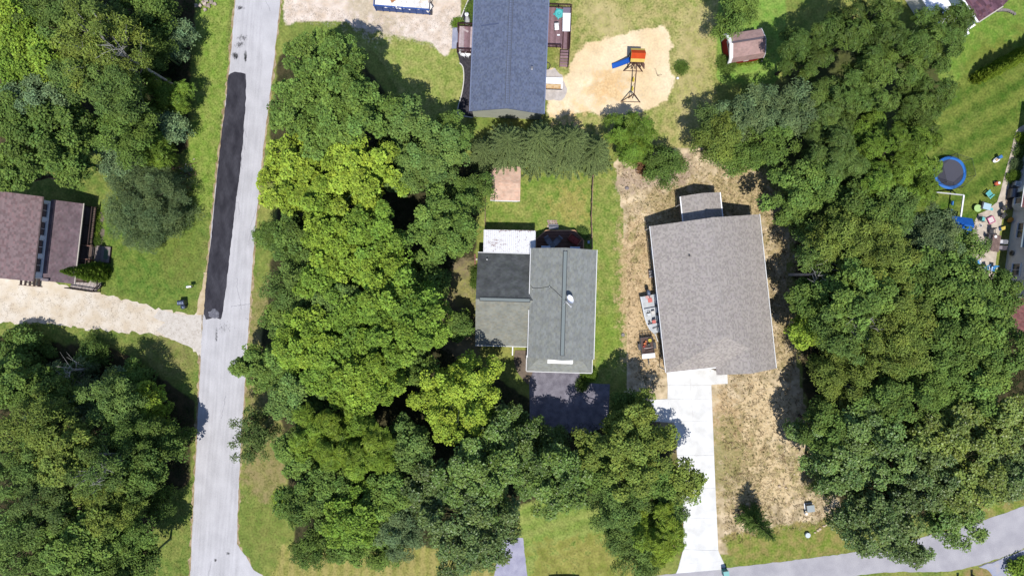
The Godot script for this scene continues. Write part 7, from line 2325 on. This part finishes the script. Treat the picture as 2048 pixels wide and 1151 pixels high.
func woods() -> void:
	var g1 := "trees of the north-west wood"
	var g2 := "trees of the south-west wood"
	var g3 := "trees of the grove between the road and the green-roofed house"
	var g4 := "trees of the south grove beside the driveways"
	var g5 := "trees between the play yard and the eastern lawn"
	var g6 := "trees of the eastern wood"
	# [x, y, half-width, height, foliage, tint, label, group, options]
	var list := [
		# north-west wood
		[18, 40, 52, 15, "large", "lime", "yellow-green broad tree in the extreme north-west corner", g1],
		[85, 20, 60, 15, "fine", "olive", "dull olive tree at the north border, east of the yellow-green corner tree", g1, {"thin": 0.8}],
		[78, 112, 40, 14, "large", "lime", "yellow-green tree below the corner tree of the north-west wood", g1],
		[20, 130, 42, 14, "broad", "bright", "bright green tree at the west border north of the dark one", g1],
		[190, 90, 88, 16, "fine", "moss", "large feathery olive tree with pale bare twigs in the middle of the north-west wood", g1, {"thin": 0.75, "bark": "white", "size": 1.1}],
		[175, 15, 50, 14, "fine", "brown", "brownish olive tree at the north border of the north-west wood", g1],
		[285, 15, 60, 9, "broad", "deep", "dark green tree at the north border nearest the grass verge", g1],
		[345, 72, 38, 5.5, "fine", "pale", "silvery blue-green tree on the verge edge of the north-west wood", g1],
		[298, 90, 42, 8, "fine", "deep", "dark narrow tree just west of the silvery verge tree", g1],
		[135, 150, 46, 14, "fine", "blue", "blue-green tree west of the centre of the north-west wood", g1],
		[75, 185, 55, 14, "fine", "pale", "pale grey-green tree beside the dark western tree", g1, {"size": 1.0}],
		[225, 185, 60, 15, "fine", "olive", "olive green tree south of the feathery olive giant", g1],
		[312, 185, 50, 6.5, "frond", "bright", "bright green tree with drooping sprays on the verge side", g1],
		[25, 220, 50, 14, "broad", "deep", "very dark tree at the west border of the north-west wood", g1],
		[90, 268, 82, 14, "broad", "deep", "big dark green tree above the brown-roofed house", g1, {"size": 1.1}],
		[110, 312, 38, 12, "large", "green", "mid green tree on the south-east flank of the big dark tree", g1],
		[18, 335, 48, 12, "large", "green", "mid green tree at the west border above the brown roof", g1],
		[245, 262, 58, 11, "fine", "green", "soft green tree north of the pale shaggy one", g1],
		[333, 250, 32, 5, "fine", "pale", "small pale tree leaning over the verge of the road", g1],
		[232, 308, 46, 8, "fine", "pale", "pale shaggy blue-green tree at the south end of the north-west wood", g1, {"bark": "white"}],
		[298, 300, 38, 6, "frond", "bright", "fresh green tree at the south-east end of the north-west wood", g1],
		[290, 404, 84, 6.5, "dense", "grey", "round dense grey-green tree alone on the lawn by the road", "", {"thin": 1.5, "size": 1.2, "flat": 0.66, "bark": "dark", "cover": 1.3, "tuft": 0.85}],
		# south-west wood
		[35, 695, 48, 4, "broad", "deep", "dark green tree at the north-west end of the south-west wood", g2],
		[178, 705, 28, 3, "fine", "deep", "thin dark young tree at the north tip of the south-west wood", g2, {"thin": 0.6}],
		[130, 758, 48, 5, "fine", "grey", "grey half-bare tree with white branches near the gravel driveway", g2, {"thin": 0.45, "bark": "white"}],
		[222, 778, 38, 4, "fine", "pale", "pale green tree east of the grey half-bare one", g2],
		[262, 755, 30, 3, "broad", "green", "mid green tree at the northern edge of the south-west wood", g2, {"thin": 0.8}],
		[20, 772, 58, 9, "large", "green", "green tree at the west border south of the dark one", g2],
		[92, 795, 44, 9, "broad", "deep", "dark tree in the gap west of the pale spruce", g2],
		[215, 808, 56, 10, "fine", "blue", "grey blue-green tree in the north of the south-west wood", g2],
		[288, 815, 42, 6, "large", "lime", "sunlit yellow-green tree on the road side of the south-west wood", g2, {"thin": 0.8}],
		[318, 882, 44, 7.5, "broad", "deep", "dark tree closest to the road in the south-west wood", g2],
		[245, 880, 54, 10, "fine", "deep", "dark olive tree in the centre of the south-west wood", g2],
		[65, 862, 66, 14, "fine", "moss", "brownish olive tree in the west of the south-west wood", g2],
		[30, 940, 62, 14, "fine", "olive", "olive tree at the west border, middle of the south-west wood", g2],
		[125, 915, 58, 14, "large", "moss", "yellow-olive tree west of the white-twigged one", g2],
		[185, 945, 55, 14, "fine", "olive", "olive tree with white twigs in the south-west wood", g2, {"bark": "white", "thin": 0.7}],
		[276, 948, 54, 10.5, "broad", "deep", "dark tree by the road with dappled grass around it", g2, {"thin": 0.8}],
		[85, 1015, 62, 14, "fine", "brown", "dark brown-green tree south of the brownish olive one", g2],
		[200, 1020, 66, 12, "fine", "moss", "broad olive tree in the south of the south-west wood", g2],
		[312, 1010, 34, 5, "fine", "deep", "thin dark tree over the bare patch near the road", g2, {"thin": 0.6}],
		[35, 1085, 68, 14, "fine", "olive", "olive tree at the south-west corner", g2],
		[135, 1085, 62, 14, "large", "green", "mid green tree at the south border between two olive trees", g2],
		[235, 1080, 54, 11, "fine", "green", "soft green tree on the south-east flank of the south-west wood", g2],
		[85, 1150, 55, 13, "fine", "olive", "olive tree cut by the south border near the corner", g2],
		[195, 1150, 52, 12, "broad", "deep", "dark tree cut by the south border", g2],
		[268, 1130, 38, 9, "broad", "deep", "small dark tree at the south border nearest the road", g2],
		# grove between road and house
		[650, 128, 78, 16, "large", "green", "tall green broadleaf at the north end of the grove", g3],
		[605, 205, 70, 14, "large", "green", "broad green tree at the road edge near the north end of the grove", g3],
		[700, 215, 66, 16, "large", "green", "green tree south-east of the tall northern one", g3],
		[790, 240, 54, 12, "broad", "blue", "blue-green round tree west of the dark gravel bed", g3],
		[860, 300, 66, 12, "broad", "blue", "blue-green maple west of the spruce row", g3, {"size": 0.95}],
		[905, 268, 38, 9, "broad", "deep", "small dark maple just west of the spruce row", g3],
		[655, 285, 54, 12, "large", "green", "mid green tree between the northern trees and the yellow ones", g3],
		[578, 345, 66, 12, "large", "yellow", "yellow-leaved tree leaning over the road edge", g3, {"size": 1.1}],
		[712, 345, 82, 14, "large", "yellow", "big bright yellow-green tree, biggest of the yellow ones", g3, {"size": 1.1}],
		[640, 400, 50, 12, "large", "lime", "yellow-green tree filling the gap between the two yellow ones", g3],
		[815, 335, 48, 10, "broad", "blue", "low blue-green tree south of the blue-green round one", g3],
		[936, 385, 46, 8, "fine", "deep", "dark thin tree beside the tan-roofed shed", g3, {"thin": 0.8}],
		[582, 478, 48, 9, "large", "deep", "dark leafy tree with branches over the road", g3],
		[535, 470, 26, 7, "frond", "green", "slender sprout reaching out over the road", g3, {"thin": 0.6}],
		[578, 580, 56, 10, "fine", "olive", "thin olive tree by the road opposite the gravel driveway", g3, {"thin": 0.7}],
		[665, 490, 62, 13, "large", "lime", "lime green tree in the middle of the grove", g3],
		[750, 470, 58, 13, "large", "bright", "bright green tree south of the big yellow one", g3],
		[765, 550, 62, 13, "large", "lime", "lime green layered tree north of the biggest green one", g3],
		[885, 452, 76, 12, "broad", "green", "round mid green tree nearest the rust-stained lean-to", g3],
		[672, 605, 44, 11, "broad", "blue", "blue-green tree in the hollow of the grove", g3],
		[800, 640, 96, 15, "large", "bright", "biggest bright green tree west of the green-roofed house", g3, {"size": 1.1}],
		[610, 680, 66, 13, "large", "lime", "lime green tree above the road opposite the driveway corner", g3],
		[690, 690, 48, 12, "large", "bright", "bright green tree between lime tree and biggest green tree", g3],
		[518, 735, 46, 9, "large", "green", "green tree pushing out over the road edge", g3],
		[730, 765, 66, 13, "large", "lime", "layered lime tree south-west of the biggest green one", g3],
		[590, 795, 54, 11, "broad", "blue", "blue-green tree by the road in the south of the grove", g3],
		[640, 745, 44, 12, "large", "bright", "bright green tree among the lime trees in the south", g3],
		[500, 875, 46, 7, "fine", "brown", "sparse dark tree hanging over the road", g3, {"thin": 0.5}],
		[918, 650, 26, 4.5, "broad", "deep", "dark small tree against the west wall of the green-roofed house", g3, {"thin": 0.8}],
		[855, 560, 40, 8, "broad", "deep", "dark low tree north of the sandy gap", g3],
		[738, 690, 46, 11, "large", "bright", "bright green tree wedged south-west of the biggest green one", g3],
		[820, 735, 40, 7, "large", "green", "low green tree in the shade north of the yellow-flecked one", g3],
		[640, 560, 46, 11, "large", "bright", "bright green tree east of the thin olive roadside tree", g3],
		[560, 640, 36, 8, "large", "green", "green roadside tree between the thin olive and the lime green one", g3],
		[700, 620, 46, 12, "large", "bright", "bright green tree in the middle of the grove beside the hollow", g3],
		[560, 740, 36, 9, "large", "green", "green tree between the overhanging roadside one and the lime ones", g3],
		# south grove
		[665, 875, 78, 13, "frond", "lime", "feathery lime tree near the road in the south grove", g4, {"size": 1.1}],
		[740, 905, 58, 13, "frond", "lime", "feathery lime tree beside the blue-green maple", g4],
		[815, 895, 50, 11, "broad", "blue", "blue-green maple south of the yellow-flecked tree", g4],
		[912, 800, 88, 13, "broad", "yellow", "yellow-flecked tree with visible grey branches south of the house", g4, {"thin": 0.55, "bark": "grey"}],
		[1004, 872, 66, 10.5, "glossy", "deep", "dark glossy tree at the west edge of the asphalt driveway", g4, {"size": 0.85}],
		[960, 950, 88, 14, "glossy", "green", "broad glossy green oak in the south grove", g4, {"size": 0.85}],
		[850, 985, 54, 11, "glossy", "brown", "brown-green oak west of the broad glossy one", g4, {"size": 0.85}],
		[715, 1030, 74, 12, "large", "bright", "bright green tree near the south lawn", g4, {"size": 1.1}],
		[608, 1010, 56, 11, "broad", "deep", "dark green tree by the road south of the lime trees", g4],
		[625, 1098, 44, 9, "fine", "deep", "dark thin tree at the southern tip of the grove", g4],
		[570, 1005, 26, 6, "fine", "lime", "small yellow-green sapling at the road side of the south grove", g4, {"thin": 0.7}],
		[800, 1060, 58, 11, "fine", "grey", "grey-green tree west of the big southern oak", g4],
		[935, 1065, 96, 14, "glossy", "brown", "big dark brown-green oak above the driveway mouth", g4, {"size": 0.85}],
		[1120, 965, 72, 11, "glossy", "green", "shiny green tree behind the southern front lawn", g4, {"size": 0.95}],
		[1100, 897, 44, 6.5, "glossy", "deep", "dark tree at the south end of the asphalt driveway", g4, {"size": 0.85}],
		[1260, 900, 92, 13, "broad", "moss", "large yellow-olive maple east of the asphalt driveway", g4],
		[1368, 965, 42, 10, "broad", "moss", "olive bough tree hanging over the white driveway", g4, {"thin": 0.6}],
		[1235, 1010, 60, 10, "fine", "blue", "blue-green tree behind the yellow-olive maple", g4],
		[1340, 1020, 34, 9, "fine", "blue", "small blue-green tree against the white driveway", g4],
		[1318, 1065, 58, 11, "frond", "lime", "bright lime tree at the white driveway's west edge", g4],
		[1285, 1122, 50, 7, "fine", "olive", "low olive tree south of the bright lime one", g4, {"thin": 0.8}],
		[1242, 1078, 36, 7, "fine", "blue", "low blue-green tree at the corner of the front lawn", g4],
		[600, 900, 50, 10, "large", "green", "green tree by the road between sparse overhanging tree and feathery lime ones", g4],
		[665, 955, 48, 11, "large", "green", "green tree north of the bright one near the south lawn", g4],
		[775, 985, 46, 11, "broad", "green", "mid green tree in the middle of the south grove", g4],
		[690, 1095, 40, 7, "large", "green", "low green tree at the south lawn's edge", g4],
		[760, 1105, 38, 7, "fine", "green", "low soft green tree on the south lawn's edge beside the grey-green one", g4],
		[1060, 940, 50, 10, "glossy", "deep", "dark glossy tree between the broad oak and the shiny one", g4, {"size": 0.85}],
		[1185, 945, 46, 9, "broad", "green", "green tree between the shiny one and the yellow-olive maple", g4],
		[1300, 960, 46, 10, "broad", "green", "green tree on the south side of the yellow-olive maple", g4],
		[1258, 815, 34, 5, "broad", "deep", "low dark green tree in the shade by the bare soil", g4],
		# trees by the play yard
		[1265, 268, 50, 7, "frond", "bright", "bright green slim-branched tree east of the spruce row", g5, {"thin": 0.6}],
		[1335, 325, 42, 6, "fine", "deep", "dark shrubby tree beside the bright slim-branched one", g5, {"thin": 0.8}],
		[1480, 12, 42, 9, "fine", "green", "green tree at the north border beside the red shed", g5],
		[1442, 275, 46, 9, "fine", "moss", "yellow-olive tree on the west side of the red shed's clump", g5],
		[1515, 222, 54, 10, "fine", "grey", "grey-green tree south of the red shed", g5],
		[1598, 212, 46, 10, "fine", "grey", "darker grey-green tree next to the walnut trees", g5],
		[1545, 290, 50, 9, "fine", "green", "green tree at the south end of the red shed's clump", g5],
		[1480, 318, 30, 7, "fine", "green", "small green tree beside the bare soil path", g5],
		[1425, 235, 26, 7, "fine", "brown", "thin brownish tree at the west tip of the red shed's clump", g5, {"thin": 0.6}],
		[1622, 92, 52, 11, "frond", "deep", "western walnut tree beside the open lawn of the red shed", g5],
		[1745, 52, 70, 14, "frond", "deep", "large dark walnut tree at the north border", g5, {"size": 1.1, "thin": 0.8}],
		[1852, 92, 66, 13, "frond", "green", "large walnut tree west of the arborvitae hedge", g5, {"size": 1.1, "thin": 0.8}],
		[1738, 168, 58, 13, "frond", "green", "walnut tree in the middle of the walnut clump", g5, {"size": 1.05, "thin": 0.8}],
		[1862, 198, 52, 11, "frond", "deep", "walnut tree on the south-east side of the walnut clump", g5],
		[1665, 215, 56, 11, "frond", "olive", "olive walnut tree south-west of the walnut clump", g5],
		[1915, 45, 42, 9, "frond", "deep", "walnut bough tree beside the north-east house", g5, {"thin": 0.8}],
		[1780, 318, 84, 13, "frond", "bright", "wide yellow-green walnut tree west of the trampoline", g5, {"size": 1.1, "thin": 0.8}],
		[1680, 310, 60, 12, "frond", "olive", "olive-green walnut tree above the eastern wood", g5],
		[1842, 290, 44, 10, "frond", "bright", "yellow-green walnut bough nearest the trampoline", g5],
		[1835, 372, 54, 11, "frond", "bright", "bright green walnut tree south-west of the trampoline", g5],
		# eastern wood
		[1626, 375, 62, 11, "broad", "green", "dark green maple at the north end of the eastern wood", g6],
		[1592, 420, 30, 7, "broad", "deep", "low dark tree at the north-west corner of the eastern wood", g6],
		[1725, 420, 62, 12, "broad", "deep", "deep green tree in the north of the eastern wood", g6],
		[1792, 425, 50, 12, "fine", "olive", "olive tree west of the blue tarp roof", g6],
		[1700, 470, 66, 13, "fine", "moss", "brown-olive tree in the north-west of the eastern wood", g6, {"thin": 0.85}],
		[1652, 505, 58, 10, "fine", "olive", "olive birch with a white branch on the west side of the eastern wood", g6, {"bark": "white", "thin": 0.75}],
		[1760, 512, 72, 14, "fine", "moss", "broad olive tree in the middle north of the eastern wood", g6],
		[1872, 470, 56, 11, "fine", "grey", "grey-olive tree over the blue tarp roof", g6, {"thin": 0.7}],
		[1840, 545, 56, 13, "broad", "deep", "dark maple south of the tarp-roofed playset", g6],
		[1935, 500, 40, 8, "broad", "olive", "olive tree at the patio's west edge", g6, {"thin": 0.7}],
		[1910, 570, 70, 13, "broad", "green", "green maple south-west of the patio", g6],
		[1630, 600, 44, 9, "broad", "deep", "dark tree at the west edge of the eastern wood", g6],
		[1728, 590, 66, 14, "large", "green", "mid green tree in the centre of the eastern wood", g6],
		[1805, 620, 70, 14, "fine", "moss", "yellow-olive tree in the centre of the eastern wood", g6],
		[1625, 660, 34, 8, "large", "lime", "sunlit yellow-green tree at the western edge of the eastern wood", g6],
		[1695, 665, 60, 13, "fine", "olive", "olive tree around the pale bare branch", g6, {"thin": 0.7}],
		[1785, 695, 76, 14, "fine", "moss", "yellowish olive tree, largest in the wood's centre", g6],
		[1694, 745, 60, 11, "fine", "moss", "brown-olive tree south of the pale bare branch", g6],
		[2005, 588, 44, 10, "broad", "deep", "dark maple at the eastern border below the patio", g6],
		[1940, 640, 74, 14, "broad", "green", "big green maple at the east side of the eastern wood", g6],
		[1902, 690, 62, 14, "broad", "deep", "deep green maple west of the big green one", g6],
		[1998, 705, 66, 14, "broad", "deep", "dark maple at the eastern border, middle of the wood", g6],
		[1860, 770, 58, 14, "fine", "green", "soft green tree south of the deep green maple", g6],
		[1955, 770, 68, 14, "broad", "green", "green maple in the south-east of the eastern wood", g6],
		[1665, 860, 50, 10, "broad", "deep", "dark tree hidden behind the big blue-green oak", g6],
		[1738, 885, 100, 12, "glossy", "blue", "very large blue-green oak at the south-west of the eastern wood", g6, {"size": 0.85}],
		[1680, 945, 50, 10, "glossy", "blue", "blue-green tree on the south-west flank of the very large oak", g6, {"size": 0.85}],
		[1790, 800, 48, 13, "broad", "deep", "dark tree north-east of the very large oak", g6],
		[1915, 870, 80, 14, "glossy", "moss", "large brown-green glossy oak near the eastern border", g6, {"size": 0.85}],
		[2010, 850, 62, 14, "glossy", "moss", "olive glossy oak at the eastern border", g6, {"size": 0.85}],
		[1860, 960, 66, 13, "glossy", "brown", "brown-green oak above the cross road", g6, {"size": 0.85}],
		[1940, 965, 66, 13, "glossy", "moss", "olive oak above the cross road, east one", g6, {"size": 0.85}],
		[2015, 950, 60, 12, "glossy", "brown", "brown-green oak at the eastern border above the cross road", g6, {"size": 0.85}],
		[1765, 1035, 88, 12, "glossy", "brown", "ragged dark oak overhanging the cross road", g6, {"size": 0.9, "thin": 0.85}],
		[1825, 1105, 34, 7, "glossy", "brown", "low ragged oak bough tree over the cross road", g6, {"thin": 0.7, "size": 0.85}],
		[1915, 1030, 62, 11, "glossy", "green", "green oak at the edge of the cross road", g6, {"size": 0.85}],
		[1655, 972, 30, 3, "dense", "bright", "bright green low bush at the foot of the blue-green oak", "", {"name": "bush", "category": "bush"}],
		[2046, 1137, 17, 1.4, "broad", "bright", "bright green bush in the south-east corner", "", {"name": "bush", "category": "bush"}],
		[1300, 330, 20, 2.5, "fine", "rust", "low brownish bush between the two slim trees", "", {"name": "bush", "category": "bush", "thin": 0.7}],
	]
	for q in list:
		tree(q[0], q[1], q[2], q[3], q[4], q[5], q[6], q[7], q[8] if q.size() > 8 else {})
	snag(1735, 652, 12.8, 1.7, "white", "forked bare white branch rising from the centre of the eastern wood")
	snag(130, 742, 5.6, 1.3, "white", "bare white twigs above the grey half-bare tree by the gravel driveway")
	snag(205, 85, 15.5, 1.4, "white", "bare white twigs above the feathery olive tree of the north-west wood")
	snag(180, 950, 13.8, 1.6, "white", "bare white twigs above the olive tree of the south-west wood")
	snag(1655, 545, 9.8, 1.6, "white", "long pale fallen branch at the west side of the eastern wood")
	var sp := "row of spruces north of the fenced yard"
	spruce(968, 305, 44, 8, "spruce", "low westernmost spruce of the row", sp)
	spruce(1016, 292, 66, 11, "spruce", "large spruce over the tan-roofed shed", sp)
	spruce(1078, 285, 62, 11, "spruce", "second large spruce from the west in the row", sp)
	spruce(1138, 288, 62, 11, "spruce", "third large spruce from the west in the row", sp)
	spruce(1190, 302, 48, 9, "spruce", "easternmost spruce of the row", sp)
	spruce(1521, 1052, 32, 8.5, "deep", "young dark conifer alone east of the white driveway", "", {"name": "conifer", "arms": 5})
	spruce(128, 812, 44, 13, "pale", "pale blue-green spruce in the south-west wood", g2)
	column(207, 545, 17, 8.0, "bright", "cone-shaped bright green arborvitae beside the small weathered deck", "")


func _ready() -> void:
	var cam := Camera3D.new()
	cam.name = "camera"
	cam.position = Vector3(0, CAM_H, 0)
	cam.rotation_degrees = Vector3(-90, 0, 0)
	cam.fov = rad_to_deg(2.0 * atan(575.5 / FOCAL))
	cam.near = 0.5
	cam.far = 3000.0
	add_child(cam)
	cam.current = true
	var env := Environment.new()
	env.background_mode = Environment.BG_SKY
	var sky := ProceduralSkyMaterial.new()
	sky.sky_top_color = Color(0.5, 0.61, 0.82)
	sky.sky_horizon_color = Color(0.76, 0.84, 0.94)
	sky.ground_bottom_color = Color(0.2, 0.2, 0.16)
	sky.ground_horizon_color = Color(0.5, 0.56, 0.58)
	sky.sky_energy_multiplier = 0.92
	sky.sky_curve = 0.12
	env.sky = Sky.new()
	env.sky.sky_material = sky
	env.tonemap_mode = Environment.TONE_MAPPER_LINEAR
	env.tonemap_exposure = 1.38
	env.sdfgi_enabled = true
	env.ssao_enabled = true
	env.ssil_enabled = true
	var we := WorldEnvironment.new()
	we.name = "world_environment"
	we.environment = env
	add_child(we)
	var sun := DirectionalLight3D.new()
	sun.name = "sun"
	sun.light_energy = 1.5
	sun.light_color = Color(1.0, 0.985, 0.965)
	sun.light_angular_distance = 0.5
	sun.shadow_enabled = true
	sun.rotation_degrees = Vector3(-65.7, 0.0, 0)
	add_child(sun)

	for i in 4096:
		var x := i / 4095.0
		enc.append(int(round((x * 12.92 if x <= 0.0031308 else 1.055 * pow(x, 1.0 / 2.4) - 0.055) * 255.0)))
	var cs := Shape.new()
	cs.box(Vector3.ZERO, Vector3.ONE)
	cube = cs.mesh()
	rng.seed = 1
	make_tints()
	var t0 := Time.get_ticks_msec()
	build_ground()
	print("ground ", Time.get_ticks_msec() - t0)
	build_grey_house()
	build_green_house()
	build_lean_to()
	build_blue_house()
	build_west_house()
	build_east_houses()
	build_sheds()
	print("houses ", Time.get_ticks_msec() - t0)
	woods()
	print("trees ", Time.get_ticks_msec() - t0)
	build_middle_yard()
	build_boat_and_trailer()
	build_play_yard()
	build_east_yard()
	build_small_things()
	build_cover()
	print("all ", Time.get_ticks_msec() - t0)
